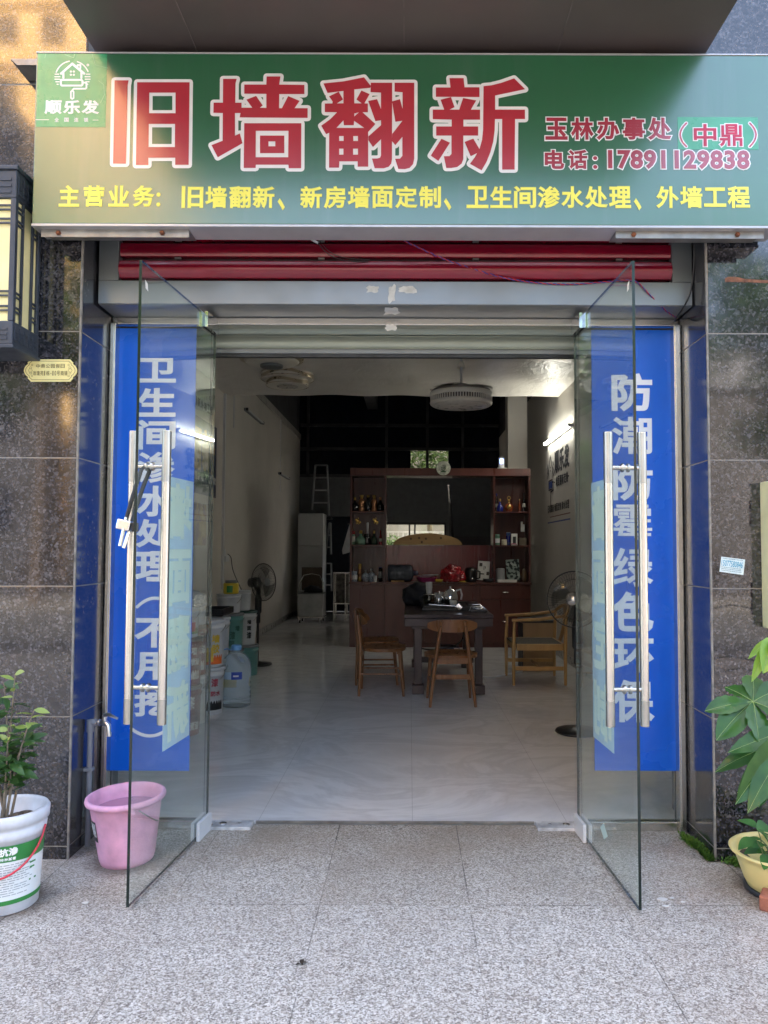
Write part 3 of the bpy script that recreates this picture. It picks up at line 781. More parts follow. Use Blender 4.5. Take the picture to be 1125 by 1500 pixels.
def slat(z0, z1, bulge, y):
    m = MB(); pr = [(y + .03, z0), (y + .004, z0 + .002)] + [(y - bulge * math.sin(PI * t) , z0 + .004 + (z1 - z0 - .008) * t) for t in [i / 10 for i in range(11)]] + [(y + .004, z1 - .002), (y + .03, z1)]
    m.prism([(a, b_) for a, b_ in pr], rx0 + .004, rx1 - .004, 'yz'); 
    return m
slat(zz[1], zz[0], .022, HY + .006).build('bottom_slat', RED, hd)
slat(zz[3], zz[2], .006, HY + .012).build('slat', RED, hd)
slat(zz[5], zz[4], .006, HY + .014).build('slat', RED, hd)
m = MB(); m.box(rx0 + .002, rx1 - .002, HY + .045, HY + .049, hz1 + .0, 3.10); m.build('slat_gap', BLACK, hd)
for f in (.10, .36, .64, .9):
    for z in (zz[0] + .006, zz[2] + .006): MB().box(rx0 + (rx1 - rx0) * f, rx0 + (rx1 - rx0) * f + .03, HY + .008, HY + .02, z, z + .008).build('slat_clip', MATS['weathered_steel'], hd)
# torn paper left on the housing
def torn(px0, py0, px1, py1, y, n=18, seed=1, flat=False):
    rnd = random.Random(seed); c = ((px0 + px1) / 2, (py0 + py1) / 2); pts = []
    for i in range(n):
        a = 2 * PI * i / n; rr = rnd.uniform(.62, 1.0)
        ca, sa = math.cos(a), math.sin(a); q = max(abs(ca), abs(sa))
        pts.append((c[0] + (px1 - px0) / 2 * ca / q * rr, c[1] + (py1 - py0) / 2 * sa / q * rr))
    return pts
def paper(px, label_mat, y, name='torn_paper', parent=None):
    m = MB(); put_poly(m, [[(lambda p: (p.x, p.z))(W(a, b_, y)) for a, b_ in px]], lambda u, v, w: (u, y - w, v), .0008); return m.build(name, label_mat, parent)
paper(torn(536, 418, 556, 430, HY, seed=3), pm('paper_residue', (.52, .52, .49), .8, sc=20, var=.2), HY, parent=hd)
paper(torn(568, 415, 580, 446, HY, seed=4), MATS['paper_residue'], HY, parent=hd)
paper(torn(583, 418, 612, 430, HY, seed=5), MATS['paper_residue'], HY, parent=hd)
def soffit_patch(px0, py0, px1, py1, seed):
    m = MB(); z = hz0 - .004; pts = [GR(a, b_, z) for a, b_ in torn(px0, py0, px1, py1, 0, 16, seed)]
    m.add([p + Vector((0, 0, 0)) for p in pts], [tuple(range(len(pts)))]); return m.build('torn_paper', PAPER, hd)
soffit_patch(561, 449, 587, 462, 8)

# steel lintel and roller shutter just inside
lz0, lz1 = W(560, 480, DY - .02).z, hz0 - .004
tag(MB().box(LX + .004, RX - .004, DY - .03, DY + .05, lz0 + .012, lz1, .003).build('steel_lintel', STEEL), 'long brushed steel lintel beam above the glass doors', 'lintel')
paper(torn(562, 475, 584, 485, DY - .03, seed=9), PAPER, DY - .032, 'paper_scrap')
bpy.data.objects['paper_scrap']['label'] = 'white torn paper scrap on the steel lintel over the doorway'; bpy.data.objects['paper_scrap']['category'] = 'paper scrap'
rs = thing('roller_shutter', 'pale green grey roller shutter rolled up behind the steel lintel', 'roller shutter', (0, 4.2, 2.45))
SHG = pm('shutter_grey_green', (.36, .405, .345), .42, .25, var=.06, sc=2)
RSY = 4.20; sz = W(560, 512, RSY).z
for i in range(6):
    z0 = sz + .002 + .078 * i; pr = [(RSY + .03, z0), (RSY, z0 + .002)] + [(RSY - .012 * math.sin(PI * t) ** .7, z0 + .006 + .062 * t) for t in [j / 8 for j in range(9)]] + [(RSY, z0 + .074), (RSY + .03, z0 + .076)]
    MB().prism(pr, -1.62, 1.47, 'yz').build('slat', SHG, rs)
zb = W(560, 522, RSY).z
mb = MB(); mb.box(-1.62, 1.47, RSY - .012, RSY + .03, zb + .012, sz, .003); mb.build('bottom_rail', ALU, rs)
MB().box(-1.62, 1.47, RSY - .004, RSY + .026, zb - .006, zb + .011).build('rubber_seal', BLACK, rs)
mb = MB(); mb.box(-1.70, -1.58, RSY - .04, RSY + .06, .02, 3.0, .004); mb.box(1.43, 1.55, RSY - .04, RSY + .06, .02, 3.0, .004)
mb.build('guide_rail', ALU, rs)

# ---------------------------------------------------------------- fixed glass panels at both sides of the doorway
def fixed_panel(x0, x1, fx0, fx1, label):
    t = thing('fixed_glass_panel', label, 'glass panel', ((x0 + x1) / 2, DY, 0), group='fixed glass beside the doors')
    m = MB(); m.box(x0, x1, DY, DY + .012, .045, lz0 + .004); m.m(1); e = x1 if x0 < 0 else x0
    g_ = m.build('pane', [GLASSF, GEDGE], t)
    for p in g_.data.polygons:
        if abs(p.normal.y) < .5: p.material_index = 1
    m = MB(); m.box(fx0, fx1, DY - .06, DY + .03, .0, lz0 + .01, .003); q = (fx0 + fx1) / 2; m.box(fx0 + .006, fx1 - .006, DY - .068, DY - .061, .0, lz0, .002); m.build('jamb', STEEL, t)
    m = MB(); m.box(x0, x1, DY - .022, DY + .034, .0, .044, .003); m.build('bottom_rail', STEEL, t)
    m = MB(); m.box(x0 - .0, x1, DY - .008, DY - .001, lz0 - .004, lz0 + .006); m.build('gasket', BLACK, t)
    return t
fixed_panel(-1.522, -1.045, -1.553, -1.523, 'left fixed glass panel behind the bathroom leak banner')
fixed_panel(.885, 1.362, 1.363, 1.399, 'right fixed glass panel behind the damp proofing banner')
# blue banners stuck on the fixed glass
BLUE = pm('blue_banner_vinyl', (.002, .122, .68), .26, var=.06, sc=1.6, spec=.5, bump=.30, bsc=2.4)
PALE = pm('pale_blue_vinyl', (.84, .88, .95), .45, var=.02)
def banner(px0, px1, label, chars, cx0, cx1, arcs=()):
    y = DY - .006
    a, b_ = W(px0, 476, y), W(px1, 476, y); z0 = W((px0 + px1) / 2, 1129, y).z
    t = thing('blue_banner', label, 'banner', (a.x, y, z0), group='tall blue banners beside the doors')
    MB().box(a.x, b_.x, y, y + .003, z0, a.z).build('sheet', BLUE, t)
    pl = lambda u, v, w: (u, y - .0008 - w, v)
    m = MB()
    for ch, y0, y1 in chars:
        dx = (y0 - 560) * -.010 * (1 if px0 < 500 else -.55)
        p, q = W(cx0 + dx, y1, y), W(cx1 + dx, y0, y)
        put_text(m, ch, (p.x, q.x, p.z, q.z), pl, (.014 if ch in '霉' else .022 if ch in '潮渗绿' else .034), 1, .0004, .0004, ch)
    for y0, y1, x0, x1 in arcs:
        n = 10; pts = []
        for i in range(n + 1):
            tt = i / n; yy = y0 + (y1 - y0) * (4 * tt * (1 - tt)); p = W(x0 + (x1 - x0) * tt, yy, y); pts.append((p.x, p.z))
        put_stroke(m, pts, .016, pl, .0006)
    m.build('lettering', PALE, t)
    return t
banner(170.5, 288, 'tall blue banner of white characters behind the left door', [('卫', 526, 559), ('生', 570, 609), ('间', 617, 657), ('渗', 663, 706), ('水', 713, 755), ('处', 762, 800), ('理', 809, 850), ('不', 907, 947), ('用', 957, 995), ('挖', 1011, 1048)], 203, 256, ((889, 876, 201, 254), (1067, 1078, 192, 247)))
banner(866, 982.5, 'tall blue banner of white characters behind the right door', [('防', 549, 600), ('潮', 612, 664), ('防', 682, 731), ('霉', 740, 790), ('绿', 804, 858), ('色', 869, 923), ('环', 937, 983), ('保', 998, 1056)], 898, 953)

# ---------------------------------------------------------------- swung open glass doors
MINT = film_mat('mint_film', (.74, .88, .94), (.6, .8, .85), .94)
MINTY = film_mat('pale_yellow_film', (.97, .99, .84), (.8, .9, .7), .95)
def glass_door(hx, nx, ny, label, chars, side):
    """hinge (hx, DY) to free edge (nx, ny); side = +1 when the room is to the right of the leaf"""
    h0, n0 = Vector((hx, DY - .015, 0)), Vector((nx, ny, 0))
    d = (n0 - h0); L = d.length; d.normalize(); nrm = Vector((-d.y, d.x, 0)); nrm = nrm if nrm.x * side > 0 else -nrm    # towards the walkway
    t = thing('glass_door', label, 'glass door', h0, group='swung open glass doors')
    def P(s, z, o=0): return h0 + d * s + nrm * o + Vector((0, 0, z))
    ZB, ZT = .012, 2.60
    def slab(m, s0, s1, z0, z1, o0, o1, bev=0):
        vs = [P(s, z, o) for s in (s0, s1) for z in (z0, z1) for o in (o0, o1)]
        m.add(vs, [(0, 1, 3, 2), (4, 6, 7, 5), (0, 4, 5, 1), (2, 3, 7, 6), (0, 2, 6, 4), (1, 5, 7, 3)]); return m
    pane = slab(MB(), 0, L, ZB, ZT, -.006, .006).build('pane', [GLASS, GEDGE], t)
    for p in pane.data.polygons:
        if abs(p.normal.dot(nrm)) < .5: p.material_index = 1
    # patch fittings at the pivot
    for z0, z1, nm in ((.0, .085, 'lower_clamp'), (2.535, 2.612, 'upper_clamp')):
        m = MB(); slab(m, -.004, .165, z0, z1, -.022, -.0065); slab(m, -.004, .165, z0, z1, .0065, .022); m.build(nm, CHROME if z0 > 1 else WHITE, t)
    # decal on the outer face, read from outside
    zc0, zc1 = .53, 1.745
    s0, s1 = (L * .28, L * .63)
    dm = slab(MB(), s0, s1, zc0, zc1, -.0085, -.0065).build('decal', MINT, t)
    m = MB(); n = len(chars); hh = (zc1 - zc0) / n
    pl = lambda u, v, w: P(u, v, -.0088 - w)
    pl2 = lambda u, v, w: P(u, v, -.0062 + w)
    for i, ch in enumerate(chars):
        zt = zc1 - hh * i; bxx = (s1 - .03, s0 + .03) if side < 0 else (s1 - .03, s0 + .03)
        bxx = (bxx[1], bxx[0])
        # outer face: left to right for someone standing outside
        u0, u1 = (s0 + .03, s1 - .03)
        if side > 0: u0, u1 = u0, u1
        else: u0, u1 = u1, u0
        put_text(m, ch, (u0, u1, zt - hh + .035, zt - .035), pl2, .045, 1, .0001, .0002, ch)
    m.build('lettering', MINTY, dm, fixn=False)
    # pull handles: a tube on either face joined through the glass
    hs = L - .125
    for o, nm in ((.072, 'pull_handle'), (-.072, 'pull_handle')):
        m = MB(); m.tube([P(hs, .695, o), P(hs, 1.915, o)], .0185, 20)
        hb = m.build(nm, STEEL, t)
    m = MB()
    for z in (.845, 1.765):
        m.tube([P(hs, z, -.072), P(hs, z, .072)], .0095, 12)
        for o in (-.012, .012): m.tube([P(hs, z, o - .004), P(hs, z, o + .004)], .019, 14)
        m.tube([P(hs, z, .006), P(hs, z, .02)], .015, 12)
    m.build('handle_stud', STEEL, t)
    # seam on the tubes where the cover film ends
    m = MB()
    for o in (.072, -.072):
        for z0, z1 in ((.697, .80), (1.70, 1.912)): m.tube([P(hs, z0, o), P(hs, z1, o)], .0189, 20)
    m.build('handle_film', pm('worn_steel', (.50, .49, .46), .36, 1.0, var=.1), t)
    m = MB(); q = P(L - .05, 2.50, .0068); m.add([P(L - .06, 2.49, .0068), P(L - .035, 2.495, .0068), P(L - .03, 2.53, .0068), P(L - .055, 2.52, .0068)], [(0, 1, 2, 3)]); m.build('maker_mark', PAPER, t)
    return t, P, hs
dl, PL, HS = glass_door(-1.022, -1.104, 3.105, 'left glass door swung outward with a U-shaped lock hanging on its handle', '墙面翻新', 1)
dr, PR, HSR = glass_door(.862, .909, 3.095, 'right glass door swung outward in front of the damp proofing banner', '墙面定制', -1)
m = MB(); c = PR(.45, .155, .0072); q = lambda a, b_: PR(.45 + a, .155 + b_, .0072)
m.add([q(-.055, 0), q(0, -.035), q(.055, .0), q(0, .04)], [(0, 1, 2, 3)]); m.build('tape_patch', film_mat('clear_tape', (.7, .85, .8), (.85, .95, .9), .55), dr, fixn=False)
# U-lock hanging on the left door's outer handle
lk = thing('u_lock', 'black and chrome U-shaped bicycle lock hanging on the left door handle', 'lock', PL(HS, 1.75, -.09))
b0 = PL(HS - .01, 1.775, -.055)
la = [W(207, 688, 3.2), W(203, 700, 3.19), W(192, 735, 3.17), W(184, 764, 3.16)]
lb_ = [W(219, 690, 3.25), W(209, 715, 3.23), W(198, 748, 3.20), W(192, 770, 3.18)]
m = MB(); m.tube(list(reversed(la[1:])) + [la[0], W(213, 682, 3.225), lb_[0]] + lb_[1:], .0085, 10); m.build('shackle_sleeve', BLACK, lk)
m = MB(); m.tube([W(185, 758, 3.16), W(175.5, 800, 3.14)], .0075, 10); m.tube([W(193, 766, 3.18), W(181, 803, 3.16)], .0075, 10); m.build('shackle', CHROME, lk)
cc = W(183, 769, 3.165); m = MB(); m.box(cc.x - .03, cc.x + .028, cc.y - .02, cc.y + .02, cc.z - .022, cc.z + .022, .006, Matrix.Rotation(R(12), 3, 'Y')); m.build('lock_body', CHROME, lk)
m = MB(); m.box(cc.x + .03, cc.x + .052, cc.y - .016, cc.y + .018, cc.z - .028, cc.z + .010, .005); m.build('key_cylinder', BLACK, lk)
# floor springs
for x0, x1, lab in ((-1.0, -.80, 'white painted floor hinge plate at the left door foot'), (.655, .858, 'white painted floor hinge plate at the right door foot')):
    t = thing('hinge_plate', lab, 'floor hinge', ((x0 + x1) / 2, DY + .02, 0), group='floor hinge plates')
    MB().box(x0, x1, DY - .028, DY + .074, 0, .016, .002).build('cover_plate', pm('chipped_white_paint', (.58, .59, .60), .5, .3, var=.25, sc=18), t)
    m = MB(); xc = x0 + .05 if x0 < 0 else x1 - .05
    for dx, r_ in ((.0, .018), (.085 if x0 < 0 else -.085, .008)): m.lathe([(r_, .016), (r_, .0195), (r_ * .5, .0195)], (xc + dx, DY + .022, 0), 16)
    m.build('screw', CHROME, t)
# threshold strip
tag(MB().box(-.79, .65, 4.066, 4.074, 0, .015, .001).build('threshold_strip', ALUD), 'thin metal threshold strip between the paving and the shop floor', 'threshold')

# ---------------------------------------------------------------- wires
def wire(name, label, pts, r, mat, cat='cable', **kw):
    P3 = []
    pts = [Vector(p) for p in pts]
    for i in range(len(pts) - 1):
        p0 = pts[max(0, i - 1)]; p1 = pts[i]; p2 = pts[i + 1]; p3 = pts[min(len(pts) - 1, i + 2)]
        for k_ in range(8):
            t = k_ / 8; P3.append(.5 * ((2 * p1) + (p2 - p0) * t + (2 * p0 - 5 * p1 + 4 * p2 - p3) * t * t + (3 * p1 - p0 - 3 * p2 + p3) * t ** 3))
    P3.append(pts[-1])
    if 'twist' in kw:
        out = []; off = kw['twist']; acc = 0
        fine = []
        for i in range(len(P3) - 1):
            for k_ in range(6): fine.append(P3[i].lerp(P3[i + 1], k_ / 6))
        for i, p in enumerate(fine):
            if i: acc += (p - fine[i - 1]).length
            a = acc / .045 * 2 * PI + off; out.append(p + Vector((0, math.cos(a) * r * 1.05, math.sin(a) * r * 1.05)))
        P3 = out
    return P3
wp = [W(592, 352, HY + .015), W(599, 356, HY - .012), W(650, 379, HY - .012), W(706, 398, HY - .012), W(760, 411, HY - .01), W(830, 416.5, HY - .006), W(900, 412, HY - .006), W(930, 412, HY - .006), W(952, 432, HY - .005), W(975, 455, 3.80), W(992, 466, 3.9)]
tw_ = thing('twisted_wire', 'thin red and blue twisted wire sagging across the red slats', 'cable', wp[0])
m = MB(); m.tube(wire('', '', wp, .0022, None, twist=0), .0022, 6); m.build('red_strand', pm('red_wire', (.45, .02, .03), .5), tw_)
m = MB(); m.tube(wire('', '', wp, .0022, None, twist=PI), .0022, 6); m.build('blue_strand', pm('blue_wire', (.03, .05, .30), .5), tw_)
wb = [W(1017, 350, 3.64), W(1016, 395, 3.68), W(1011, 430, 3.72), W(1000, 452, 3.78), W(988, 470, 3.86), W(996, 466, 3.9)]
tag(MB().tube(wire('', '', wb, .004, None), .0042, 8).build('black_cable', BLACK), 'black cable hanging beside the right end of the shutter housing', 'cable')
ww = [W(436, 338, 3.60), W(450, 347, HY - .02), W(466, 356, HY - .012)]
ww2 = [W(466, 356, HY - .012), W(476, 368, HY - .012), W(490, 377, HY - .01), W(510, 382, HY - .008), W(540, 384, HY)]
wc = thing('loose_cable', 'white cable end dangling below the sign in front of the red slats', 'cable', ww[0])
MB().tube(wire('', '', ww, .0055, None), .006, 8).build('white_sheath', WHITE, wc)
m = MB(); m.tube(wire('', '', ww2, .003, None), .0022, 6); m.tube([p + Vector((.006, 0, .012)) for p in wire('', '', ww2, .003, None)], .0018, 6); m.build('bare_strand', BLACK, wc)

# ---------------------------------------------------------------- left pillar: wall lantern, house number plate
x1 = -1.752; x0 = -2.12; ly0 = 3.355; lz_0, lz_1 = W(12, 504, ly0).z, W(12, 249, ly0).z
lt = thing('wall_lantern', 'dark grey box lantern with cream panels on the left granite wall', 'wall lamp', ((x0 + x1) / 2, PY, lz_0))
LANT = pm('lantern_metal', (.055, .066, .088), .5, .3, var=.12)
CREAM = pm('lantern_panel', (.88, .80, .42), .45, var=.08, sc=8)
bz, tz = lz_0 + .105, lz_1 - .125
m = MB()
m.box(x0, x1, ly0, PY - .002, lz_0, bz, .004); m.box(x0, x1, ly0, PY - .002, tz, lz_1, .004)
m.box(x0 - .01, x1 + .01, ly0 - .01, PY - .002, lz_0 - .018, lz_0 - .001, .004); m.box(x0 - .01, x1 + .008, ly0 - .01, PY - .002, lz_1 + .001, lz_1 + .02, .004)
for xx in (x0, x1 - .024):
    for yy in (ly0, PY - .03): m.box(xx, xx + .024, yy, yy + .024, bz + .001, tz - .001, .002)
yr = PY - .002 - ly0
def fret(face, a0, a1):                       # bars over one face
    L_ = a1 - a0
    vs_ = (.24, .30, .72, .78); 
    for f in (.27, .75):
        a = a0 + L_ * f
        if face == 'x': m.box(x1 - .010, x1 - .001, a - .006, a + .006, bz + .001, tz - .001)
        else: m.box(a - .006, a + .006, ly0 + .001, ly0 + .010, bz + .001, tz - .001)
    for (b0_, b1_) in ((a0, a0 + L_ * .27 - .006), (a0 + L_ * .75 + .006, a1)):
        for z in (bz + (tz - bz) * q_ for q_ in (.08, .115, .20, .235, .79, .825, .90, .935)):
            if face == 'x': m.box(x1 - .009, x1 - .002, b0_, b1_, z, z + .007)
            else: m.box(b0_, b1_, ly0 + .002, ly0 + .009, z, z + .007)
fret('x', ly0 + .025, PY - .032); fret('y', x0 + .025, x1 - .025)
for i in range(5):                          # raised fret on the bands
    for z0_, z1_ in ((lz_0 + .02, bz - .02), (tz + .02, lz_1 - .02)):
        w_ = (yr - .03) / 5; a = ly0 + .015 + w_ * i
        for q_ in range(3): m.box(x1, x1 + .004, a + .006, a + w_ - .008, z0_ + (z1_ - z0_) * q_ / 3, z0_ + (z1_ - z0_) * (q_ / 3 + .16))
        m.box(x1, x1 + .004, a + .0, a + .005, z0_, z1_)
        w2 = (x1 - x0 - .03) / 5; b_ = x0 + .015 + w2 * i
        for q_ in range(3): m.box(b_ + .006, b_ + w2 - .008, ly0 - .004, ly0, z0_ + (z1_ - z0_) * q_ / 3, z0_ + (z1_ - z0_) * (q_ / 3 + .16))
m.build('frame', LANT, lt)
m = MB(); m.box(x0 + .013, x1 - .013, ly0 + .013, PY - .02, bz + .002, tz - .002); m.build('panel', CREAM, lt)

# number plate with notched corners
yp = PY - .006
def PP(a, b_): p = W(30 + a / 11.84, 515 + b_ / 11.84, yp); return (p.x, p.z)
def plate_outline(k_):
    pts = []
    cx_, cy_ = 518, 328
    base = [(180, 135), (860, 135), (885, 165), (910, 185), (905, 210), (945, 245), (972, 290), (980, 328), (972, 365), (945, 410), (905, 440), (910, 465), (885, 490), (860, 520), (180, 520), (150, 490), (125, 465), (130, 440), (92, 410), (65, 365), (57, 328), (65, 290), (92, 245), (130, 210), (125, 185), (150, 165)]
    return [PP(cx_ + (a - cx_) * (1 - k_ * .42), cy_ + (b_ - cy_) * (1 - k_)) for a, b_ in base]
np_ = thing('number_plate', 'cream yellow notched address plate on the left granite wall', 'plate', (PP(518, 328)[0], yp, PP(518, 520)[1]))
m = MB(); m.prism(plate_outline(0), yp, PY - .0005, 'xz'); m.build('plate', pm('cream_enamel', (.80, .72, .32), .35, var=.03), np_)
plq = lambda u, v, w: (u, yp - w, v)
PINK_INK = pm('olive_ink', (.14, .10, .03), .6, var=.1)
m = MB(); o1 = plate_outline(.16); put_stroke(m, o1, .0022, plq, .0006, True, False)
for i, ch in enumerate('中鼎公园假日'):
    p0, p1 = PP(272 + 85 * i, 285), PP(342 + 85 * i, 218); put_text(m, ch, (p0[0], p1[0], p0[1], p1[1]), plq, .012, 1, .0006, .0003, ch)
for i, ch in enumerate('玫瑰苑1栋-10号商铺'):
    xs_ = [222, 282, 345, 412, 446, 518, 556, 590, 632, 697, 760]; ws_ = [52, 52, 56, 16, 60, 22, 16, 30, 52, 55, 55]
    p0, p1 = PP(xs_[i], 415), PP(xs_[i] + ws_[i], 335)
    if ch == '-': p0, p1 = PP(xs_[i], 386), PP(xs_[i] + ws_[i], 379)
    put_text(m, ch, (p0[0], p1[0], p0[1], p1[1]), plq, .01, 1, .0006, .0003, ch)
for sx in (-1, 1):
    for (a, b_, r_) in ((345, 0, 34), (340, -45, 20), (340, 45, 20), (318, -95, 16), (318, 95, 16)):
        put_stroke(m, [PP(518 + sx * a + r_ * math.cos(R(q_)), 328 + b_ + r_ * math.sin(R(q_))) for q_ in range(0, 360, 60)], .0014, plq, .0006, True, False)
m.build('lettering', PINK_INK, np_)

# right wall: phone sticker, rust streak, meter box
ys_ = PY - .0012
st = thing('phone_sticker', 'small pale blue sticker with a phone number on the right pillar', 'sticker', W(1074, 842, ys_))
def ST(a, b_): p = W(1030 + a / 8.82, 780 + b_ / 8.82, ys_); return (p.x, p.z)
m = MB(); put_poly(m, [[ST(235, 312), ST(543, 350), ST(520, 550), ST(210, 505)]], lambda u, v, w: (u, ys_ - w, v), .0); m.build('sheet', pm('sticker_paper', (.66, .78, .80), .6, var=.08, sc=40), st)
def stp(u, v, w):
    a = 235 + 300 * u - 25 * (1 - v) ; b_ = 312 + 38 * u + 195 * (1 - v); p = W(1030 + a / 8.82, 780 + b_ / 8.82, ys_); return (p.x, ys_ - .0004 - w, p.z)
m = MB(); put_text(m, '15077580846', (.04, .95, .42, .80), stp, .012, 1.05, .0003, .0003, '15077580846'); m.build('lettering', pm('cyan_ink', (.01, .32, .52), .6), st)
m = MB()
for v in (.92, .34, .24, .13):
    u = .06
    while u < .9:
        l_ = random.uniform(.02, .07); put_poly(m, [[(u, v - .02), (u + l_, v - .02), (u + l_, v + .02), (u, v + .02)]], stp, .0004); u += l_ + .018
m.build('small_print', pm('teal_ink', (.08, .22, .28), .7), st)
m = MB(); rp = [(1062, 408), (1066, 405.5), (1080, 406), (1090, 408.5), (1128, 411), (1128, 415), (1095, 413.5), (1062, 413)]
put_poly(m, [[(lambda p: (p.x, p.z))(W(a, b_, PY)) for a, b_ in rp]], lambda u, v, w: (u, PY - .0012 - w, v), 0)
tag(m.build('rust_strip', pm('rusty_strip', (.21, .085, .045), .8, var=.4, sc=40)), 'thin rusty strip across the upper right granite pillar', 'strip')
mz0, mz1 = W(1118, 922, 3.5).z, W(1118, 704, 3.5).z; mx = W(1114, 800, 3.6).x
mbx = thing('meter_box', 'cream metal meter box with rusty edge on the right wall', 'meter box', (mx + .25, PY, mz0))
MB().box(mx, mx + .5, 3.5, PY - .001, mz0, mz1, .006).build('case', pm('cream_box_paint', (.78, .76, .46), .5, var=.08, sc=8), mbx)
for a0_, b0_ in ((mz0 + .05, mz0 + .2), (mz1 - .2, mz1 - .08)): MB().box(mx - .004, mx + .007, 3.494, 3.506, a0_, b0_, .002).build('hinge', RUST, mbx)
MB().box(mx - .002, mx + .4, 3.492, 3.4995, mz1 - .010, mz1 + .003, .001).build('rusty_edge', RUST, mbx)
# ---------------------------------------------------------------- outside: buckets, tap, plants
def bucket_prof(r0, r1, h, th=.006, rim=.012):
    return [(r0 * .93, 0), (r0, .006), (r1, h - .02), (r1 + rim, h - .018), (r1 + rim, h - .004), (r1 + rim * .6, h), (r1 - th * .3, h), (r1 - th, h - .01), (r0 - th, .012), (0.0005, .011)]
# pink bucket, slightly tilted
PINK = pm('pink_plastic', (.80, .40, .56), .42, var=.13, sc=11, sub=.05)
pk = thing('pink_bucket', 'pink plastic bucket of water under the tap beside the left door', 'bucket', (-1.285, 3.60, .0))
pk.rotation_euler = (R(2), R(-1.8), 0); pk.scale = (.905, .905, .93)
h_ = .325
m = MB(); m.lathe([(.118, 0), (.128, .006), (.135, .03), (.160, .20), (.172, .285), (.178, .295), (.192, .298), (.196, .308), (.192, .320), (.182, .325), (.174, .320), (.166, .285), (.150, .15), (.126, .014), (.0005, .012)], (0, 0, 0), 48, cap=True); m.build('body', PINK, pk, local=True)
m = MB(); m.lathe([(.0005, .255), (.161, .255)], (0, 0, 0), 40, cap=False)
wt = m.build('water', pm('bucket_water', (.42, .20, .30), .04, var=.05, spec=.6), pk, local=True)
m = MB(); pts = []
for i in range(17):
    a = PI * i / 16; pts.append((.185 * math.cos(a) , .02 + .17 * math.sin(a) * .75, .29 - .115 * math.sin(a)))
pts = [Vector((p[0], p[1], p[2])) for p in pts]
q_ = Matrix.Rotation(R(-58), 3, 'Z'); m.tube([q_ @ p for p in pts], .0035, 8); m.build('wire_handle', STEEL, pk, local=True)
m = MB()
for s in (1, -1):
    c = q_ @ Vector((.182 * s, -.015, .285)); m.lathe([(.016, -.012), (.018, 0), (.016, .012)], c, 14, axis=(c.x, c.y, 0)); 
m.build('handle_lug', PINK, pk, local=True)
m = MB()
for i in range(8):
    pass
def wrapc(r_fn, a0, zc):                  # place on the outer side of a round body
    return lambda u, v, w: ((r_fn(v) + w) * math.cos(a0 + u / r_fn(zc)), (r_fn(v) + w) * math.sin(a0 + u / r_fn(zc)), v)
rf = lambda z: .135 + (z - .03) * (.172 - .135) / .255
m = MB(); pw_ = wrapc(rf, R(215), .15); m.grid(lambda u, v: pw_(-.03 + .07 * u, .13 + .10 * v, .0015), 8, 4); lab = m.build('label_sheet', pm('dark_label', (.03, .03, .035), .5, var=.2), pk, local=True, fixn=False)
m = MB(); m.grid(lambda u, v: pw_(-.024 + .058 * u, .155 + .065 * v, .0022), 8, 4); m.build('label_print', pm('label_grey', (.5, .52, .53), .6, var=.5, sc=70), pk, local=True, fixn=False)

# white paint bucket used as planter
wbk = thing('paint_bucket_planter', 'white paint bucket with green label and red handle holding a young shrub', 'bucket', (-1.622, 3.16, 0)); wbk.scale = (.95, .95, .95)
WB = pm('bucket_white', (.66, .68, .72), .36, var=.09, sc=14)
r0_, r1_, hb_ = .136, .158, .400
rfw = lambda z: r0_ + (r1_ - r0_) * z / hb_
m = MB(); m.lathe([(r0_ * .95, 0), (r0_, .006), (rfw(.30), .30), (rfw(.30) + .006, .302), (rfw(.33) + .009, .33), (rfw(.335) + .004, .335), (rfw(.35) + .004, .352), (r1_ + .013, .354), (r1_ + .015, .392), (r1_ + .008, .402), (r1_ - .002, .402), (r1_ - .008, .39), (r1_ - .014, .30), (.0005, .30)], (0, 0, 0), 56); m.build('body', WB, wbk, local=True)
m = MB()
rnd = random.Random(4)
m.grid(lambda u, v: ((r1_ - .013) * v * math.cos(2 * PI * u), (r1_ - .013) * v * math.sin(2 * PI * u), .315 + .015 * math.sin(9 * u) * v + .012 * math.sin(23 * u + 9 * v)), 48, 10); m.build('soil', pm('soil', (.10, .078, .055), .95, var=.5, sc=60, bump=.8, bsc=90), wbk, local=True)
m = MB(); m.cyl((.03, -.05, .333), (.105, -.035, .341), .0035); m.build('white_stick', WHITE, wbk, local=True)
A0 = R(-58)
def wl(off): return lambda u, v, w: ((rfw(v) + off + w) * math.cos(A0 + u / .147), (rfw(v) + off + w) * math.sin(A0 + u / .147), v)
GRN = pm('label_green', (.03, .22, .045), .4, var=.06)
m = MB(); m.grid(lambda u, v: wl(.0012)(-.30 + .50 * u, .045 + .235 * v, 0), 40, 6); lb1 = m.build('label_sheet', pm('label_white', (.74, .77, .76), .45, var=.03), wbk, local=True, fixn=False)
m = MB(); m.grid(lambda u, v: wl(.002)(-.30 + .50 * u, .215 + .065 * v + .012 * (1 - u), 0), 40, 4); m.grid(lambda u, v: wl(.002)(-.30 + .50 * u, .045 + .018 * v, 0), 40, 2); m.build('label_band', GRN, wbk, local=True, fixn=False)
m = MB()
def wt_(u, v, w): return wl(.0028)(u, v, w)
for i, ch in enumerate('防霉抗渗'): put_text(m, ch, (-.098 + .034 * i, -.068 + .034 * i, .246, .276), wt_, .045, 1, 0, .0003, ch)
for i, ch in enumerate('内墙用特种腻膏'): put_text(m, ch, (-.07 + .0145 * i, -.058 + .0145 * i, .226, .238), wt_, .03, 1, 0, .0003, ch)
m.build('lettering', WHITET, wbk, local=True, fixn=False)
m = MB()
rnd = random.Random(9)
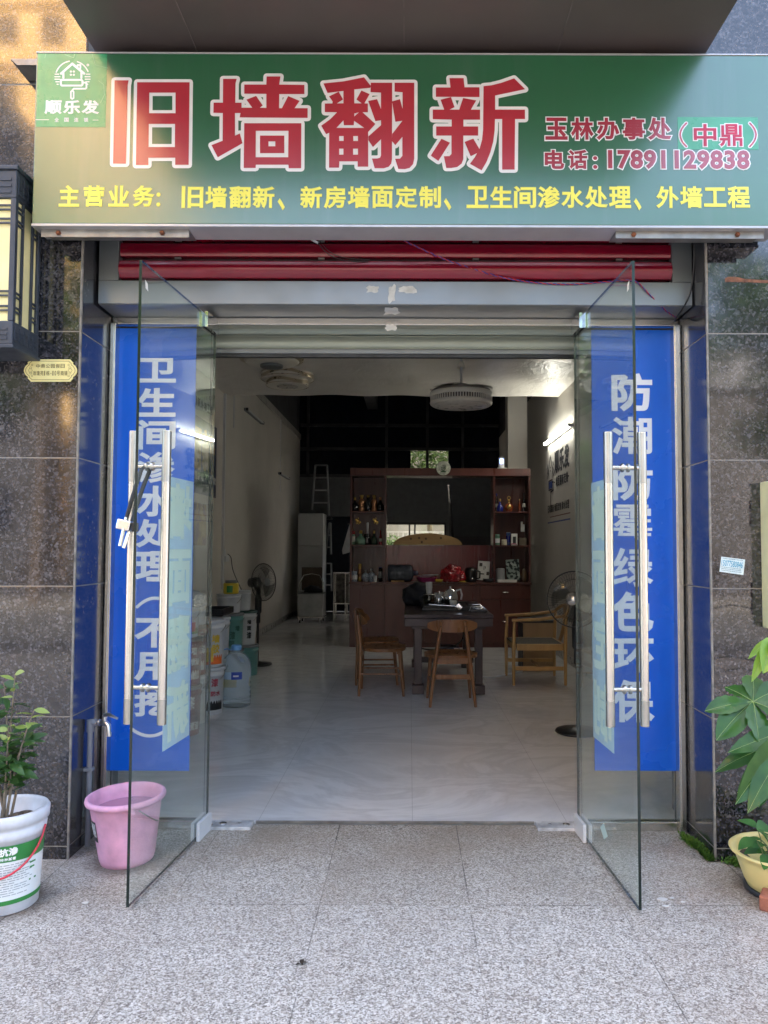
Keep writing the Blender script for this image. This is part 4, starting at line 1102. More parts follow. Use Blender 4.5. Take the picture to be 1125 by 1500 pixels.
for z in [.205 - .0095 * i for i in range(14)]:
    u = -.10
    lim = .075 if rnd.random() < .8 else .02
    while u < lim:
        l_ = rnd.uniform(.008, .035)
        m.add([wl(.002)(u, z, 0), wl(.002)(u + l_, z, 0), wl(.002)(u + l_, z + .0035, 0), wl(.002)(u, z + .0035, 0)], [(0, 1, 2, 3)]); u += l_ + .004
m.build('small_print', pm('grey_ink', (.33, .36, .37), .6), wbk, local=True, fixn=False)
m = MB()
for u0, z0, l_ in ((-.085, .213, .035), (-.085, .176, .05), (-.085, .079, .035), (.09, .19, .03), (.09, .17, .025), (.09, .12, .04)):
    m.add([wl(.0022)(u0, z0, 0), wl(.0022)(u0 + l_, z0, 0), wl(.0022)(u0 + l_, z0 + .007, 0), wl(.0022)(u0, z0 + .007, 0)], [(0, 1, 2, 3)])
m.build('green_print', GRN, wbk, local=True, fixn=False)
# red handle: runs round the front, clipped at both sides
m = MB(); pts = []
for i in range(19):
    t = i / 18; a = R(-168) + R(172) * t; z = .325 - .165 * math.sin(PI * t) ** .8; r_ = rfw(z) + .012 + .014 * math.sin(PI * t)
    pts.append((r_ * math.cos(a), r_ * math.sin(a), z))
m.tube(pts, .0045, 8); m.build('handle', pm('red_handle', (.55, .03, .05), .4, var=.05), wbk, local=True)

def leaf(mb, base, direc, up, L, wd, fold=.25, droop=.25, n=6, tip=.0):
    """one pointed leaf: curved midrib, two halves"""
    d = Vector(direc).normalized(); u = Vector(up); u = (u - d * u.dot(d)).normalized(); s = d.cross(u)
    rows = []
    for i in range(n + 1):
        t = i / n; wv = wd / 2 * (math.sin(PI * min(1, t * .97 + .015)) ** .75) * (1.08 - .35 * t)
        c = Vector(base) + d * (L * t) - Vector((0, 0, 1)) * (droop * L * t * t)
        rows.append((c + s * wv + u * wv * fold, c, c - s * wv + u * wv * fold))
    vs = [p for r_ in rows for p in r_]; fs = []
    for i in range(n):
        a = 3 * i; fs += [(a, a + 1, a + 4, a + 3), (a + 1, a + 2, a + 5, a + 4)]
    mb.add(vs, fs, True)
# the young shrub in the bucket
sh = thing('potted_shrub', 'young green shrub with pale shoot tips growing in the white paint bucket', 'plant', (-1.622, 3.16, .30))
SHL = leaf_mat('shrub_leaf', (.02, .06, .013), (.055, .135, .03)); SHN = leaf_mat('shrub_new_leaf', (.16, .26, .05), (.30, .38, .10))
mb, ms, mn = MB(), MB(), MB(); rnd = random.Random(21)
base = Vector((-1.628, 3.16, .30))
tips = [W(22, 988, 3.10), W(50, 1040, 3.06), W(12, 1065, 3.04), W(6, 1000, 3.2), W(-25, 1010, 3.15), W(36, 1085, 3.12), W(-30, 1080, 3.1), W(14, 1120, 3.05), W(40, 1060, 3.2)]
for i, tp in enumerate(tips):
    b0 = base + Vector((rnd.uniform(-.02, .02), rnd.uniform(-.02, .02), 0)); mid = b0.lerp(tp, .5) + Vector((rnd.uniform(-.03, .03), rnd.uniform(-.03, .03), .05))
    pts = [b0.lerp(mid, t / 6).lerp(mid.lerp(tp, t / 6), t / 6) for t in range(7)]
    ms.tube(pts, .006, 7, .0022)
    nl = 14
    for k_ in range(nl):
        t = .44 + .56 * k_ / (nl - 1); p = b0.lerp(mid, t).lerp(mid.lerp(tp, t), t)
        a = k_ * 2.4 + rnd.uniform(-.4, .4); dr = Vector((math.cos(a), math.sin(a), rnd.uniform(-.15, .55)))
        tgt = mn if (k_ >= nl - 5 and i in (0, 1, 2, 8)) else mb
        leaf(tgt, p, dr, (rnd.uniform(-.6, .6), rnd.uniform(-.9, .2), .7), rnd.uniform(.065, .10) * (.62 if tgt is mn else 1), rnd.uniform(.030, .042) * (.7 if tgt is mn else 1), .22, rnd.uniform(.0, .35), 5)
ms.build('stem', pm('shrub_bark', (.20, .165, .12), .8, var=.25, sc=40), sh)
mb.build('foliage', SHL, sh, fixn=False); mn.build('shoot_tip', SHN, sh, fixn=False)

# tap on a grey riser
SATIN = pm('satin_chrome', (.78, .79, .80), .28, 1.0, var=0)
tp = thing('water_tap', 'chrome water tap on a grey pipe beside the left door', 'tap', (-1.53, 3.74, 0))
GP = pm('grey_pipe', (.24, .245, .27), .55, var=.1)
yp2 = 3.76; xa = W(131.5, 1100, yp2).x
za = W(131, 1058, yp2).z
m = MB(); m.tube([(xa, yp2, .0), (xa, yp2, za - .02)], .0125, 14); m.tube([(xa, yp2, za - .045), (xa, yp2, za + .012)], .017, 14); m.tube([(xa - .004, yp2, za), (xa + .03, yp2, za)], .016, 14)
m.build('riser_pipe', GP, tp)
m = MB(); zc = W(131, 1127, yp2).z; m.box(xa - .026, xa + .018, yp2 - .016, yp2 + .02, zc - .008, zc + .008, .003); m.build('pipe_clip', GP, tp)
m = MB(); xb = xa + .03
m.tube([(xb, yp2, za), (xb + .022, yp2 - .004, za)], .0105, 12); m.tube([(xb + .012, yp2 - .003, za), (xb + .017, yp2 - .003, za)], .017, 6)
m.tube([(xb + .02, yp2 - .005, za), (xb + .05, yp2 - .02, za + .002), (xb + .068, yp2 - .028, za - .008), (xb + .073, yp2 - .032, za - .045)], [.012, .0145, .012, .0095], 14)
m.tube([(xb + .073, yp2 - .032, za - .040), (xb + .0735, yp2 - .032, za - .058)], .0115, 14); m.build('spout', SATIN, tp)
m = MB(); m.tube([(xb + .047, yp2 - .019, za), (xb + .047, yp2 - .019, za + .034)], .0085, 10); m.tube([(xb + .044, yp2 - .018, za + .036), (xb + .07, yp2 - .03, za + .044), (xb + .12, yp2 - .055, za + .030)], [.010, .0085, .006], 8); m.build('lever', SATIN, tp)

# money tree at the right edge
PAL = leaf_mat('palmate_leaf', (.014, .066, .010), (.046, .135, .022), .25); PALN = leaf_mat('palmate_new_leaf', (.17, .33, .035), (.32, .50, .08), .3)
VEIN = pm('leaf_vein', (.30, .42, .13), .5, var=.05)
pt = thing('money_tree', 'money tree with large palmate leaves at the right pillar', 'plant', (1.86, 3.25, 0))
mb, mv, ms, mn, mvn = MB(), MB(), MB(), MB(), MB()
def big_leaf(tgt, vein, base, direc, up, L, wd, droop=.2, fold=.14):
    up = Vector(up) + Vector((random.uniform(-.45, .45), random.uniform(-.2, .2), random.uniform(-.3, .3))); fold = fold * random.uniform(.6, 2.0); droop = droop + random.uniform(0, .12)
    n = 12; d = Vector(direc).normalized(); u = Vector(up); u = (u - d * u.dot(d)).normalized(); s = d.cross(u); rows = []; mid = []
    for i in range(n + 1):
        t = i / n; wv = wd / 2 * max(.012, math.sin(PI * t ** 1.25) ** .85)
        if i == n: wv = .0008
        c = Vector(base) + d * (L * t) - Vector((0, 0, 1)) * (droop * L * t * t)
        ro = []
        for j in range(-3, 4):
            q = j / 3; rip = .10 * wv * math.sin(t * 40) * abs(q)
            ro.append(c + s * wv * q + u * (wv * abs(q) * fold * 1.6 - wv * .5 * q * q * fold + rip))
        rows.append(ro); mid.append(c + u * .0012)
    vs = [p for r_ in rows for p in r_]; fs = []
    for i in range(n):
        for j in range(6): a = 7 * i + j; fs.append((a, a + 1, a + 8, a + 7))
    tgt.add(vs, fs, True)
    vein.tube(mid, .0012, 5, .0005)
trunk = Vector((1.93, 3.25, 0)); hubs = []
def hub(px, py, y, spec, new=False):
    h = W(px, py, y)
    st0 = trunk + Vector((0, 0, h.z + .02 if py < 1150 else h.z + .1)); ms.tube([st0, st0.lerp(h, .5) + Vector((0, 0, .05)), h], .0042, 7, .0032)
    for (ex, ey, dy, wd, dr) in spec:
        e = W(ex, ey, y + dy); v = e - h; L = v.length
        up = Vector((0, -.75, .66)) if not new else Vector((-.35, -.9, .25))
        e2_ = v + Vector((0, 0, dr * L)); big_leaf(mn if new else mb, mvn if new else mv, h, e2_, up, e2_.length, wd, dr)
hub(1103, 1028, 3.12, [(1032, 1041, -.02, .085, .10), (1049, 1082, -.08, .105, .15), (1112, 1085, -.12, .105, .2), (1062, 1003, .10, .09, .05), (1104, 985, .14, .10, .05), (1160, 1000, .05, .10, .1), (1165, 1060, -.08, .105, .2)])
hub(1185, 1062, 3.02, [(1066, 1097, -.02, .085, .05), (1077, 1172, -.12, .12, .25), (1095, 1200, -.15, .11, .35), (1140, 1190, -.1, .11, .3)])
hub(1165, 1085, 3.2, [(1047, 1128, .05, .085, .2), (1080, 1165, .12, .085, .3), (1100, 1190, .12, .08, .35), (1112, 1200, .06, .08, .4)])
hub(1138, 935, 3.05, [(1101, 1014, -.02, .05, .55), (1118, 1012, -.06, .085, .7), (1135, 1020, -.08, .07, .7), (1096, 967, .03, .035, .4)], True)
ms.tube([trunk, trunk + Vector((-.01, 0, .6)), trunk + Vector((.01, .01, 1.1))], .026, 10, .015)
mb.build('foliage', PAL, pt, fixn=False); mv.build('leaf_vein', VEIN, pt); ms.build('stem', pm('green_stem', (.13, .17, .06), .6, var=.2), pt)
mn.build('young_foliage', PALN, pt, fixn=False); mvn.build('young_vein', VEIN, pt)
# yellow basin with pothos
bs = thing('basin_planter', 'pale yellow plastic basin with a leafy plant by the right pillar', 'basin', (1.565, 3.30, 0))
bsp = W(1130, 1283, 3.34)
YB = pm('basin_yellow', (.80, .66, .27), .4, var=.05, sub=.05)
m = MB(); m.lathe([(.118, 0), (.13, .005), (.150, .045), (.178, .125), (.186, .150), (.204, .158), (.208, .166), (.202, .171), (.188, .168), (.178, .155), (.166, .12), (.0005, .11)], (0, 0, 0), 48); m.build('body', YB, bs, local=True)
m = MB(); m.lathe([(.10, -.001), (.150, .0), (.152, .018), (.135, .019)], (0, 0, .0), 32); m.build('saucer', DARK, bs, local=True)
m = MB(); m.grid(lambda u, v: (.165 * v * math.cos(2 * PI * u), .165 * v * math.sin(2 * PI * u), .118 + .01 * math.sin(17 * u + 7 * v)), 32, 6); m.build('soil', MATS['soil'], bs, local=True)
ph = thing('pothos', 'small glossy green plant growing in the yellow basin', 'plant', (1.565, 3.30, .12))
mb = MB(); ms = MB(); rnd = random.Random(5)
PHL = leaf_mat('pothos_leaf', (.03, .11, .02), (.08, .21, .045), .25)
for i in range(26):
    a = rnd.uniform(0, 2 * PI); r_ = rnd.uniform(.02, .10); b0 = Vector((1.565 + r_ * math.cos(a), 3.30 + r_ * math.sin(a), .12)); tpz = b0 + Vector((math.cos(a) * rnd.uniform(.0, .07), math.sin(a) * rnd.uniform(0, .07), rnd.uniform(.03, .13)))
    ms.tube([b0, b0.lerp(tpz, .5) + Vector((0, 0, .015)), tpz], .0025, 6)
    leaf(mb, tpz, (math.cos(a + rnd.uniform(-.8, .8)), math.sin(a + rnd.uniform(-.8, .8)), rnd.uniform(-.1, .6)), (0, -.2, 1), rnd.uniform(.07, .11), rnd.uniform(.05, .075), .22, .3, 7)
big = W(1090, 1170, 3.35)
leaf(mb, (1.50, 3.32, .16), (-.9, -.25, .12), (0, -.3, 1), .10, .055, .2, .2, 8); leaf(mb, (1.54, 3.36, .24), (-.6, -.5, .25), (0, -.6, .8), .11, .07, .2, .2, 8)
ms.tube([(1.56, 3.34, .12), (1.55, 3.35, .19), (1.54, 3.36, .24)], .003, 6)
mb.build('foliage', PHL, ph, fixn=False); ms.build('stem', MATS['green_stem'], ph)
# broken brick
bk = GR(1122, 1334); k = NT('brick'); k.set(col=k.ramp(k.noise(30, 6, .7), [(.3, (.22, .075, .045)), (.7, (.40, .15, .09))]), rough=.9); k.bump(k.noise(80, 6), .4, .006)
m = MB(); bc = GR(1120, 1336); m.box(bc.x - .02, bc.x + .19, bc.y + .0, bc.y + .10, 0, .058, .006, Matrix.Rotation(R(-32), 3, 'Z'), (bc.x, bc.y, 0)); tag(m.build('brick', k.m), 'weathered red brick on the paving before the yellow basin', 'brick')
# moss at the foot of the right pillar
mb = MB(); rnd = random.Random(11)
for i in range(3200):
    t = rnd.random() ** .7; x = 1.355 + .15 * t * t + .02 * t + rnd.gauss(0, .014) * (.5 + t); y = 3.90 - .37 * t + rnd.gauss(0, .022)
    if x > RX - .004 and y > PY - .006: x = RX - .005 - rnd.random() * .03
    hgt = rnd.uniform(.008, .045); a = rnd.uniform(0, 2 * PI); d = Vector((math.cos(a), math.sin(a), rnd.uniform(.2, 1.6))).normalized()
    s = Vector((-math.sin(a), math.cos(a), 0)) * rnd.uniform(.003, .006); p = Vector((x, y, hgt * .6 * rnd.random())); q = p + d * rnd.uniform(.010, .024)
    mb.add([p, p.lerp(q, .5) + s, q, p.lerp(q, .5) - s], [(0, 1, 2, 3)])
tag(mb.build('moss', leaf_mat('moss_leaf', (.045, .12, .012), (.13, .25, .03), .7), fixn=False), 'strip of green moss and weeds at the foot of the right pillar', 'moss', kind='stuff')
# litter on the paving
m = MB(); rnd = random.Random(3)
lp = GR(440, 1412)
for _ in range(5):
    a = rnd.uniform(0, 6.3); leaf(m, lp + Vector((rnd.uniform(-.006, .006), rnd.uniform(-.006, .006), .003)), (math.cos(a), math.sin(a), .3), (0, 0, 1), .022, .012, .5, .2, 4)
tag(m.build('dead_leaf', pm('dead_leaf_brown', (.04, .028, .018), .9), fixn=False), 'small curled dark dead leaf lying on the grey paving', 'leaf')
for i, (px, py, s_) in enumerate(((125, 1323, .02), (975, 1328, .016), (985, 1316, .012), (1000, 1322, .011), (1003, 1370, .012), (905, 1370, .008), (970, 1318, .03))):
    p = GR(px, py); m = MB(); n = 7
    m.prism([(p.x + s_ * rnd.uniform(.5, 1) * math.cos(2 * PI * q / n), p.y + .5 * s_ * rnd.uniform(.5, 1) * math.sin(2 * PI * q / n)) for q in range(n)], .0006, .004, 'xy')
    lab = 'white plaster chip lying on the paving before the left bucket' if i == 0 else 'white plaster chips scattered on the paving before the right door'
    tag(m.build('plaster_chip', pm('plaster_chip_white', (.62, .61, .58), .9)), lab, 'plaster chip', group=None if i == 0 else 'plaster chips before the right door')
# ---------------------------------------------------------------- inside: fittings
LENS = pm('lamp_diffuser', (.76, .72, .62), .35, var=.03); GOLD = pm('champagne_metal', (.50, .43, .30), .3, .7, var=.08)
def at_ceiling(px, py, z): return GR(px, py, z)
c = at_ceiling(398, 531, 3.42)
t = thing('ceiling_lamp', 'flat cream disc ceiling lamp with a round silver centre', 'ceiling lamp', c, group='ceiling lamps near the shop entrance')
m = MB(); m.lathe([(.325, .055), (.345, .04), (.335, .02), (.30, .012)], c, 48); m.build('rim', GOLD, t)
m = MB(); m.lathe([(.305, .02), (.26, -.012), (.15, -.03), (.001, -.034)], c, 48); m.build('diffuser', LENS, t)
m = MB(); m.lathe([(.125, -.028), (.12, -.052), (.10, -.058), (.001, -.058)], c, 32); m.build('centre_ring', ALU, t)
c = at_ceiling(421, 566, 3.32)
t = thing('ceiling_lamp', 'two tier round ceiling lamp with wavy gold bands', 'ceiling lamp', c, group='ceiling lamps near the shop entrance')
m = MB(); m.lathe([(.30, .16), (.305, .15), (.305, .085), (.29, .075)], c, 48); m.build('upper_tier', LENS, t)
m = MB(); m.lathe([(.24, .075), (.245, .065), (.245, .01), (.23, .0)], c, 48); m.build('lower_tier', LENS, t)
m = MB()
for r_, z0, z1 in ((.308, .145, .155), (.308, .078, .088), (.248, .002, .012)): m.lathe([(r_, z0), (r_ + .004, (z0 + z1) / 2), (r_, z1)], c, 48, cap=False)
for r_, z0, am, ph in ((.307, .118, .018, 0), (.247, .038, .012, 1)):
    m.grid(lambda u, v: (c.x + r_ * math.cos(2 * PI * u), c.y + r_ * math.sin(2 * PI * u), c.z + z0 + (v - .5) * .035 + am * math.sin(6 * PI * u + ph)), 72, 1)
m.build('gold_band', GOLD, t)
m = MB(); m.lathe([(.125, -.001), (.12, -.008), (.001, -.008)], c, 32); m.build('centre_disc', pm('lamp_centre', (.45, .42, .36), .3, .3), t)
# fan lamp
FY = 7.5; fc = W(675.5, 583, FY)
t = thing('fan_lamp', 'cream drum ceiling fan lamp hanging from a white rod', 'fan lamp', (fc.x, FY, fc.z))
fr_ = 45.5 * FY / F_PX; c = Vector((fc.x, FY, fc.z))
m = MB(); m.cyl(c + Vector((0, 0, .13)), (c.x, c.y, CEIL), .013); m.build('rod', WHITE, t)
m = MB(); zz_ = W(676, 537, FY).z; m.lathe([(.018, -.005), (.045, -.015), (.028, .035), (.016, .05)], (c.x, c.y, zz_), 24); m.build('rod_cup', LENS, t)
m = MB(); m.lathe([(fr_ * .97, .055), (fr_ * .93, .075), (.16, .10), (.06, .135), (.001, .14)], c, 48); m.build('top_cover', pm('fan_cover', (.30, .26, .22), .4, .2), t)
m = MB()
for i in range(4):
    a = i * PI / 2 + .4
    m.grid(lambda u, v: (c.x + (.06 + .25 * u) * math.cos(a + v * .9 * (.3 + u)), c.y + (.06 + .25 * u) * math.sin(a + v * .9 * (.3 + u)), c.z + .115 - .035 * u + .010 * v), 6, 5)
bl_ = m.build('fan_blade', pm('fan_blade', (.34, .30, .26), .35), t)
m = MB(); m.lathe([(fr_, .05), (fr_ + .004, .04), (fr_ + .004, .012), (fr_, .004)], c, 64); m.build('upper_ring', LENS, t)
m = MB(); m.lathe([(fr_ - .012, .004), (fr_ - .012, -.04)], c, 64, cap=False); m.build('vent_backing', pm('vent_dark', (.13, .11, .09), .5), t)
m = MB()
for i in range(72):
    a = 2 * PI * i / 72; p = c + Vector(((fr_ - .004) * math.cos(a), (fr_ - .004) * math.sin(a), 0)); m.box(p.x - .005, p.x + .005, p.y - .005, p.y + .005, p.z - .04, p.z + .003, 0, Matrix.Rotation(a, 3, 'Z'))
m.build('vent_fin', LENS, t)
m = MB(); m.lathe([(fr_, -.04), (fr_ + .004, -.05), (fr_, -.065), (fr_ * .94, -.078), (fr_ * .86, -.06)], c, 64); m.build('lower_ring', LENS, t)
m = MB(); m.lathe([(fr_ * .86, -.066), (fr_ * .80, -.082), (.001, -.088)], c, 64); m.build('diffuser', pm('fan_diffuser', (.70, .66, .58), .3), t)
# lit tube lamp on the right wall
pa, pb = XW(798, 646, RX1 - .05), XW(834, 628, RX1 - .05); tz = (pa.z + pb.z) / 2
t = thing('tube_lamp', 'lit white tube lamp on the right interior wall', 'tube lamp', (RX1, (pa.y + pb.y) / 2, tz))
MB().box(RX1 - .03, RX1 - .001, pb.y, pa.y, tz - .02, tz + .02, .003).build('batten', WHITE, t)
em = NT('lit_tube'); em.set(col=(.9, .9, .85), emi=(1, .98, .86), emis=6.0)
m = MB(); m.tube([(RX1 - .05, pb.y + .02, tz), (RX1 - .05, pa.y - .02, tz)], .015, 12); m.build('tube', em.m, t)
m = MB()
for y in (pb.y, pa.y - .02): m.box(RX1 - .07, RX1 - .03, y, y + .02, tz - .022, tz + .022, .003)
m.build('end_cap', WHITE, t)
# two dead tube lamps on the left wall
for i, (p0, p1, lab) in enumerate((((362, 599), (386, 620), 'unlit tube lamp high on the left wall near the disc lamps'), ((411, 691), (424, 703), 'unlit tube lamp low on the left wall near the ladder'))):
    a, b = XW(*p0, RX0 + .05), XW(*p1, RX0 + .05); z = (a.z + b.z) / 2
    t = thing('wall_tube_lamp', lab, 'tube lamp', (RX0, (a.y + b.y) / 2, z), group='unlit tube lamps on the left wall')
    MB().box(RX0 + .001, RX0 + .03, a.y, b.y, z - .02, z + .02, .003).build('batten', GREYP, t)
    m = MB(); m.tube([(RX0 + .05, a.y + .02, z), (RX0 + .05, b.y - .02, z)], .014, 10); m.build('tube', WHITE, t)
    m = MB()
    for y in (a.y, b.y - .03): m.box(RX0 + .03, RX0 + .065, y, y + .03, z - .022, z + .022, .003)
    m.build('end_cap', BLACK, t)
# wall decal: black logo and lettering
dx = RX1 - .0015
dq = lambda u, v, w: (dx - w, u, v)
def DP(px, py): p = XW(px, py, dx); return (p.y, p.z)
wd_ = thing('wall_logo', 'black house and roller logo lettered on the right interior wall', 'wall logo', (RX1, 10.5, 2.4))
yA, yB = DP(802, 700)[0], 8.4            # far end, near end
zT, zB = DP(812, 664)[1], DP(812, 762)[1]
H = zT - zB
def D2(u, v): return (yA - u * H * 1.0, zB + v * H)     # u runs to the reader's right (towards the entrance)
m = MB(); S2 = lambda pts, w, cl=False: put_stroke(m, [D2(*p) for p in pts], w * H, dq, .0005 + .00001 * len(m.f), cl)
S2([(.06, .74), (.26, 1.0), (.46, .74)], .035); S2([(.12, .74), (.12, .66)], .03); S2([(.40, .74), (.40, .66)], .03)
for v in (.88, .8, .72): S2([(.0, v - .05), (.05, v)], .025); S2([(.47, v), (.53, v - .05)], .025)
for a in (.235, .285):
    for b in (.77, .82): S2([(a, b), (a + .001, b)], .03)
S2([(.44, .58), (.50, .58), (.50, .46), (.27, .44), (.27, .40)], .03); S2([(.27, .38), (.27, .24)], .05)
S2([(.10, .62), (.42, .62), (.42, .48), (.10, .48)], .02, True)
for i, ch in enumerate('顺乐发'):
    a, b = D2(.60 + .36 * i, .70), D2(.92 + .36 * i, 1.0); put_text(m, ch, (a[0], b[0], a[1], b[1]), dq, .05, 1, .0005, .0003, ch)
S2([(.60, .56), (.66, .56)], .02); S2([(1.60, .56), (1.66, .56)], .02)
for i, ch in enumerate('墙面翻新定制'):
    a, b = D2(.70 + .148 * i, .49), D2(.82 + .148 * i, .63); put_text(m, ch, (a[0], b[0], a[1], b[1]), dq, .04, 1, .0005, .0003, ch)
for i, ch in enumerate('旧墙翻新墙面定制渗水处理'):
    x = .02 + .13 * i + .03 * (i // 4); a, b = D2(x, .13), D2(x + .11, .24); put_text(m, ch, (a[0], b[0], a[1], b[1]), dq, .035, 1, .0005, .0003, ch)
m.build('lettering', BLACKT, wd_)
m = MB(); a, b = D2(.115, .495), D2(.405, .605); put_poly(m, [[(a[0], a[1]), (b[0], a[1]), (b[0], b[1]), (a[0], b[1])]], dq, .0012)
a, b = D2(.0, -.035), D2(1.7, -.015); put_poly(m, [[(a[0], a[1]), (b[0], a[1]), (b[0], b[1]), (a[0], b[1])]], dq, .0008); m.build('blue_shape', pm('logo_blue', (.015, .06, .30), .5), wd_)
m = MB(); a, b = D2(.2, .05), D2(1.7, .065); put_poly(m, [[(a[0], a[1]), (b[0], a[1]), (b[0], b[1]), (a[0], b[1])]], dq, .0008); m.build('brown_line', pm('logo_brown', (.20, .07, .05), .6), wd_)
# posters on the left wall
lq = lambda u, v, w: (RX0 + .003 + w, u, v)
def poster(y0, y1, z0, z1, mat, label):
    t = thing('poster', label, 'poster', (RX0, (y0 + y1) / 2, z0), group='posters on the left interior wall'); MB().box(RX0 + .0005, RX0 + .003, y0, y1, z0, z1).build('sheet', mat, t); return t
p1 = poster(8.25, 9.72, 2.06, 2.95, pm('poster_navy', (.012, .03, .09), .4, var=.3, sc=3), 'navy poster with gold characters on the left interior wall')
m = MB(); 
for i, ch in enumerate('翻新'): put_text(m, ch, (8.42 + .64 * i, 8.98 + .62 * i, 2.36, 2.82), lq, .05, 1, .0006, .0003, ch)
m.build('gold_lettering', pm('poster_gold', (.42, .26, .05), .4, var=.2), p1)
m = MB()
for i, ch in enumerate('无需铲墙不用搬家'): put_text(m, ch, (8.62 + .13 * i + (.06 if i > 3 else 0), 8.73 + .13 * i + (.06 if i > 3 else 0), 2.22, 2.31), lq, .03, 1, .0006, .0003, ch)
m.build('lettering', WHITET, p1)
k = NT('poster_picture'); k.set(col=k.ramp(k.noise(3.5, 5, .6, None, 1), [(.3, (.03, .025, .07)), (.45, (.16, .07, .10)), (.55, (.42, .26, .06)), (.7, (.55, .42, .16))]), rough=.4)
poster(8.25, 9.28, 1.46, 1.95, k.m, 'purple and gold landscape poster below the navy poster')
p3_ = poster(8.3, 9.6, 3.05, 3.2, pm('poster_white', (.55, .54, .50), .7), 'narrow pale notice strip above the navy poster')
m = MB()
for i, ch in enumerate('旧墙翻新外墙工程'): put_text(m, ch, (8.4 + .14 * i, 8.51 + .14 * i, 3.07, 3.17), lq, .03, 1, .0006, .0003, ch)
m.build('lettering', BLACKT, p3_)
# sockets with a lead
so = XW(327, 815, RX0)
t = thing('wall_socket', 'white wall socket and plug with a black lead on the left wall', 'socket', so)
m = MB(); m.box(RX0, RX0 + .03, so.y - .10, so.y + .02, so.z, so.z + .10, .006); m.box(RX0, RX0 + .035, so.y + .025, so.y + .20, so.z - .07, so.z + .02, .006); m.build('plate', WHITE, t)
m = MB(); m.tube(wire('', '', [(RX0 + .04, so.y + .08, so.z + .03), (RX0 + .07, so.y + .14, so.z - .02), (RX0 + .09, so.y + .2, so.z - .2), (RX0 + .3, so.y - .2, so.z - .45)], .005, None), .006, 6); m.build('lead', BLACK, t)

# ---------------------------------------------------------------- back cabinet
CBX0, CBX1, CBY, CBD = -.865, 1.757, 11.2, .38
CAB = wood_mat('mahogany', (.060, .013, .009), (.105, .026, .017), .32, 5)
CABR = wood_mat('red_panel', (.10, .010, .011), (.15, .018, .019), .25, 4)
zt = W(640, 686, CBY).z; zt2 = W(640, 697, CBY).z
zs1, zs2, zs3 = W(540, 748.5, CBY).z, W(540, 798, CBY).z, W(540, 852.5, CBY).z
xv1, xv2 = W(564, 760, CBY).x, W(724, 760, CBY).x
cb = thing('display_cabinet', 'dark mahogany wall cabinet with open shelves of bottles', 'cabinet', ((CBX0 + CBX1) / 2, CBY, FZ))
y1_ = CBY + CBD
MB().box(CBX0, CBX1, CBY - .015, y1_, zt2, zt, .003).build('top_board', CAB, cb)
for x in (CBX0, xv1 - .012, xv2 - .012, CBX1 - .025): MB().box(x, x + .025, CBY, y1_ - .002, zs3 + .001, zt2 - .001, .001).build('upright', CAB, cb)
for x0, x1 in ((CBX0 + .026, xv1 - .013), (xv2 + .014, CBX1 - .026)):
    for z in (zs1, zs2): MB().box(x0, x1, CBY + .004, y1_ - .02, z - .022, z, .001).build('shelf', CAB, cb)
    MB().box(x0, x1, y1_ - .015, y1_ - .003, zs3 + .003, zt2 - .002).build('back_panel', CAB, cb)
MB().box(xv1 + .014, xv2 - .013, CBY + .2, CBY + .215, zs3 + .003, zs2 - .002, .001).build('red_panel', CABR, cb)
MB().box(CBX0 - .008, CBX1 + .008, CBY - .02, y1_, zs3 - .03, zs3, .003).build('counter_top', CAB, cb)
MB().box(CBX0, CBX1, CBY + .012, y1_ - .003, FZ, zs3 - .032).build('base_box', CAB, cb)
xs_ = [CBX0, xv1, .22, 1.02, CBX1]
for i in range(4):
    if i < 3: MB().box(xs_[i] + .004, xs_[i + 1] - .004, CBY - .008, CBY + .011, FZ + .07, zs3 - .04, .003).build('door', CAB, cb)
for z0, z1 in ((zs3 - .24, zs3 - .04), (FZ + .07, zs3 - .25)):
    dd = MB().box(xs_[3] + .004, xs_[4] - .004, CBY - .008, CBY + .011, z0, z1, .003).build('drawer', CAB, cb)
    m = MB(); m.tube([((xs_[3] + xs_[4]) / 2 - .04, CBY - .02, (z0 + z1) / 2), ((xs_[3] + xs_[4]) / 2 + .04, CBY - .02, (z0 + z1) / 2)], .005, 8); m.build('handle', STEEL, dd)
# pine half-round board standing on the red panel
PINE = wood_mat('pine', (.30, .17, .06), (.42, .26, .10), .5, 6, (.15, 1, 1))
pA, pB = W(576, 797, CBY + .19).x, W(677, 797, CBY + .19).x; zp = W(625, 781.5, CBY + .19).z - zs2
pts = [(pA, zs2 + .001)] + [((pA + pB) / 2 - (pB - pA) / 2 * math.cos(PI * i / 20), zs2 + .001 + zp * math.sin(PI * i / 20)) for i in range(1, 20)] + [(pB, zs2 + .001)]
hrb = MB().prism(pts, CBY + .18, CBY + .22, 'xz'); ob = hrb.build('pine_board', PINE); tag(ob, 'half-round pale pine board with dark knots on the cabinet', 'board')
m = MB()
for px, py in ((614, 788), (602, 789), (624, 789), (646, 788), (618, 794)):
    p = W(px, py, CBY + .178); m.lathe([(.018, 0), (.016, -.003), (.001, -.004)], p, 10, axis=(0, 1, 0))
m.build('knot', pm('pine_knot', (.10, .05, .02), .6), ob)

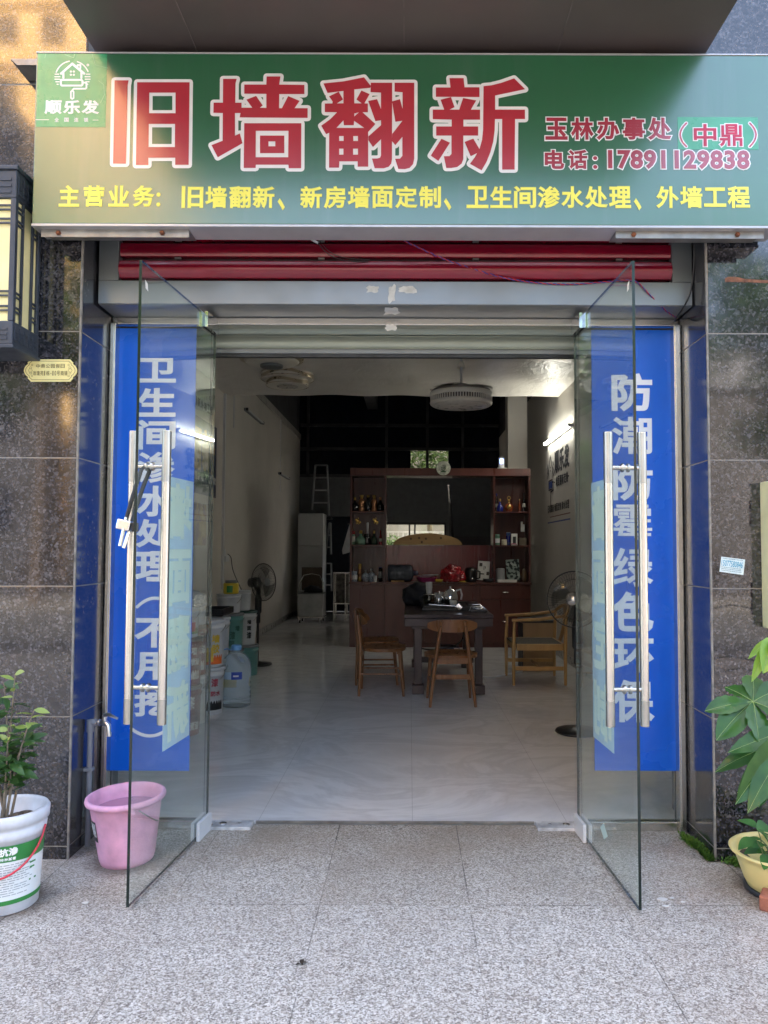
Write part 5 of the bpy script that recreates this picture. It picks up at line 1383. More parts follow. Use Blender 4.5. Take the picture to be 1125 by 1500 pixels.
# ---------------------------------------------------------------- bottles and things on the shelves
def gl(name, col, rough=.08, **k): return pm(name, col, rough, var=.05, spec=.8, **k)
BOT = {
 'dark': gl('dark_bottle', (.006, .006, .008)), 'green': gl('green_bottle', (.02, .06, .04)), 'jade': gl('jade_bottle', (.14, .27, .19)), 'amber': gl('amber_bottle', (.24, .045, .012)), 'blue': gl('blue_bottle', (.012, .022, .22)), 'red': gl('red_bottle', (.28, .01, .014)),
 'gold': pm('gold_foil', (.55, .36, .10), .3, .8, var=.1), 'bronze': pm('bronze_foil', (.42, .20, .10), .3, .7, var=.1), 'label': pm('bottle_label', (.52, .50, .44), .6, var=.2, sc=40), 'navy': pm('navy_tin', (.015, .04, .16), .3), 'cream': pm('cream_china', (.60, .55, .40), .3), 'white': WHITE, 'grey': pm('steel_grey', (.30, .31, .32), .35, .5)}
PROF = {
 'flask': ([(.34, 0), (.42, .02), (.44, .2), (.40, .42), (.22, .56), (.12, .62), (.11, .78), (.14, .80), (.14, .98), (.08, 1)], [0, 0, 0, 0, 0, 0, 1, 1, 1]),
 'slim': ([(.16, 0), (.18, .02), (.18, .15), (.15, .3), (.20, .5), (.17, .68), (.09, .76), (.09, .86), (.12, .88), (.11, 1)], [0, 0, 0, 0, 0, 0, 1, 1, 1]),
 'tall': ([(.20, 0), (.21, .02), (.21, .22), (.212, .24), (.212, .44), (.21, .46), (.20, .58), (.09, .72), (.08, .86), (.10, .87), (.10, 1)], [0, 0, 0, 2, 0, 0, 0, 0, 1, 1]),
 'jar': ([(.40, 0), (.42, .03), (.42, .2), (.422, .22), (.422, .62), (.42, .64), (.40, .72), (.36, .76), (.40, .78), (.40, 1)], [0, 0, 0, 2, 0, 0, 0, 1, 1]),
 'can': ([(.30, 0), (.32, .02), (.32, .25), (.32, .7), (.32, .94), (.29, 1)], [0, 0, 2, 0, 1]),
 'round': ([(.20, 0), (.28, .02), (.26, .05), (.34, .16), (.43, .34), (.34, .52), (.16, .62), (.09, .66), (.09, .78), (.12, .79), (.10, .86)], [0] * 6 + [1] * 4)}
def bottle(px, base_z, hpx, kind, mats, label, name='bottle', cat='bottle', squash=1.0, wid=None, group=None, y=None):
    y = y or CBY + .12; p = W(px, 760, y); h = hpx * y / F_PX
    prof, bands = PROF[kind]; w = (wid * y / F_PX / .84) if wid else h
    t = thing(name, label, cat, (p.x, y, base_z), group=group)
    split = next((i for i, b in enumerate(bands) if b == 1), len(bands))
    m = MB(); m.lathe([(r_ * w, z * h) for r_, z in prof[:split + 1]], (0, 0, 0), 20, [0 if b != 2 else 1 for b in bands[:split]], squash=squash); m.build('body', [BOT[mats[0]], BOT[mats[2]]], t, local=True)
    if split < len(bands):
        m = MB(); m.lathe([(r_ * w, z * h) for r_, z in prof[split:]], (0, 0, 0), 16); m.build('cap', BOT[mats[1]], t, local=True)
    return t
gL = 'bottles on the upper left cabinet shelf'
bottle(519.5, zs1, 21, 'flask', ('dark', 'gold', 'gold'), 'squat dark flask with gold neck, leftmost on the upper left shelf', wid=11, group=gL)
bottle(529.5, zs1, 24, 'slim', ('bronze', 'gold', 'gold'), 'slim bronze bottle beside the leftmost squat dark flask', group=gL)
bottle(539, zs1, 24, 'tall', ('dark', 'gold', 'dark'), 'tall dark bottle standing between two slim bronze bottles', group=gL)
bottle(548, zs1, 24, 'slim', ('bronze', 'gold', 'gold'), 'slim bronze bottle beside the rightmost squat flask', group=gL)
bottle(557, zs1, 21, 'flask', ('dark', 'bronze', 'gold'), 'squat dark flask with bronze neck, rightmost on the upper left shelf', wid=11, group=gL)
gM = 'bottles on the middle left cabinet shelf'
bottle(517, zs2, 20, 'jar', ('jade', 'red', 'label'), 'pale jar with red lid, leftmost on the middle left shelf', 'jar', 'jar', wid=7, group=gM)
bottle(528.5, zs2, 21, 'flask', ('jade', 'gold', 'label'), 'squat jade green flask with gold neck on the middle left shelf', wid=16, group=gM)
bottle(538, zs2, 16, 'jar', ('dark', 'dark', 'dark'), 'small dark stand holding a white candle', 'candle_stand', 'candle stand', wid=10, group=gM)
bottle(548, zs2, 21, 'flask', ('green', 'gold', 'label'), 'squat dark green flask with gold neck on the middle left shelf', wid=10, group=gM)
bottle(557.5, zs2, 21, 'tall', ('red', 'red', 'cream'), 'red bottle with cream label on the middle left shelf', wid=8, group=gM)
p = W(538.5, 790, CBY + .12); m = MB(); m.lathe([(.017, .155), (.017, .32), (.012, .33)], (p.x, p.y, zs2), 14); tag(m.build('candle', WHITE), 'white candle rising from the small dark stand', 'candle')
for px in (524, 550):
    p = W(px, 763, y1_ - .02); m = MB()
    for a, b_, r_ in ((0, 0, .028), (.03, -.02, .02), (-.025, .018, .018), (-.01, -.032, .014), (.02, -.045, .012), (.005, .038, .012)): m.lathe([(r_ * .6, -.008), (r_, 0), (r_ * .6, .008)], (p.x + a, p.y, p.z + b_), 10, axis=(0, 1, 0))
    tag(m.build('gold_ornament', BOT['gold']), 'small gold animal ornament on the shelf back, ' + ('above the jade flask' if px < 530 else 'above the dark green flask'), 'ornament', group='gold ornaments on the shelf back')
gB = 'pots on the lower left cabinet shelf'
CHINA = pm('blue_white_china', (.30, .36, .45), .15, var=.5, sc=60); BOT['china'] = CHINA
bottle(519, zs3, 15, 'jar', ('china', 'china', 'white'), 'small blue and white china pot at the left end of the counter', 'china_pot', 'pot', wid=10, group=gB)
bottle(527.5, zs3, 26, 'can', ('gold', 'gold', 'bronze'), 'tall gold canister at the left end of the counter', 'canister', 'canister', wid=6, group=gB)
bottle(536, zs3, 20, 'round', ('china', 'grey', 'white'), 'round glassy teapot beside the tall gold canister', 'teapot', 'teapot', wid=13, group=gB)
bottle(544.5, zs3, 22, 'round', ('china', 'grey', 'white'), 'round glassy teapot beside the white cup', 'teapot', 'teapot', wid=12, group=gB)
bottle(550, zs3, 9, 'can', ('white', 'white', 'white'), 'plain white cup on the left end of the counter', 'cup', 'cup', wid=7, y=CBY + .04, group=gB)
bottle(557.5, zs3, 21, 'can', ('dark', 'blue', 'grey'), 'dark thermos flask beside the white cup', 'thermos', 'thermos', wid=7, group=gB)
gU = 'bottles on the upper right cabinet shelf'
bottle(727.5, zs1, 27, 'tall', ('dark', 'blue', 'label'), 'tall dark bottle with pale label, leftmost on the upper right shelf', wid=8, group=gU)
bottle(732.5, zs1, 19, 'flask', ('blue', 'gold', 'grey'), 'squat cobalt blue bottle on the upper right shelf', wid=9, y=CBY + .06, group=gU)
t = bottle(745.5, zs1, 20, 'round', ('amber', 'gold', 'gold'), 'round red brandy bottle with gold disc and ring stopper', wid=13, squash=.5, group=gU)
m = MB(); h = 20 * (CBY + .12) / F_PX; m.tube([(.022 * math.cos(a), 0, h * .86 + .03 + .024 * math.sin(a)) for a in [2 * PI * i / 14 for i in range(14)]], .007, 8, closed=True); m.build('ring_stopper', BOT['gold'], t, local=True)
m = MB(); m.lathe([(.035, 0), (.03, .006), (.001, .008)], (0, -.036, h * .34), 20, axis=(0, -1, 0)); m.build('gold_disc', BOT['gold'], t, local=True)
bottle(761, zs1, 19, 'tall', ('amber', 'gold', 'amber'), 'amber bottle with gold neck on the upper right shelf', wid=7, group=gU)
bottle(767.5, zs1, 28, 'tall', ('dark', 'dark', 'label'), 'tall dark bottle with white label, rightmost on the upper right shelf', wid=9, group=gU)
gR = 'tins and boxes on the middle right cabinet shelf'
bottle(728, zs2, 16, 'jar', ('jade', 'jade', 'white'), 'pale green jar, leftmost on the middle right shelf', 'jar', 'jar', wid=8, group=gR)
bottle(738.5, zs2, 8.5, 'can', ('cream', 'cream', 'cream'), 'low cream china jar on the middle right shelf', 'jar', 'jar', wid=10.5, y=CBY + .05, group=gR)
bottle(744.5, zs2, 19, 'can', ('navy', 'grey', 'blue'), 'navy blue tin can behind the cream jar', 'tin_can', 'tin', wid=8.5, y=CBY + .18, group=gR)
def small_box(px0, py0, px1, py1, base_z, dep, mat, label, name='box', cat='box', y=None, lean=0, group=None, face=None):
    y = y or CBY + .1; a, b = W(px0, py1, y), W(px1, py0, y); t = thing(name, label, cat, ((a.x + b.x) / 2, y, base_z), group=group); h = b.z - a.z; w = b.x - a.x
    rot = Matrix.Rotation(R(lean), 3, 'Y') if lean else None
    dz = abs(math.sin(R(lean))) * w / 2 * .9
    m = MB(); m.box(-w / 2, w / 2, 0, dep, dz, dz + h, .002, rot, (0, 0, dz + h / 2)); m.build('carton', mat, t, local=True)
    if face:
        m = MB()
        for (u0, u1, v0, v1) in face[1]: m.box(-w / 2 + w * u0, -w / 2 + w * u1, -.0016, -.0004, dz + h * v0, dz + h * v1, 0, rot, (0, 0, dz + h / 2) if False else None) if not lean else m.add([(rot @ Vector((-w / 2 + w * uu, -.0014, -h / 2 + h * vv)) + Vector((0, 0, dz + h / 2))) for uu, vv in ((u0, v0), (u1, v0), (u1, v1), (u0, v1))], [(0, 1, 2, 3)])
        m.build('print', face[0], t, local=True)
    return t
small_box(749, 781, 758, 798, zs2, .05, PAPER, 'white box with dark window on the middle right shelf', group=gR, face=(DARK, [(.25, .75, .1, .75)]))
small_box(760, 779, 769, 790, zs2, .06, pm('red_box', (.24, .02, .03), .5), 'red box on the right end of the middle right shelf', group=gR, y=CBY + .16)
p = W(764.5, 780, CBY + .19); m = MB(); h0 = W(765, 779, CBY + .19).z; m.box(p.x - .014, p.x + .012, p.y - .01, p.y + .02, h0 + .002, h0 + .15, .003); m.box(p.x + .013, p.x + .04, p.y - .01, p.y + .02, h0 + .002, h0 + .11, .003); tag(m.build('white_carton', PAPER), 'narrow white carton standing on the red box', 'carton')
small_box(761, 788, 771, 799, zs2, .07, pm('brown_box', (.14, .11, .075), .7), 'brown packet in front of the red box', 'packet', 'packet', group=gR, y=CBY + .05)
p = W(752.5, 797, CBY + .04); m = MB(); m.tube([(p.x - .045, p.y, zs2 + .012), (p.x - .02, p.y, zs2 + .02), (p.x + .02, p.y, zs2 + .02), (p.x + .045, p.y, zs2 + .012)], .009, 8); tag(m.build('pink_trinket', pm('pink_trinket', (.45, .10, .18), .3)), 'small pink trinket lying before the white windowed box', 'trinket')
# the counter
p0, p1 = W(568, 836, CBY + .06), W(602, 836, CBY + .06)
DRUM = pm('smoky_drum', (.045, .055, .075), .12, var=.3, sc=12, spec=.7)
t = thing('water_drum', 'smoky blue water drum lying on its side on the counter', 'drum', ((p0.x + p1.x) / 2, CBY + .06, zs3))
m = MB(); r_ = 12.5 * (CBY + .06) / F_PX; zc = zs3 + r_ + .004
m.lathe([(r_ * .9, 0), (r_, .02), (r_, .10), (r_ * .95, .115), (r_, .13), (r_, .22), (r_ * .95, .235), (r_, .25), (r_, .33), (r_ * .8, .36), (r_ * .3, .385)], (p0.x, CBY + .08, zc), 32, axis=(1, 0, 0)); m.build('body', DRUM, t)
m = MB(); m.lathe([(r_ * .28, .385), (r_ * .26, .44), (.001, .445)], (p0.x, CBY + .08, zc), 20, axis=(1, 0, 0)); m.build('neck', pm('drum_cap', (.10, .09, .16), .4), t)
p = W(580, 851, CBY + .0); m = MB(); m.box(p.x - .07, p.x + .12, CBY + .0, CBY + .018, zs3 + .001, zs3 + .022, .002); tag(m.build('wooden_ruler', PINE), 'pale wooden stick lying before the smoky water drum', 'stick')
p = W(625, 850, CBY + .08); t = thing('magenta_basin', 'magenta plastic basin of white dishes on the counter', 'basin', (p.x, CBY + .08, zs3))
m = MB(); m.lathe([(.10, 0), (.12, .01), (.15, .06), (.158, .062), (.15, .066), (.11, .02), (.001, .018)], (0, 0, 0), 36); m.build('body', pm('magenta', (.40, .035, .17), .4), t, local=True)
for i, (dx_, dz_, r_) in enumerate(((-.02, .075, .11), (.05, .092, .12))):
    m = MB(); m.lathe([(.05, 0), (.06, .003), (r_, .022), (r_, .026), (.05, .008), (.001, .007)], (p.x + dx_, CBY + .08, zs3 + dz_ + .002 - .012), 32); tag(m.build('dish', WHITE), 'white dish stacked in the magenta basin' if i == 0 else 'topmost white dish in the magenta basin', 'dish', group='dishes in the magenta basin')
p = W(643, 850, CBY + .06); m = MB(); m.lathe([(.04, 0), (.06, .02), (.062, .04), (.05, .042), (.03, .012), (.001, .01)], (p.x, CBY + .03, zs3 + .001), 24); tag(m.build('yellow_bowl', pm('yellow_bowl', (.55, .38, .04), .4)), 'small yellow bowl between the magenta basin and the red bag', 'bowl')
# red plastic bag, crumpled
rb = bmesh.new(); bmesh.ops.create_icosphere(rb, subdivisions=4, radius=1); rnd = random.Random(6); pb_ = W(663, 836, CBY + .1)
from mathutils import noise as mnoise
for v in rb.verts:
    n1 = mnoise.noise(v.co * 2.3) * .30 + abs(mnoise.noise(v.co * 5.5)) * .26 + mnoise.noise(v.co * 11) * .07
    s_ = 1 + n1; v.co = Vector((v.co.x * .165 * s_, v.co.y * .12 * s_, max(-.105, v.co.z * .145 * s_ - .02)))
m = MB(); m.bm(rb, False); tag(m.build('red_bag', pm('red_bag_plastic', (.30, .008, .015), .25, var=.15, spec=.7)), 'crumpled red plastic bag sitting on the counter', 'plastic bag'); bpy.data.objects['red_bag'].location = (pb_.x, CBY + .08, zs3 + .107)
p = W(659, 850, CBY); small_box(654, 847.5, 665, 851.5, zs3, .05, PAPER, 'small white box before the red plastic bag', y=CBY - .0)
p = W(677.5, 851, CBY + .02); m = MB(); m.lathe([(.05, 0), (.05, .012), (.02, .02), (.016, .08), (.001, .082)], (p.x, CBY + .05, zs3 + .001), 20); tag(m.build('yellow_stand', pm('yellow_bowl')if False else MATS['yellow_bowl']), 'small yellow stand beside the black appliance', 'stand')
p = W(689.5, 840, CBY + .1); t = thing('kettle_base', 'black kitchen appliance beside the white picture box', 'appliance', (p.x, CBY + .12, zs3))
m = MB(); m.lathe([(.085, 0), (.09, .01), (.085, .16), (.07, .20), (.03, .215), (.001, .216)], (0, 0, 0), 28); m.build('body', BLACK, t, local=True)
m = MB(); m.tube([(.085, -.02, .05), (.13, -.03, .06), (.135, -.03, .15), (.08, -.02, .17)], .011, 8); m.build('handle', BLACK, t, local=True)
m = MB(); m.lathe([(.018, 0), (.016, .006), (.001, .007)], (.02, -.087, .05), 12, axis=(0, -1, 0)); m.build('knob', STEEL, t, local=True)
small_box(700, 817, 717, 845, zs3 + .02, .06, PAPER, 'tilted white box with a dark emblem on the counter', y=CBY + .1, lean=4, face=(pm('box_print', (.06, .05, .04), .6), [(.1, .35, .72, .9), (.18, .55, .3, .36), (.75, .98, .28, .46), (.48, .54, .55, .75), (.6, .66, .62, .74)]))
p = W(716, 848, CBY + .02); m = MB(); m.lathe([(.05, 0), (.07, .015), (.085, .05), (.08, .052), (.06, .02), (.001, .012)], (p.x, CBY + .045, zs3 + .001), 28); tag(m.build('dark_bowl', DARK), 'dark bowl before the tilted white box', 'bowl')
t = thing('electric_kettle', 'pale grey electric jug on the right end of the counter', 'kettle', (W(733, 840, CBY + .16).x, CBY + .16, zs3))
m = MB(); m.lathe([(.066, 0), (.07, .01), (.062, .19), (.056, .20), (.001, .203)], (0, 0, 0), 28); m.build('body', pm('jug_grey', (.34, .35, .36), .3), t, local=True)
m = MB(); m.tube([(-.06, 0, .17), (-.10, 0, .16), (-.105, 0, .06), (-.065, 0, .04)], .009, 8); m.build('handle', GREYP, t, local=True)
small_box(729, 848.3, 757, 852, zs3, .1, PAPER, 'thin white box lying on the right end of the counter', y=CBY + .01)
k = NT('terrazzo_print'); vv = k.n('TexVoronoi'); vv.inputs['Scale'].default_value = 28; k.L(k.tc.outputs['Object'], vv.inputs['Vector']); k.set(col=k.ramp(vv.outputs['Color'], [(.35, (.02, .03, .03)), (.5, (.30, .36, .32)), (.8, (.46, .50, .46))], 'CONSTANT'), rough=.3)
small_box(742, 817, 761, 849, zs3 + .004, .03, k.m, 'speckled green patterned board on the right counter', 'patterned_board', 'board', y=CBY + .14, lean=-4)
p = W(768, 850, CBY + .1); m = MB(); m.lathe([(.02, 0), (.034, .03), (.042, .10), (.03, .16), (.012, .20)], (p.x, CBY + .13, zs3 + .001), 18, squash=.5); tag(m.build('brown_gourd', wood_mat('gourd', (.08, .05, .025), (.14, .09, .045))), 'brown gourd at the right end of the counter', 'gourd')
# on top of the cabinet
p = W(649.5, 686, CBY - .02); t = thing('round_plaque', 'round white plaque with a green plant picture on the cabinet top edge', 'plaque', (p.x, CBY - .03, p.z))
rr = 10.5 * CBY / F_PX; m = MB(); m.lathe([(rr * .96, 0), (rr, .004), (rr, .010), (rr * .96, .014)], (p.x, CBY - .02, p.z), 40, axis=(0, -1, 0)); m.build('disc', pm('plaque_white', (.56, .58, .48), .4, var=.3, sc=30), t)
m = MB(); leaf_cloud(m, (p.x, CBY - .037, p.z + .005), (.045, .002, .05), 90, .012); m.box(p.x - .035, p.x + .035, CBY - .037, CBY - .0355, p.z - .06, p.z - .04); m.build('plant_picture', pm('picture_green', (.04, .12, .04), .5, var=.4, sc=40), t, fixn=False)
p0, p1 = W(730.5, 686, CBY + .05), W(739, 669, CBY + .05)
t = thing('smart_speaker', 'small white device with a lit blue screen on the cabinet top', 'device', ((p0.x + p1.x) / 2, CBY + .05, zt))
m = MB(); w_ = p1.x - p0.x; h_ = p1.z - zt; m.box(-w_ / 2, w_ / 2, 0, .06, .0, h_, .025); m.build('body', WHITE, t, local=True)
em2 = NT('blue_screen'); em2.set(col=(.05, .1, .4), emi=(.18, .28, 1.0), emis=1.4)
m = MB(); m.box(-w_ * .28, w_ * .28, -.002, -.0005, h_ * .45, h_ * .82); m.build('screen', em2.m, t, local=True)
p = W(735, 688, CBY - .0); m = MB(); m.box(p.x - .06, p.x + .07, CBY - .0, CBY + .045, zt + .0005, zt + .012); tag(m.build('paper_slip', PAPER), 'flat white paper slip before the device on the cabinet', 'paper')
# ---------------------------------------------------------------- tea table
TB = wood_mat('dark_table_wood', (.026, .011, .012), (.046, .019, .020), .38, 5, (1, .12, 1))
TX0, TX1, TY0, TY1, TZ = -.05, .815, 7.52, 9.5, .79
tb = thing('tea_table', 'long dark wood tea table with thick apron and footed legs', 'table', ((TX0 + TX1) / 2, TY0, FZ))
MB().box(TX0, TX1, TY0, TY1, TZ - .035, TZ, .004).build('tabletop', TB, tb)
MB().box(TX0 + .004, TX1 - .004, TY0 + .006, TY1 - .006, TZ - .115, TZ - .037, .003).build('apron', TB, tb)
MB().box(TX0 + .07, TX1 - .07, TY0 + .07, TY1 - .07, TZ - .145, TZ - .117, .003).build('under_frame', TB, tb)
for x in (TX0 + .10, TX1 - .17):
    for y in (TY0 + .09, TY1 - .18):
        lg = MB().box(x, x + .075, y, y + .08, FZ + .09, TZ - .147, .004).build('leg', TB, tb)
        MB().box(x - .02, x + .095, y - .03, y + .11, FZ, FZ + .088, .006).build('foot_block', TB, lg)
MB().box(TX0 + .12, TX1 - .12, 8.4, 8.44, .20, .26, .003).build('stretcher', TB, tb)
# tea things on the table
tr_ = thing('tea_tray', 'black tea tray with raised edge on the dark table', 'tea tray', (.36, 8.2, TZ))
m = MB(); m.box(.13, .66, 7.95, 8.65, TZ + .003, TZ + .035, .006); m.box(.14, .16, 7.96, 8.64, TZ + .036, TZ + .052, .003); m.box(.63, .65, 7.96, 8.64, TZ + .036, TZ + .052, .003); m.box(.165, .625, 7.96, 7.98, TZ + .036, TZ + .052, .003); m.box(.165, .625, 8.62, 8.64, TZ + .036, TZ + .052, .003); m.build('tray', BLACK, tr_)
m = MB(); 
for x in (.16, .60):
    for y in (7.98, 8.6): m.box(x, x + .03, y, y + .03, TZ, TZ + .0025)
m.build('tray_foot', BLACK, tr_)
kt = thing('steel_kettle', 'polished steel kettle with handle on the black tea tray', 'kettle', (.45, 8.48, TZ + .036))
m = MB(); m.lathe([(.055, 0), (.078, .012), (.084, .07), (.070, .13), (.04, .16), (.012, .168), (.010, .18), (.014, .19), (.001, .195)], (0, 0, 0), 36); m.build('body', CHROME, kt, local=True)
m = MB(); m.tube([(.06, 0, .145), (.11, -.01, .16), (.125, -.012, .10), (.115, -.01, .05)], .010, 8); m.build('handle', WHITE, kt, local=True)
m = MB(); m.tube([(-.07, 0, .06), (-.105, 0, .09), (-.125, 0, .14)], [.018, .012, .008], 10); m.build('spout', CHROME, kt, local=True)
m = MB(); m.lathe([(.03, 0), (.036, .01), (.04, .05), (.036, .052), (.03, .008), (.001, .006)], (.47, 8.30, TZ + .036), 24); tag(m.build('white_cup', pm('white_china', (.66, .65, .60), .15)), 'small white china cup before the steel kettle', 'cup')
gp = thing('glass_pot', 'clear glass teapot of dark tea on the black tray', 'teapot', (.215, 8.45, TZ + .036))
m = MB(); m.lathe([(.05, 0), (.06, .01), (.068, .05), (.062, .09), (.06, .10)], (0, 0, 0), 28); m.build('body', glass_mat('pot_glass', (.55, .5, .42)), gp, local=True)
m = MB(); m.lathe([(.062, .101), (.064, .108), (.03, .112), (.001, .113)], (0, 0, 0), 24); m.build('lid', STEEL, gp, local=True)
m = MB(); m.tube([(-.062, -.01, .09), (-.10, -.015, .085), (-.10, -.015, .03), (-.066, -.01, .02)], .006, 8); m.build('handle', BLACK, gp, local=True)
pc = thing('paper_cup_stack', 'stack of white paper cups standing on the glass teapot lid', 'cup stack', (.215, 8.45, TZ + .152))
m = MB()
for i in range(5): m.lathe([(.026 + .0005 * i, .014 * i), (.036, .014 * i + .0665), (.038, .014 * i + .068), (.036, .014 * i + .0695)], (0, 0, 0), 20)
m.build('cups', PAPER, pc, local=True)
for i, (x, y, h) in enumerate(((.32, 8.40, .11), (.35, 8.52, .13), (.30, 8.55, .12))):
    m = MB(); m.lathe([(.022, 0), (.026, .01), (.028, h), (.026, h + .001)], (x, y, TZ + .036), 18); tag(m.build('steel_cup', CHROME), 'polished steel cup between the glass teapot and the kettle', 'cup', group='steel cups on the tea tray')
# dark cloth bundle behind
cb_ = bmesh.new(); bmesh.ops.create_icosphere(cb_, subdivisions=4, radius=1)
for v in cb_.verts:
    n1 = mnoise.noise(v.co * 1.8) * .25 + mnoise.noise(v.co * 5) * .10; v.co = Vector((v.co.x * .17 * (1 + n1), v.co.y * .2 * (1 + n1), max(-.10, v.co.z * .15 * (1 + n1))))
m = MB(); m.bm(cb_, True); tag(m.build('dark_bundle', pm('dark_cloth', (.014, .016, .024), .8, var=.3)), 'dark cloth bundle slumped at the back of the tea tray', 'bundle'); bpy.data.objects['dark_bundle'].location = (.10, 8.85, TZ + .102)
m = MB(); m.tube([(.20, 7.86, TZ + .075), (.36, 7.84, TZ + .066), (.48, 7.83, TZ + .060)], .006, 8); m.box(.47, .53, 7.80, 7.85, TZ + .03, TZ + .08, .004, Matrix.Rotation(R(45), 3, 'Y')); tag(m.build('tea_tongs', CHROME), 'shiny metal tongs lying on the front of the tea tray', 'tongs')
t = thing('glass_dish', 'long glass dish with silver rim on the right of the table', 'dish', (.70, 7.9, TZ))
m = MB(); 
for i in range(2): m.tube([(.60 + .02 * i, 7.78 + .3 * i, TZ + .012), (.62, 7.80 + .3 * i, TZ + .055), (.74, 7.82 + .3 * i, TZ + .058), (.785, 7.80 + .3 * i, TZ + .015)], .006, 8)
m.build('rim', CHROME, t)
m = MB(); m.box(.605, .785, 7.78, 8.14, TZ, TZ + .035, .012); m.build('body', pm('smoked_glass', (.10, .09, .085), .06, spec=.8), t)
# white power lead under the table
tag(MB().tube(wire('', '', [(.62, 8.7, FZ + .01), (.86, 8.55, FZ + .01), (1.10, 8.75, FZ + .01), (1.30, 8.95, FZ + .01)], .006, None), .009, 8).build('floor_lead', WHITE), 'white power lead lying on the floor right of the table', 'cable')
t = thing('cable_coil', 'loose dark cable loop hanging under the tea table', 'cable', (.35, 8.2, .4))
MB().tube(wire('', '', [(.12, 8.0, .62), (.10, 8.05, .42), (.30, 8.1, .38), (.52, 8.15, .44), (.60, 8.1, .60)], .006, None), .007, 7).build('lead', BLACK, t)
t = small_box(646, 973, 673, 988, .26, .25, pm('navy_carton', (.02, .035, .09), .4), 'navy carton standing on the table stretcher', 'carton', 'carton', y=8.38, face=(PAPER, [(.05, .3, .2, .7), (.7, .95, .1, .9)]))
# ---------------------------------------------------------------- chairs
CH = wood_mat('walnut', (.17, .068, .024), (.29, .13, .050), .30, 7)
def side_chair(loc, rz, label, first=None):
    if first: return dup(first, loc, rz, label)
    t = thing('dining_chair', label, 'chair', loc, rz, group='walnut chairs round the tea table')
    def seat(u, v):
        a = 2 * PI * u; rr = v; sx = .235 * (1 + .05 * math.cos(2 * a)); sy = .215
        ca, sa = math.cos(a), math.sin(a); q = (abs(ca) ** 2.6 + abs(sa) ** 2.6) ** (-1 / 2.6)
        return (sx * rr * ca * q, sy * rr * sa * q, .455 - .014 * (1 - rr ** 2) + .004 * sa * rr)
    m = MB(); m.grid(seat, 40, 8); m.grid(lambda u, v: (lambda p: (p[0] * .985, p[1] * .985, .425 + .0 * v))(seat(u, v)), 40, 4)
    m.grid(lambda u, v: (lambda p: (p[0] * (1 - .015 * v), p[1] * (1 - .015 * v), p[2] + (.425 - p[2]) * v))(seat(u, 1)), 40, 2); m.build('seat', CH, t, local=True)
    m = MB()
    def bk_(u, v): a = (u - .5) * 1.75; w_ = .30; return (w_ * math.sin(a) * .98, -.235 + .30 * (1 - math.cos(a)) * .62 - .02 * v, .665 + .115 * v - .035 * (abs(u - .5) * 2) ** 3 * (v - .5) * 2)
    m.grid(bk_, 24, 4); m.grid(lambda u, v: (lambda p: (p[0] * .95, p[1] + .014, p[2]))(bk_(u, v)), 24, 4)
    for f in (0, 1): m.grid(lambda u, v: (lambda p, q: tuple(p[i] + (q[i] - p[i]) * v for i in range(3)))(bk_(u, f), (bk_(u, f)[0] * .95, bk_(u, f)[1] + .014, bk_(u, f)[2])), 24, 1)
    for f in (0, 1): m.grid(lambda u, v: (lambda p, q: tuple(p[i] + (q[i] - p[i]) * u for i in range(3)))(bk_(f, v), (bk_(f, v)[0] * .95, bk_(f, v)[1] + .014, bk_(f, v)[2])), 1, 4)
    m.build('backrest', CH, t, local=True)
    for s in (1, -1):
        m = MB(); m.tube([(s * .205, -.235, 0), (s * .17, -.225, .30), (s * .150, -.225, .455), (s * .105, -.262, .765)], [.013, .0175, .018, .0135], 12); m.build('rear_leg', CH, t, local=True)
        m = MB(); m.tube([(s * .205, .195, 0), (s * .185, .17, .25), (s * .175, .155, .427)], [.012, .0175, .019], 12); m.build('front_leg', CH, t, local=True)
        m = MB(); m.tube([(s * .188, -.228, .21), (s * .19, .175, .21)], .010, 8); m.build('side_stretcher', CH, t, local=True)
    m = MB(); m.box(-.155, .155, -.236, -.216, .245, .29, .005); m.build('rear_stretcher', CH, t, local=True)
    m = MB(); m.box(-.16, .16, .125, .145, .395, .427, .003); m.box(-.15, .15, -.215, -.195, .38, .427, .003); m.build('seat_rail', CH, t, local=True)
    m = MB()
    for s in (1, -1): m.lathe([(.006, 0), (.005, .003), (.001, .004)], (s * .112, -.27, .72), 10, axis=(0, -1, .1))
    m.build('plug', pm('dark_plug', (.04, .02, .012), .5), t, local=True)
    return t
f0, f1 = GR(629, 1036, FZ), GR(695, 1036, FZ)
c1 = side_chair(((f0.x + f1.x) / 2 + .0, f0.y + .235, FZ), R(2), 'walnut chair at the near end of the table, its back to the door')
f0, f1 = GR(529, 1020, FZ), GR(594, 1020, FZ)
side_chair(((f0.x + f1.x) / 2, f0.y + .20, FZ), R(-90), 'nearer of the two walnut chairs side on at the left of the table', c1)
side_chair(((f0.x + f1.x) / 2 - .075, f0.y + .80, FZ), R(-88), 'farther of the two walnut chairs side on at the left of the table', c1)
# armchair
AO = wood_mat('light_oak', (.42, .23, .075), (.58, .34, .12), .4, 7)
q0, q1 = GR(775, 1005, FZ), GR(822, 1005, FZ)
ac = thing('oak_armchair', 'light oak armchair with a dark seat at the right of the table', 'armchair', (1.36, 8.42, FZ), R(90), group=None)
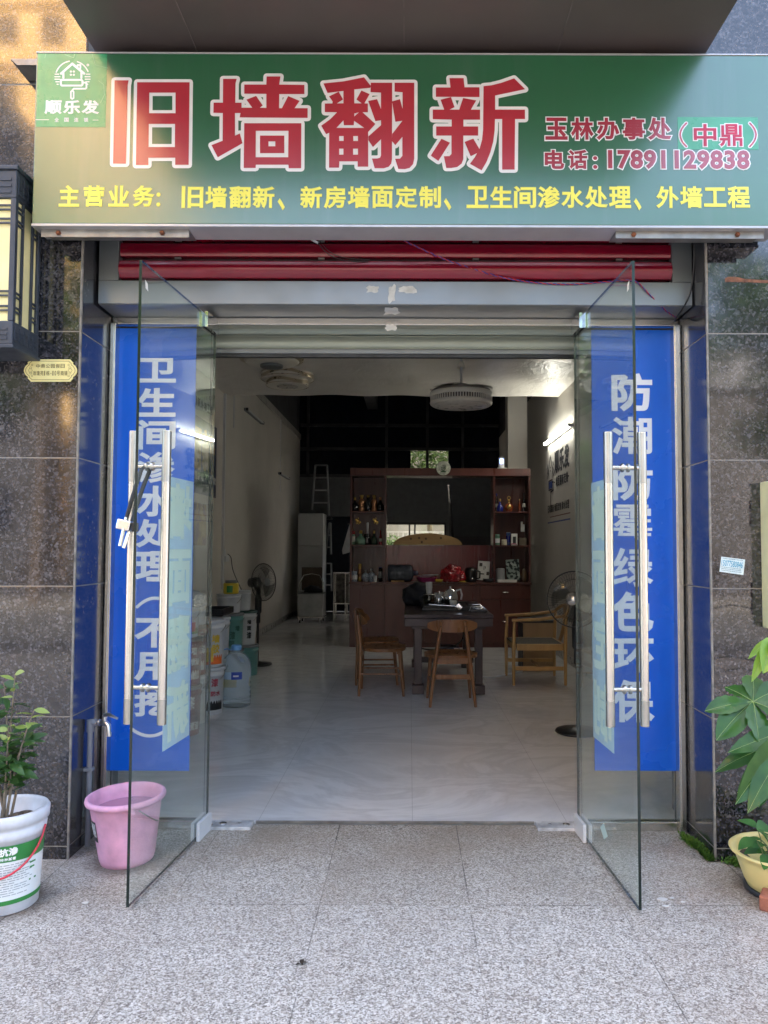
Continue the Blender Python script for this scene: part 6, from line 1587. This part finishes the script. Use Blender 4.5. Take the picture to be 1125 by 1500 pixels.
# local: faces +Y (turned to the table on the left)
W2, D2_ = .31, .27
m = MB(); m.box(-W2 + .03, W2 - .03, -D2_ + .03, D2_ - .0, .415, .43, .006); m.build('seat', pm('dark_weave', (.075, .062, .04), .7, var=.3, sc=60), ac, local=True)
m = MB(); m.box(-W2 + .02, W2 - .02, D2_ - .03, D2_ - .005, .36, .428, .004); m.box(-W2 + .02, W2 - .02, -D2_ + .005, -D2_ + .029, .36, .428, .004)
for s in (1, -1): m.box(s * W2 - .014, s * W2 + .012, -D2_ + .031, D2_ - .032, .36, .428, .004)
m.build('seat_frame', AO, ac, local=True)
for s in (1, -1):
    m = MB(); m.tube([(s * W2, D2_, 0), (s * W2, D2_, .40), (s * W2, D2_ - .01, .66)], [.015, .021, .015], 10); m.build('front_leg', AO, ac, local=True)
    m = MB(); m.tube([(s * W2, -D2_, 0), (s * W2, -D2_, .40), (s * (W2 - .02), -D2_ - .015, .715)], [.015, .021, .016], 10); m.build('rear_leg', AO, ac, local=True)
    m = MB(); m.tube([(s * (W2 + .0), D2_ + .015, .672), (s * (W2 + .005), 0, .683), (s * (W2 - .025), -D2_ - .005, .72)], [.015, .019, .017], 10); m.build('armrest', AO, ac, local=True)
    m = MB(); m.box(s * W2 - .011, s * W2 + .011, -D2_ + .02, D2_ - .02, .155, .195, .003); m.build('side_stretcher', AO, ac, local=True)
m = MB(); m.tube([((W2 - .025) * math.cos(a), -D2_ - .005 - .07 * math.sin(a), .72 + .09 * math.sin(a)) for a in [PI * i / 12 for i in range(13)]], .017, 10); m.build('crest_rail', AO, ac, local=True)
m = MB(); m.grid(lambda u, v: ((u - .5) * (.10 + .04 * math.sin(PI * v)), -D2_ - .005 - .06 * v - .025 * math.sin(PI * v), .42 + .38 * v), 4, 10); m.grid(lambda u, v: ((u - .5) * (.10 + .04 * math.sin(PI * v)), -D2_ + .008 - .06 * v - .025 * math.sin(PI * v), .42 + .38 * v), 4, 10); m.build('back_splat', AO, ac, local=True)
m = MB(); m.box(-W2 + .02, W2 - .02, -.01, .01, .16, .19, .003); m.build('cross_stretcher', AO, ac, local=True)
# small wooden cabinet behind the armchair
t = thing('side_cabinet', 'small pale wood side cabinet behind the oak armchair', 'side cabinet', (1.52, 9.25, FZ))
MB().box(1.33, 1.70, 9.05, 9.45, FZ, .57, .004).build('case', wood_mat('birch', (.34, .21, .10), (.44, .28, .14), .5, 4), t); MB().box(1.32, 1.71, 9.04, 9.46, .572, .60, .003).build('top', DARK, t)
m = MB(); m.box(1.322, 1.328, 9.06, 9.44, FZ + .01, .56); m.build('side_panel', DARK, t)
# ---------------------------------------------------------------- standing fans
FANB = glass_mat('fan_blade_plastic', (.42, .43, .44))
def fan(base, head_z, yaw, tilt, rad, label):
    t = thing('standing_fan', label, 'fan', base, 0, group='black standing fans'); bz_ = 0
    m = MB(); m.lathe([(.17, 0), (.178, .008), (.17, .022), (.06, .032), (.03, .045), (.001, .046)], (0, 0, 0), 36); m.build('base', BLACK, t, local=True)
    m = MB(); m.cyl((0, 0, .04), (0, 0, head_z * .62), .0145); m.cyl((0, 0, head_z * .55), (0, 0, head_z - .09), .011); m.build('pole', BLACK, t, local=True)
    m = MB(); m.lathe([(.02, head_z * .50), (.03, head_z * .52), (.03, head_z * .62), (.042, head_z * .64), (.044, head_z * .80), (.032, head_z * .84), (.028, head_z - .08)], (0, 0, 0), 20); m.build('control_box', BLACK, t, local=True)
    ax = Vector((math.cos(yaw) * math.cos(tilt), math.sin(yaw) * math.cos(tilt), math.sin(tilt))); hc = Vector((0, 0, head_z))
    m = MB(); m.lathe([(.03, -.14), (.058, -.125), (.066, -.05), (.06, .0), (.03, .02)], hc, 20, axis=ax); m.tube([hc - ax * .07, hc + Vector((0, 0, -.10))], [.04, .028], 12); m.build('motor', BLACK, t, local=True)
    gcen = hc + ax * .085
    q = Vector((0, 0, 1)).rotation_difference(ax)
    m = MB()
    prof = [(.05, .055), (rad * .5, .05), (rad * .85, .032), (rad, 0.0)]; prof2 = [(.05, -.06), (rad * .5, -.055), (rad * .85, -.035), (rad, .0)]
    for i in range(56):
        a = 2 * PI * i / 56
        for pr in (prof, prof2): m.tube([gcen + q @ Vector((r_ * math.cos(a + .5 * (1 - r_ / rad) * (.4)), r_ * math.sin(a + .5 * (1 - r_ / rad) * .4), z)) for r_, z in pr], .0011, 4)
    for r_, z, th in ((rad, 0, .005), (rad * .72, .043, .0016), (rad * .72, -.047, .0016)):
        m.tube([gcen + q @ Vector((r_ * math.cos(a), r_ * math.sin(a), z)) for a in [2 * PI * i / 48 for i in range(48)]], th, 6, closed=True)
    gd = m.build('guard', BLACK, t, local=True)
    m = MB(); m.lathe([(.05, .05), (.048, .062), (.001, .066)], gcen, 24, axis=ax); m.build('badge', STEEL if 'right' in label else GREYP, gd, local=True)
    for k_ in range(3):
        m = MB(); a0 = 2 * PI * k_ / 3
        m.grid(lambda u, v: tuple(gcen + q @ Vector(((.03 + (rad * .84 - .03) * u) * math.cos(a0 + (v - .5) * (.7 + .8 * u * (1 - .3 * u)) + .35 * u), (.03 + (rad * .84 - .03) * u) * math.sin(a0 + (v - .5) * (.7 + .8 * u * (1 - .3 * u)) + .35 * u), (v - .5) * .05 * (1 - .3 * u)))), 8, 8); m.build('blade', FANB, t, local=True)
    return t
b_ = GR(847, 1073, FZ); hz_ = W(836, 878, b_.y).z
fan((b_.x, b_.y, FZ), hz_ - FZ, R(-118), R(4), .215, 'black standing fan before the right wall, behind the right glass door')
b_ = GR(377, 974, FZ); hz_ = W(391, 853, b_.y).z
fan((b_.x, b_.y, FZ), hz_ - FZ, R(-30), R(3), .225, 'black standing fan by the left wall beside the teal buckets')
t = thing('wooden_plank', 'brown wooden board standing on end beside the left fan', 'board', (-1.815, 9.03, FZ))
MB().box(-1.845, -1.785, 9.02, 9.05, FZ, .50, .003).build('board', wood_mat('brown_board', (.20, .09, .035), (.28, .14, .06), .55, 6), t)
# ---------------------------------------------------------------- stacked paint buckets by the left wall
def pot(name, label, cat, c, r, h, body, lid=None, bands=(), group='buckets stacked by the left wall', taper=.93, handle=True, prints=None):
    x, y, z = c
    t = thing(name, label, cat, c, group=group)
    def rr(v): return r * (taper + (1 - taper) * v / h)
    m = MB(); m.lathe([(r * taper * .97, 0), (r * taper, .006), (rr(h * .8), h * .8), (rr(h * .8) + .005, h * .805), (rr(h * .85) + .006, h * .85), (rr(h * .86), h * .86), (rr(h * .93), h * .93)], (0, 0, 0), 32); m.build('body', body, t, local=True)
    m = MB(); m.lathe([(r + .004, h * .93), (r + .008, h * .935), (r + .008, h * .985), (r, h), (r * .9, h), (r * .88, h - .008), (.001, h - .008)], (0, 0, 0), 32); m.build('lid', lid or body, t, local=True)
    for v0, v1, a0, a1, mat in bands:
        m = MB(); m.grid(lambda u, v: ((rr(v0 * h) + .0012) * math.cos(R(a0 + (a1 - a0) * u)), (rr(v0 * h) + .0012) * math.sin(R(a0 + (a1 - a0) * u)), h * (v0 + (v1 - v0) * v)), 24, 1); m.build('label_sheet', mat, t, local=True, fixn=False)
    if prints:
        mat, items = prints; m = MB()
        for s, a, v0, v1, wdt in items:
            pl = lambda u, v, w: ((rr(v) + .0025 + w) * math.cos(R(a) + u / r), (rr(v) + .0025 + w) * math.sin(R(a) + u / r), v)
            if s: put_text(m, s, (-wdt / 2, wdt / 2, v0 * h, v1 * h), pl, .04, 1, 0, .0002, s)
            else:
                m.grid(lambda u, v: pl(-wdt / 2 + wdt * u, h * (v0 + (v1 - v0) * v), 0), 4, 1)
        m.build('print', mat, t, local=True, fixn=False)
    if handle:
        m = MB(); pts = []
        for i in range(13):
            a = PI * i / 12; pts.append(((r + .012) * math.cos(a), -(r + .01) * math.sin(a) * .55 - .02 * math.sin(a), h * .88 - .10 * math.sin(a)))
        m.tube(pts, .003, 6); m.build('wire_handle', STEEL, t, local=True)
    return t
TIN = pm('maroon_tin', (.21, .04, .034), .32, .2, var=.25, sc=9); TINL = pm('tin_lid', (.30, .27, .24), .35, .7, var=.2, sc=12)
CRM = pm('tin_label', (.62, .57, .50), .5, var=.3, sc=30); TEAL = pm('teal_bucket', (.13, .34, .31), .4, var=.05)
GRL = pm('grey_lid', (.22, .23, .235), .45); ORG = pm('orange_label', (.72, .14, .02), .45, var=.35, sc=14); YEL = pm('yellow_print', (.68, .46, .04), .45)
WBK = pm('bucket_white_inside', (.62, .63, .64), .4, var=.05); GRN2 = pm('green_red_label', (.10, .20, .05), .5, var=.5, sc=12)
A_, B_, C_ = (-1.735, 5.96), (-1.80, 6.36), (-1.735, 6.72)
def stack_z(y, py): return W(290, py, y).z
pot('maroon_tin', 'maroon paint tin at the bottom of the stack behind the banner edge', 'paint tin', (A_[0], A_[1], FZ), .142, .37, TIN, TINL, [(.25, .55, -110, 10, pm('maroon_print', (.22, .10, .09), .4, var=.4, sc=20))], prints=(CRM, [('漆', -50, .55, .8, .08), ('墙面漆', -40, .12, .28, .14)]))
pot('maroon_tin', 'maroon paint tin with pale print below the red and green labelled bucket', 'paint tin', (A_[0], A_[1], FZ + .372), .142, .36, TIN, TINL, [(.14, .40, -100, -10, CRM)], prints=(CRM, [('立邦' if False else '外墙', -48, .66, .86, .10), ('内墙漆', -42, .44, .58, .13)]))
pot('white_bucket', 'white bucket with green and red label on top of the maroon tins', 'bucket', (A_[0], A_[1], FZ + .734), .118, .23, WBK, None, [(.12, .62, -120, 0, GRN2)], prints=(pm('label_red', (.40, .03, .03), .4), [(None, -45, .2, .5, .09)]))
pot('white_bucket', 'white and grey printed bucket at the bottom, right of the maroon tin', 'bucket', (B_[0], B_[1], FZ), .150, .385, WBK, None, prints=(pm('grey_red_print', (.22, .12, .12), .5, var=.5, sc=20), [('防', -48, .6, .76, .05), ('水', -48, .42, .58, .05), ('漆', -48, .24, .40, .05)]))
pot('maroon_tin', 'maroon paint tin on the white and grey printed bucket', 'paint tin', (B_[0], B_[1], FZ + .387), .145, .40, TIN, TINL, [(.10, .38, -95, -15, CRM)], prints=(CRM, [('外墙', -45, .68, .88, .10), ('乳胶漆', -40, .44, .60, .13)]))
pot('white_bucket', 'small white bucket on the maroon tin beside the grey bag', 'bucket', (B_[0] + .03, B_[1], FZ + .789), .10, .20, WBK)
pot('white_bucket', 'white bucket with red writing and black label under the orange labelled bucket', 'bucket', (C_[0], C_[1], FZ), .135, .40, WBK, None, [(.10, .34, -100, -10, BLACKT)], prints=(pm('print_red', (.42, .05, .08), .5), [('漆', -50, .60, .76, .06), ('防水', -45, .40, .50, .09)]))
pot('white_bucket', 'white bucket with an orange and yellow label', 'bucket', (C_[0], C_[1], FZ + .402), .135, .40, WBK, None, [(.06, .78, -105, -15, ORG)], prints=(YEL, [(None, -72, .12, .42, .07), ('胶', -48, .30, .48, .07), ('墙', -48, .52, .68, .07)]))
pot('white_bucket', 'plain white bucket right behind the orange labelled bucket', 'bucket', (-1.80, 7.12, FZ + .392), .15, .395, WBK)
pot('white_bucket', 'plain white bucket hidden low behind the water bottle', 'bucket', (-1.80, 7.12, FZ), .15, .39, WBK)
tq = thing('black_tray', 'black plastic tray lying on the plain white bucket', 'tray', (-1.98, 7.3, FZ + .79))
m = MB(); m.box(-2.2, -1.72, 7.15, 7.6, FZ + .789, FZ + .80, .003)
for x0, x1, y0, y1 in ((-2.2, -2.185, 7.15, 7.6), (-1.735, -1.72, 7.15, 7.6), (-2.184, -1.736, 7.15, 7.165), (-2.184, -1.736, 7.585, 7.6)): m.box(x0, x1, y0, y1, FZ + .801, FZ + .85, .003)
m.build('tray_body', BLACK, tq)
pot('white_carton_tub', 'low white tub under the black tray', 'tub', (-2.08, 7.45, FZ + .60), .13, .186, WBK, handle=False, group='tubs by the left wall')
pot('white_bucket', 'white bucket standing on the floor under the low white tub', 'bucket', (-2.08, 7.45, FZ), .16, .598, WBK)
TC = (-1.885, 8.1)
pot('teal_bucket', 'teal bucket with a ribbed grey lid below the white tub', 'bucket', (TC[0], TC[1], FZ + .372), .152, .37, TEAL, GRL, prints=(pm('teal_print', (.03, .13, .10), .5), [('漆', -60, .3, .5, .05), ('墙', -40, .52, .66, .05), (None, -75, .1, .26, .12)]))
pot('teal_bucket', 'teal bucket at the bottom, behind the water bottle', 'bucket', (TC[0], TC[1], FZ), .152, .37, TEAL, GRL)
pot('white_tub', 'round white tub with lid on the upper teal bucket', 'tub', (TC[0], TC[1], FZ + .744), .122, .195, WBK, handle=True, group='tubs by the left wall')
t = thing('yellow_jar', 'yellow jar with green label on the round white tub', 'jar', (TC[0] + .02, TC[1], FZ + .941))
m = MB(); m.lathe([(.076, 0), (.08, .006), (.08, .10), (.074, .112)], (0, 0, 0), 28); m.build('body', pm('jar_yellow', (.60, .45, .03), .35), t, local=True); m = MB(); m.lathe([(.06, .113), (.06, .14), (.001, .141)], (-.0, 0, 0), 24); m.build('lid', GREYP, t, local=True)
m = MB(); m.grid(lambda u, v: (.081 * math.cos(R(-110 + 45 * u)), .081 * math.sin(R(-110 + 45 * u)), .015 + .07 * v), 8, 1); m.build('label_sheet', GRN, t, local=True, fixn=False)
EC = (-1.84, 8.75)
pot('teal_bucket', 'teal bucket at the bottom, left of the standing fan', 'bucket', (EC[0], EC[1], FZ), .14, .335, TEAL, GRL)
pot('white_bucket', 'tall white bucket with black writing on the teal bucket by the fan', 'bucket', (EC[0], EC[1], FZ + .337), .115, .38, WBK, pm('dark_teal_lid', (.015, .07, .06), .4), prints=(BLACKT, [('墙', -60, .62, .74, .045), ('面', -60, .44, .56, .045), ('漆', -60, .2, .38, .05)]))
pot('white_bucket', 'small white pail on the tall white bucket by the fan', 'bucket', (EC[0] - .05, EC[1], FZ + .719), .10, .225, WBK, handle=False)
# grey bag on the left stack
gb = bmesh.new(); bmesh.ops.create_icosphere(gb, subdivisions=4, radius=1)
for v in gb.verts:
    n1 = abs(mnoise.noise(v.co * 2.6)) * .4 + mnoise.noise(v.co * 6) * .14; s_ = 1 + n1; v.co = Vector((v.co.x * .15 * s_, v.co.y * .12 * s_, max(-.035, v.co.z * .085 * s_)))
m = MB(); m.bm(gb, False); tag(m.build('grey_bag', pm('grey_film', (.26, .29, .33), .3, var=.15)), 'crumpled grey plastic bag on the red and green labelled bucket', 'plastic bag'); bpy.data.objects['grey_bag'].location = (-1.73, 5.98, FZ + .734 + .23 + .036)
# big clear water bottle
wbx = GR(345, 1038, FZ); wy = wbx.y + .12; wx = W(345, 1038, wy).x
t = thing('water_bottle', 'large clear water bottle with a blue label and blue cap on the floor', 'water bottle', (wx, wy, FZ))
BG = NT('bottle_plastic'); BG.set(col=(.80, .90, .95), rough=.08, trans=.75, ior=1.15, spec=.6)
m = MB(); rr_ = 21.5 * wy / F_PX; pr = [(rr_ * .9, 0), (rr_, .012)]
for i in range(5): z = .05 + .042 * i; pr += [(rr_, z), (rr_ * .955, z + .010), (rr_, z + .02)]
pr += [(rr_, .33), (rr_ * .99, .36), (rr_ * .86, .415), (rr_ * .62, .455), (rr_ * .40, .475), (rr_ * .30, .485), (rr_ * .29, .51)]
m.lathe(pr, (0, 0, 0), 40); m.build('body', BG.m, t, local=True)
m = MB(); m.lathe([(rr_ * .33, .50), (rr_ * .34, .505), (rr_ * .34, .535), (rr_ * .30, .545), (.001, .546)], (0, 0, 0), 24); m.build('cap', pm('cap_blue', (.16, .40, .75), .4), t, local=True)
m = MB(); m.grid(lambda u, v: ((rr_ + .002) * math.cos(R(-135 + 80 * u)), (rr_ + .002) * math.sin(R(-135 + 80 * u)), .255 + .065 * v), 20, 1); lb_l = m.build('label_sheet', pm('water_label_pale', (.50, .66, .80), .4), t, local=True, fixn=False)
m = MB(); m.grid(lambda u, v: ((rr_ + .0032) * math.cos(R(-95 + 40 * u)), (rr_ + .0032) * math.sin(R(-95 + 40 * u)), .255 + .065 * v), 12, 1); m.build('label_blue', pm('water_label_blue', (.02, .07, .42), .4), t, local=True, fixn=False)
m = MB(); m.grid(lambda u, v: ((rr_ + .004) * math.cos(R(-88 + 20 * u)), (rr_ + .004) * math.sin(R(-88 + 20 * u)), .278 + .014 * v), 6, 1); m.build('label_mark', WHITET, t, local=True, fixn=False)
m = MB(); m.tube([(-rr_ * .32, 0, .498), (-rr_ * .6, -.03, .512), (-rr_ * .8, -.06, .505)], .006, 8); m.build('carry_loop', MATS['cap_blue'], t, local=True)
t = thing('blue_cap_jug', 'small white jug with blue spout and yellow label behind the water bottle', 'jug', (W(339, 968, 7.35).x, 7.35, FZ))
m = MB(); m.lathe([(.07, 0), (.075, .01), (.075, .26), (.05, .31), (.03, .33), (.028, .35)], (0, 0, 0), 24); m.build('body', WHITE, t, local=True); m = MB(); m.lathe([(.035, .35), (.035, .39), (.02, .41), (.001, .412)], (0, 0, 0), 18); m.tube([(-.03, 0, .31), (.05, -.02, .345), (.09, -.02, .30)], .012, 8); m.build('spout', pm('spout_blue', (.02, .12, .50), .4), t, local=True)
m = MB(); m.grid(lambda u, v: (.0765 * math.cos(R(-130 + 90 * u)), .0765 * math.sin(R(-130 + 90 * u)), .12 + .12 * v), 12, 1); m.build('label_sheet', YEL, t, local=True, fixn=False)
# ---------------------------------------------------------------- rear of the shop
LAD = pm('ladder_aluminium', (.34, .35, .36), .4, .6, var=.05)
def ladder(pxs, y, label, n):
    (ax_, ay), (bx_, by_), (cx_, cy_), (dx_, dy_) = pxs      # top left, top right, foot left, foot right
    p = [W(*q, y) for q in ((ax_, ay), (bx_, by_), (cx_, cy_), (dx_, dy_))]
    t = thing('aluminium_ladder', label, 'ladder', (p[2].x, y, p[2].z), group='aluminium ladders at the back of the shop')
    for a, b in ((p[0], p[2]), (p[1], p[3])):
        m = MB(); m.tube([a, b], .024, 6); m.build('rail', LAD, t)
    for i in range(n):
        f = (i + .02) / (n - .4); a = p[0].lerp(p[2], f); b = p[1].lerp(p[3], f); m = MB(); m.box(a.x, b.x, y - .035, y + .035, a.z - .014, a.z + .014, .003); m.build('rung', LAD, t)
    return t
ladder([(462, 681), (479, 681), (457, 747), (482, 755)], 16.75, 'aluminium ladder standing high on the dark rack above the pale fridge', 4)
ladder([(482, 766), (484, 766), (477, 812), (485, 812)], 16.62, 'narrow folded aluminium ladder beside the pale fridge', 3)
ladder([(477, 825), (485, 825), (474, 866), (486, 866)], 16.55, 'short low aluminium ladder below the narrow folded one', 3)
zsh = min(W(457, 748, 16.75).z, W(482, 756, 16.75).z)
ls = thing('storage_rack', 'dark storage rack behind the pale fridge at the back', 'rack', (-2.1, 16.8, FZ))
MB().box(-2.40, -1.70, 16.6, 17.05, zsh - .07, zsh - .027, .003).build('shelf', DARK, ls)
for x in (-2.36, -1.95):
    for y in (16.62, 16.99): MB().box(x, x + .04, y, y + .04, FZ, zsh - .072).build('post', DARK, ls)
for y0_ in (14.9, 14.6):
    pass
a, b = W(437, 752, 15.9), W(474, 752, 15.9)
t = thing('white_fridge', 'tall pale fridge standing at the back left of the shop', 'fridge', ((a.x + b.x) / 2, 15.9, FZ))
MB().box(a.x, b.x, 15.9, 16.46, FZ, a.z, .012).build('body', pm('fridge_white', (.46, .47, .47), .4, var=.04), t)
zm = W(450, 800, 15.9).z; m = MB(); m.box(a.x + .004, b.x - .004, 15.86, 15.897, zm + .006, a.z - .004, .01); m.build('upper_door', MATS['fridge_white'], t); m = MB(); m.box(a.x + .004, b.x - .004, 15.86, 15.897, FZ + .06, zm - .006, .01); m.build('lower_door', MATS['fridge_white'], t)
# basket chair in front of it
p = GR(455, 895, FZ); yb_ = 15.35; a, b = W(436, 900, yb_), W(474, 900, yb_)
t = thing('folding_chair', 'brown folding chair with a steel tube frame before the pale fridge', 'chair', ((a.x + b.x) / 2, yb_, FZ))
cxm = (a.x + b.x) / 2; hw_ = (b.x - a.x) / 2 * .9
m = MB(); m.tube([(cxm - hw_, yb_, FZ)] + [(cxm - hw_, yb_ + .05, .45), (cxm - hw_, yb_ + .12, .75), (cxm - hw_ * .7, yb_ + .15, .90), (cxm, yb_ + .16, .93), (cxm + hw_ * .7, yb_ + .15, .90), (cxm + hw_, yb_ + .12, .75), (cxm + hw_, yb_ + .05, .45), (cxm + hw_, yb_, FZ)], .014, 8); m.build('frame', STEEL, t)
m = MB(); m.box(cxm - hw_ * .9, cxm + hw_ * .9, yb_ + .15, yb_ + .18, .6, 1.06, .01); m.build('backrest', pm('brown_vinyl', (.07, .045, .03), .6), t)
m = MB(); m.box(cxm - hw_, cxm + hw_, yb_ - .25, yb_ + .1, .47, .52, .012); m.build('seat', GREYP, t)
m = MB(); m.tube([(cxm - hw_ * .8, yb_ - .22, FZ), (cxm - hw_ * .8, yb_ - .1, .47)], .012, 8); m.tube([(cxm + hw_ * .8, yb_ - .22, FZ), (cxm + hw_ * .8, yb_ - .1, .47)], .012, 8); m.build('front_leg', STEEL, t)
a, b = W(437, 905, 14.9), W(475, 870, 14.9)
t = thing('storage_box', 'pale plastic storage box on a steel trolley in the dark back aisle', 'storage box', ((a.x + b.x) / 2, 14.9, a.z))
m = MB(); m.prism([(a.x + .03, a.z + .035), (b.x - .03, a.z + .035), (b.x - .005, b.z), (a.x + .005, b.z)], 14.8, 15.2); m.build('tub', pm('box_pale', (.44, .45, .46), .4), t)
m = MB(); m.box(a.x, b.x, 14.78, 15.22, b.z + .001, b.z + .02, .004); m.build('lid', GREYP, t)
tl = thing('flat_trolley', 'low steel trolley under the pale plastic storage box', 'trolley', ((a.x + b.x) / 2, 14.9, FZ))
MB().box(a.x - .01, b.x + .01, 14.75, 15.25, a.z + .012, a.z + .033, .004).build('deck', STEEL, tl)
for x in (a.x + .03, b.x - .06):
    for y in (14.8, 15.18): m = MB(); m.lathe([(.028, -.012), (.03, 0), (.028, .012)], (x + .015, y, FZ + .031), 14, axis=(1, 0, 0)); m.build('wheel', BLACK, tl)
m = MB()
for x in (a.x + .03, b.x - .06):
    for y in (14.8, 15.18): m.box(x, x + .03, y - .01, y + .01, FZ + .055, a.z + .011)
m.build('bracket', STEEL, tl)
bn_ = bmesh.new(); bmesh.ops.create_icosphere(bn_, subdivisions=3, radius=1)
for v in bn_.verts:
    n1 = mnoise.noise(v.co * 2.5) * .4; v.co = Vector((v.co.x * .17 * (1 + n1), v.co.y * .15, max(-.03, v.co.z * .10 * (1 + n1))))
m = MB(); m.bm(bn_, True); tag(m.build('black_sack', MATS['dark_cloth']), 'black sack slumped on the lid of the storage box', 'sack'); bpy.data.objects['black_sack'].location = ((a.x + b.x) / 2 + .02, 15.0, b.z + .051)
# steel rack with a hanging towel
xa, xb = W(489, 900, 15.2).x, W(515, 900, 15.2).x
zt_, zm_ = W(490, 840, 15.2).z, W(490, 885, 15.2).z
t = thing('steel_rack', 'stainless kitchen rack half hidden behind the cabinet', 'rack', ((xa + xb) / 2, 15.2, FZ))
for x in (xa, xb, (xa + xb) / 2 + .05):
    for y in (15.2, 15.6): m = MB(); m.cyl((x, y, FZ), (x, y, zt_), .016); m.build('post', STEEL, t)
for z in (zt_, zm_, FZ + .12): MB().box(xa - .02, xb + .02, 15.18, 15.62, z + .001, z + .025, .004).build('shelf', STEEL, t)
MB().box(xa + .03, xb - .06, 15.3, 15.55, zm_ + .027, zt_ - .02, .01).build('crate', pm('grimy_box', (.12, .115, .10), .7, var=.5, sc=9), t)
yt_ = 15.1; a = W(513, 768, yt_)
t = thing('hanging_towel', 'white towel hanging beside the left end of the cabinet', 'towel', a)
m = MB(); tp_ = [W(512, 768, yt_), W(507, 785, yt_), W(501, 806, yt_), W(502, 812, yt_), W(516, 808, yt_), W(517, 768, yt_)]; m.prism([(p.x, p.z) for p in tp_], yt_, yt_ + .012, 'xz'); m.build('cloth', pm('towel_white', (.55, .57, .60), .9), t)
m = MB(); m.cyl((a.x - .05, yt_ + .03, a.z + .01), (a.x + .25, yt_ + .03, a.z + .01), .008); m.tube([(a.x + .05, yt_ + .03, a.z + .01), (a.x + .05, yt_ + .03, FZ)], .01, 8); m.build('rail', STEEL, t)
bpy.context.view_layer.update()
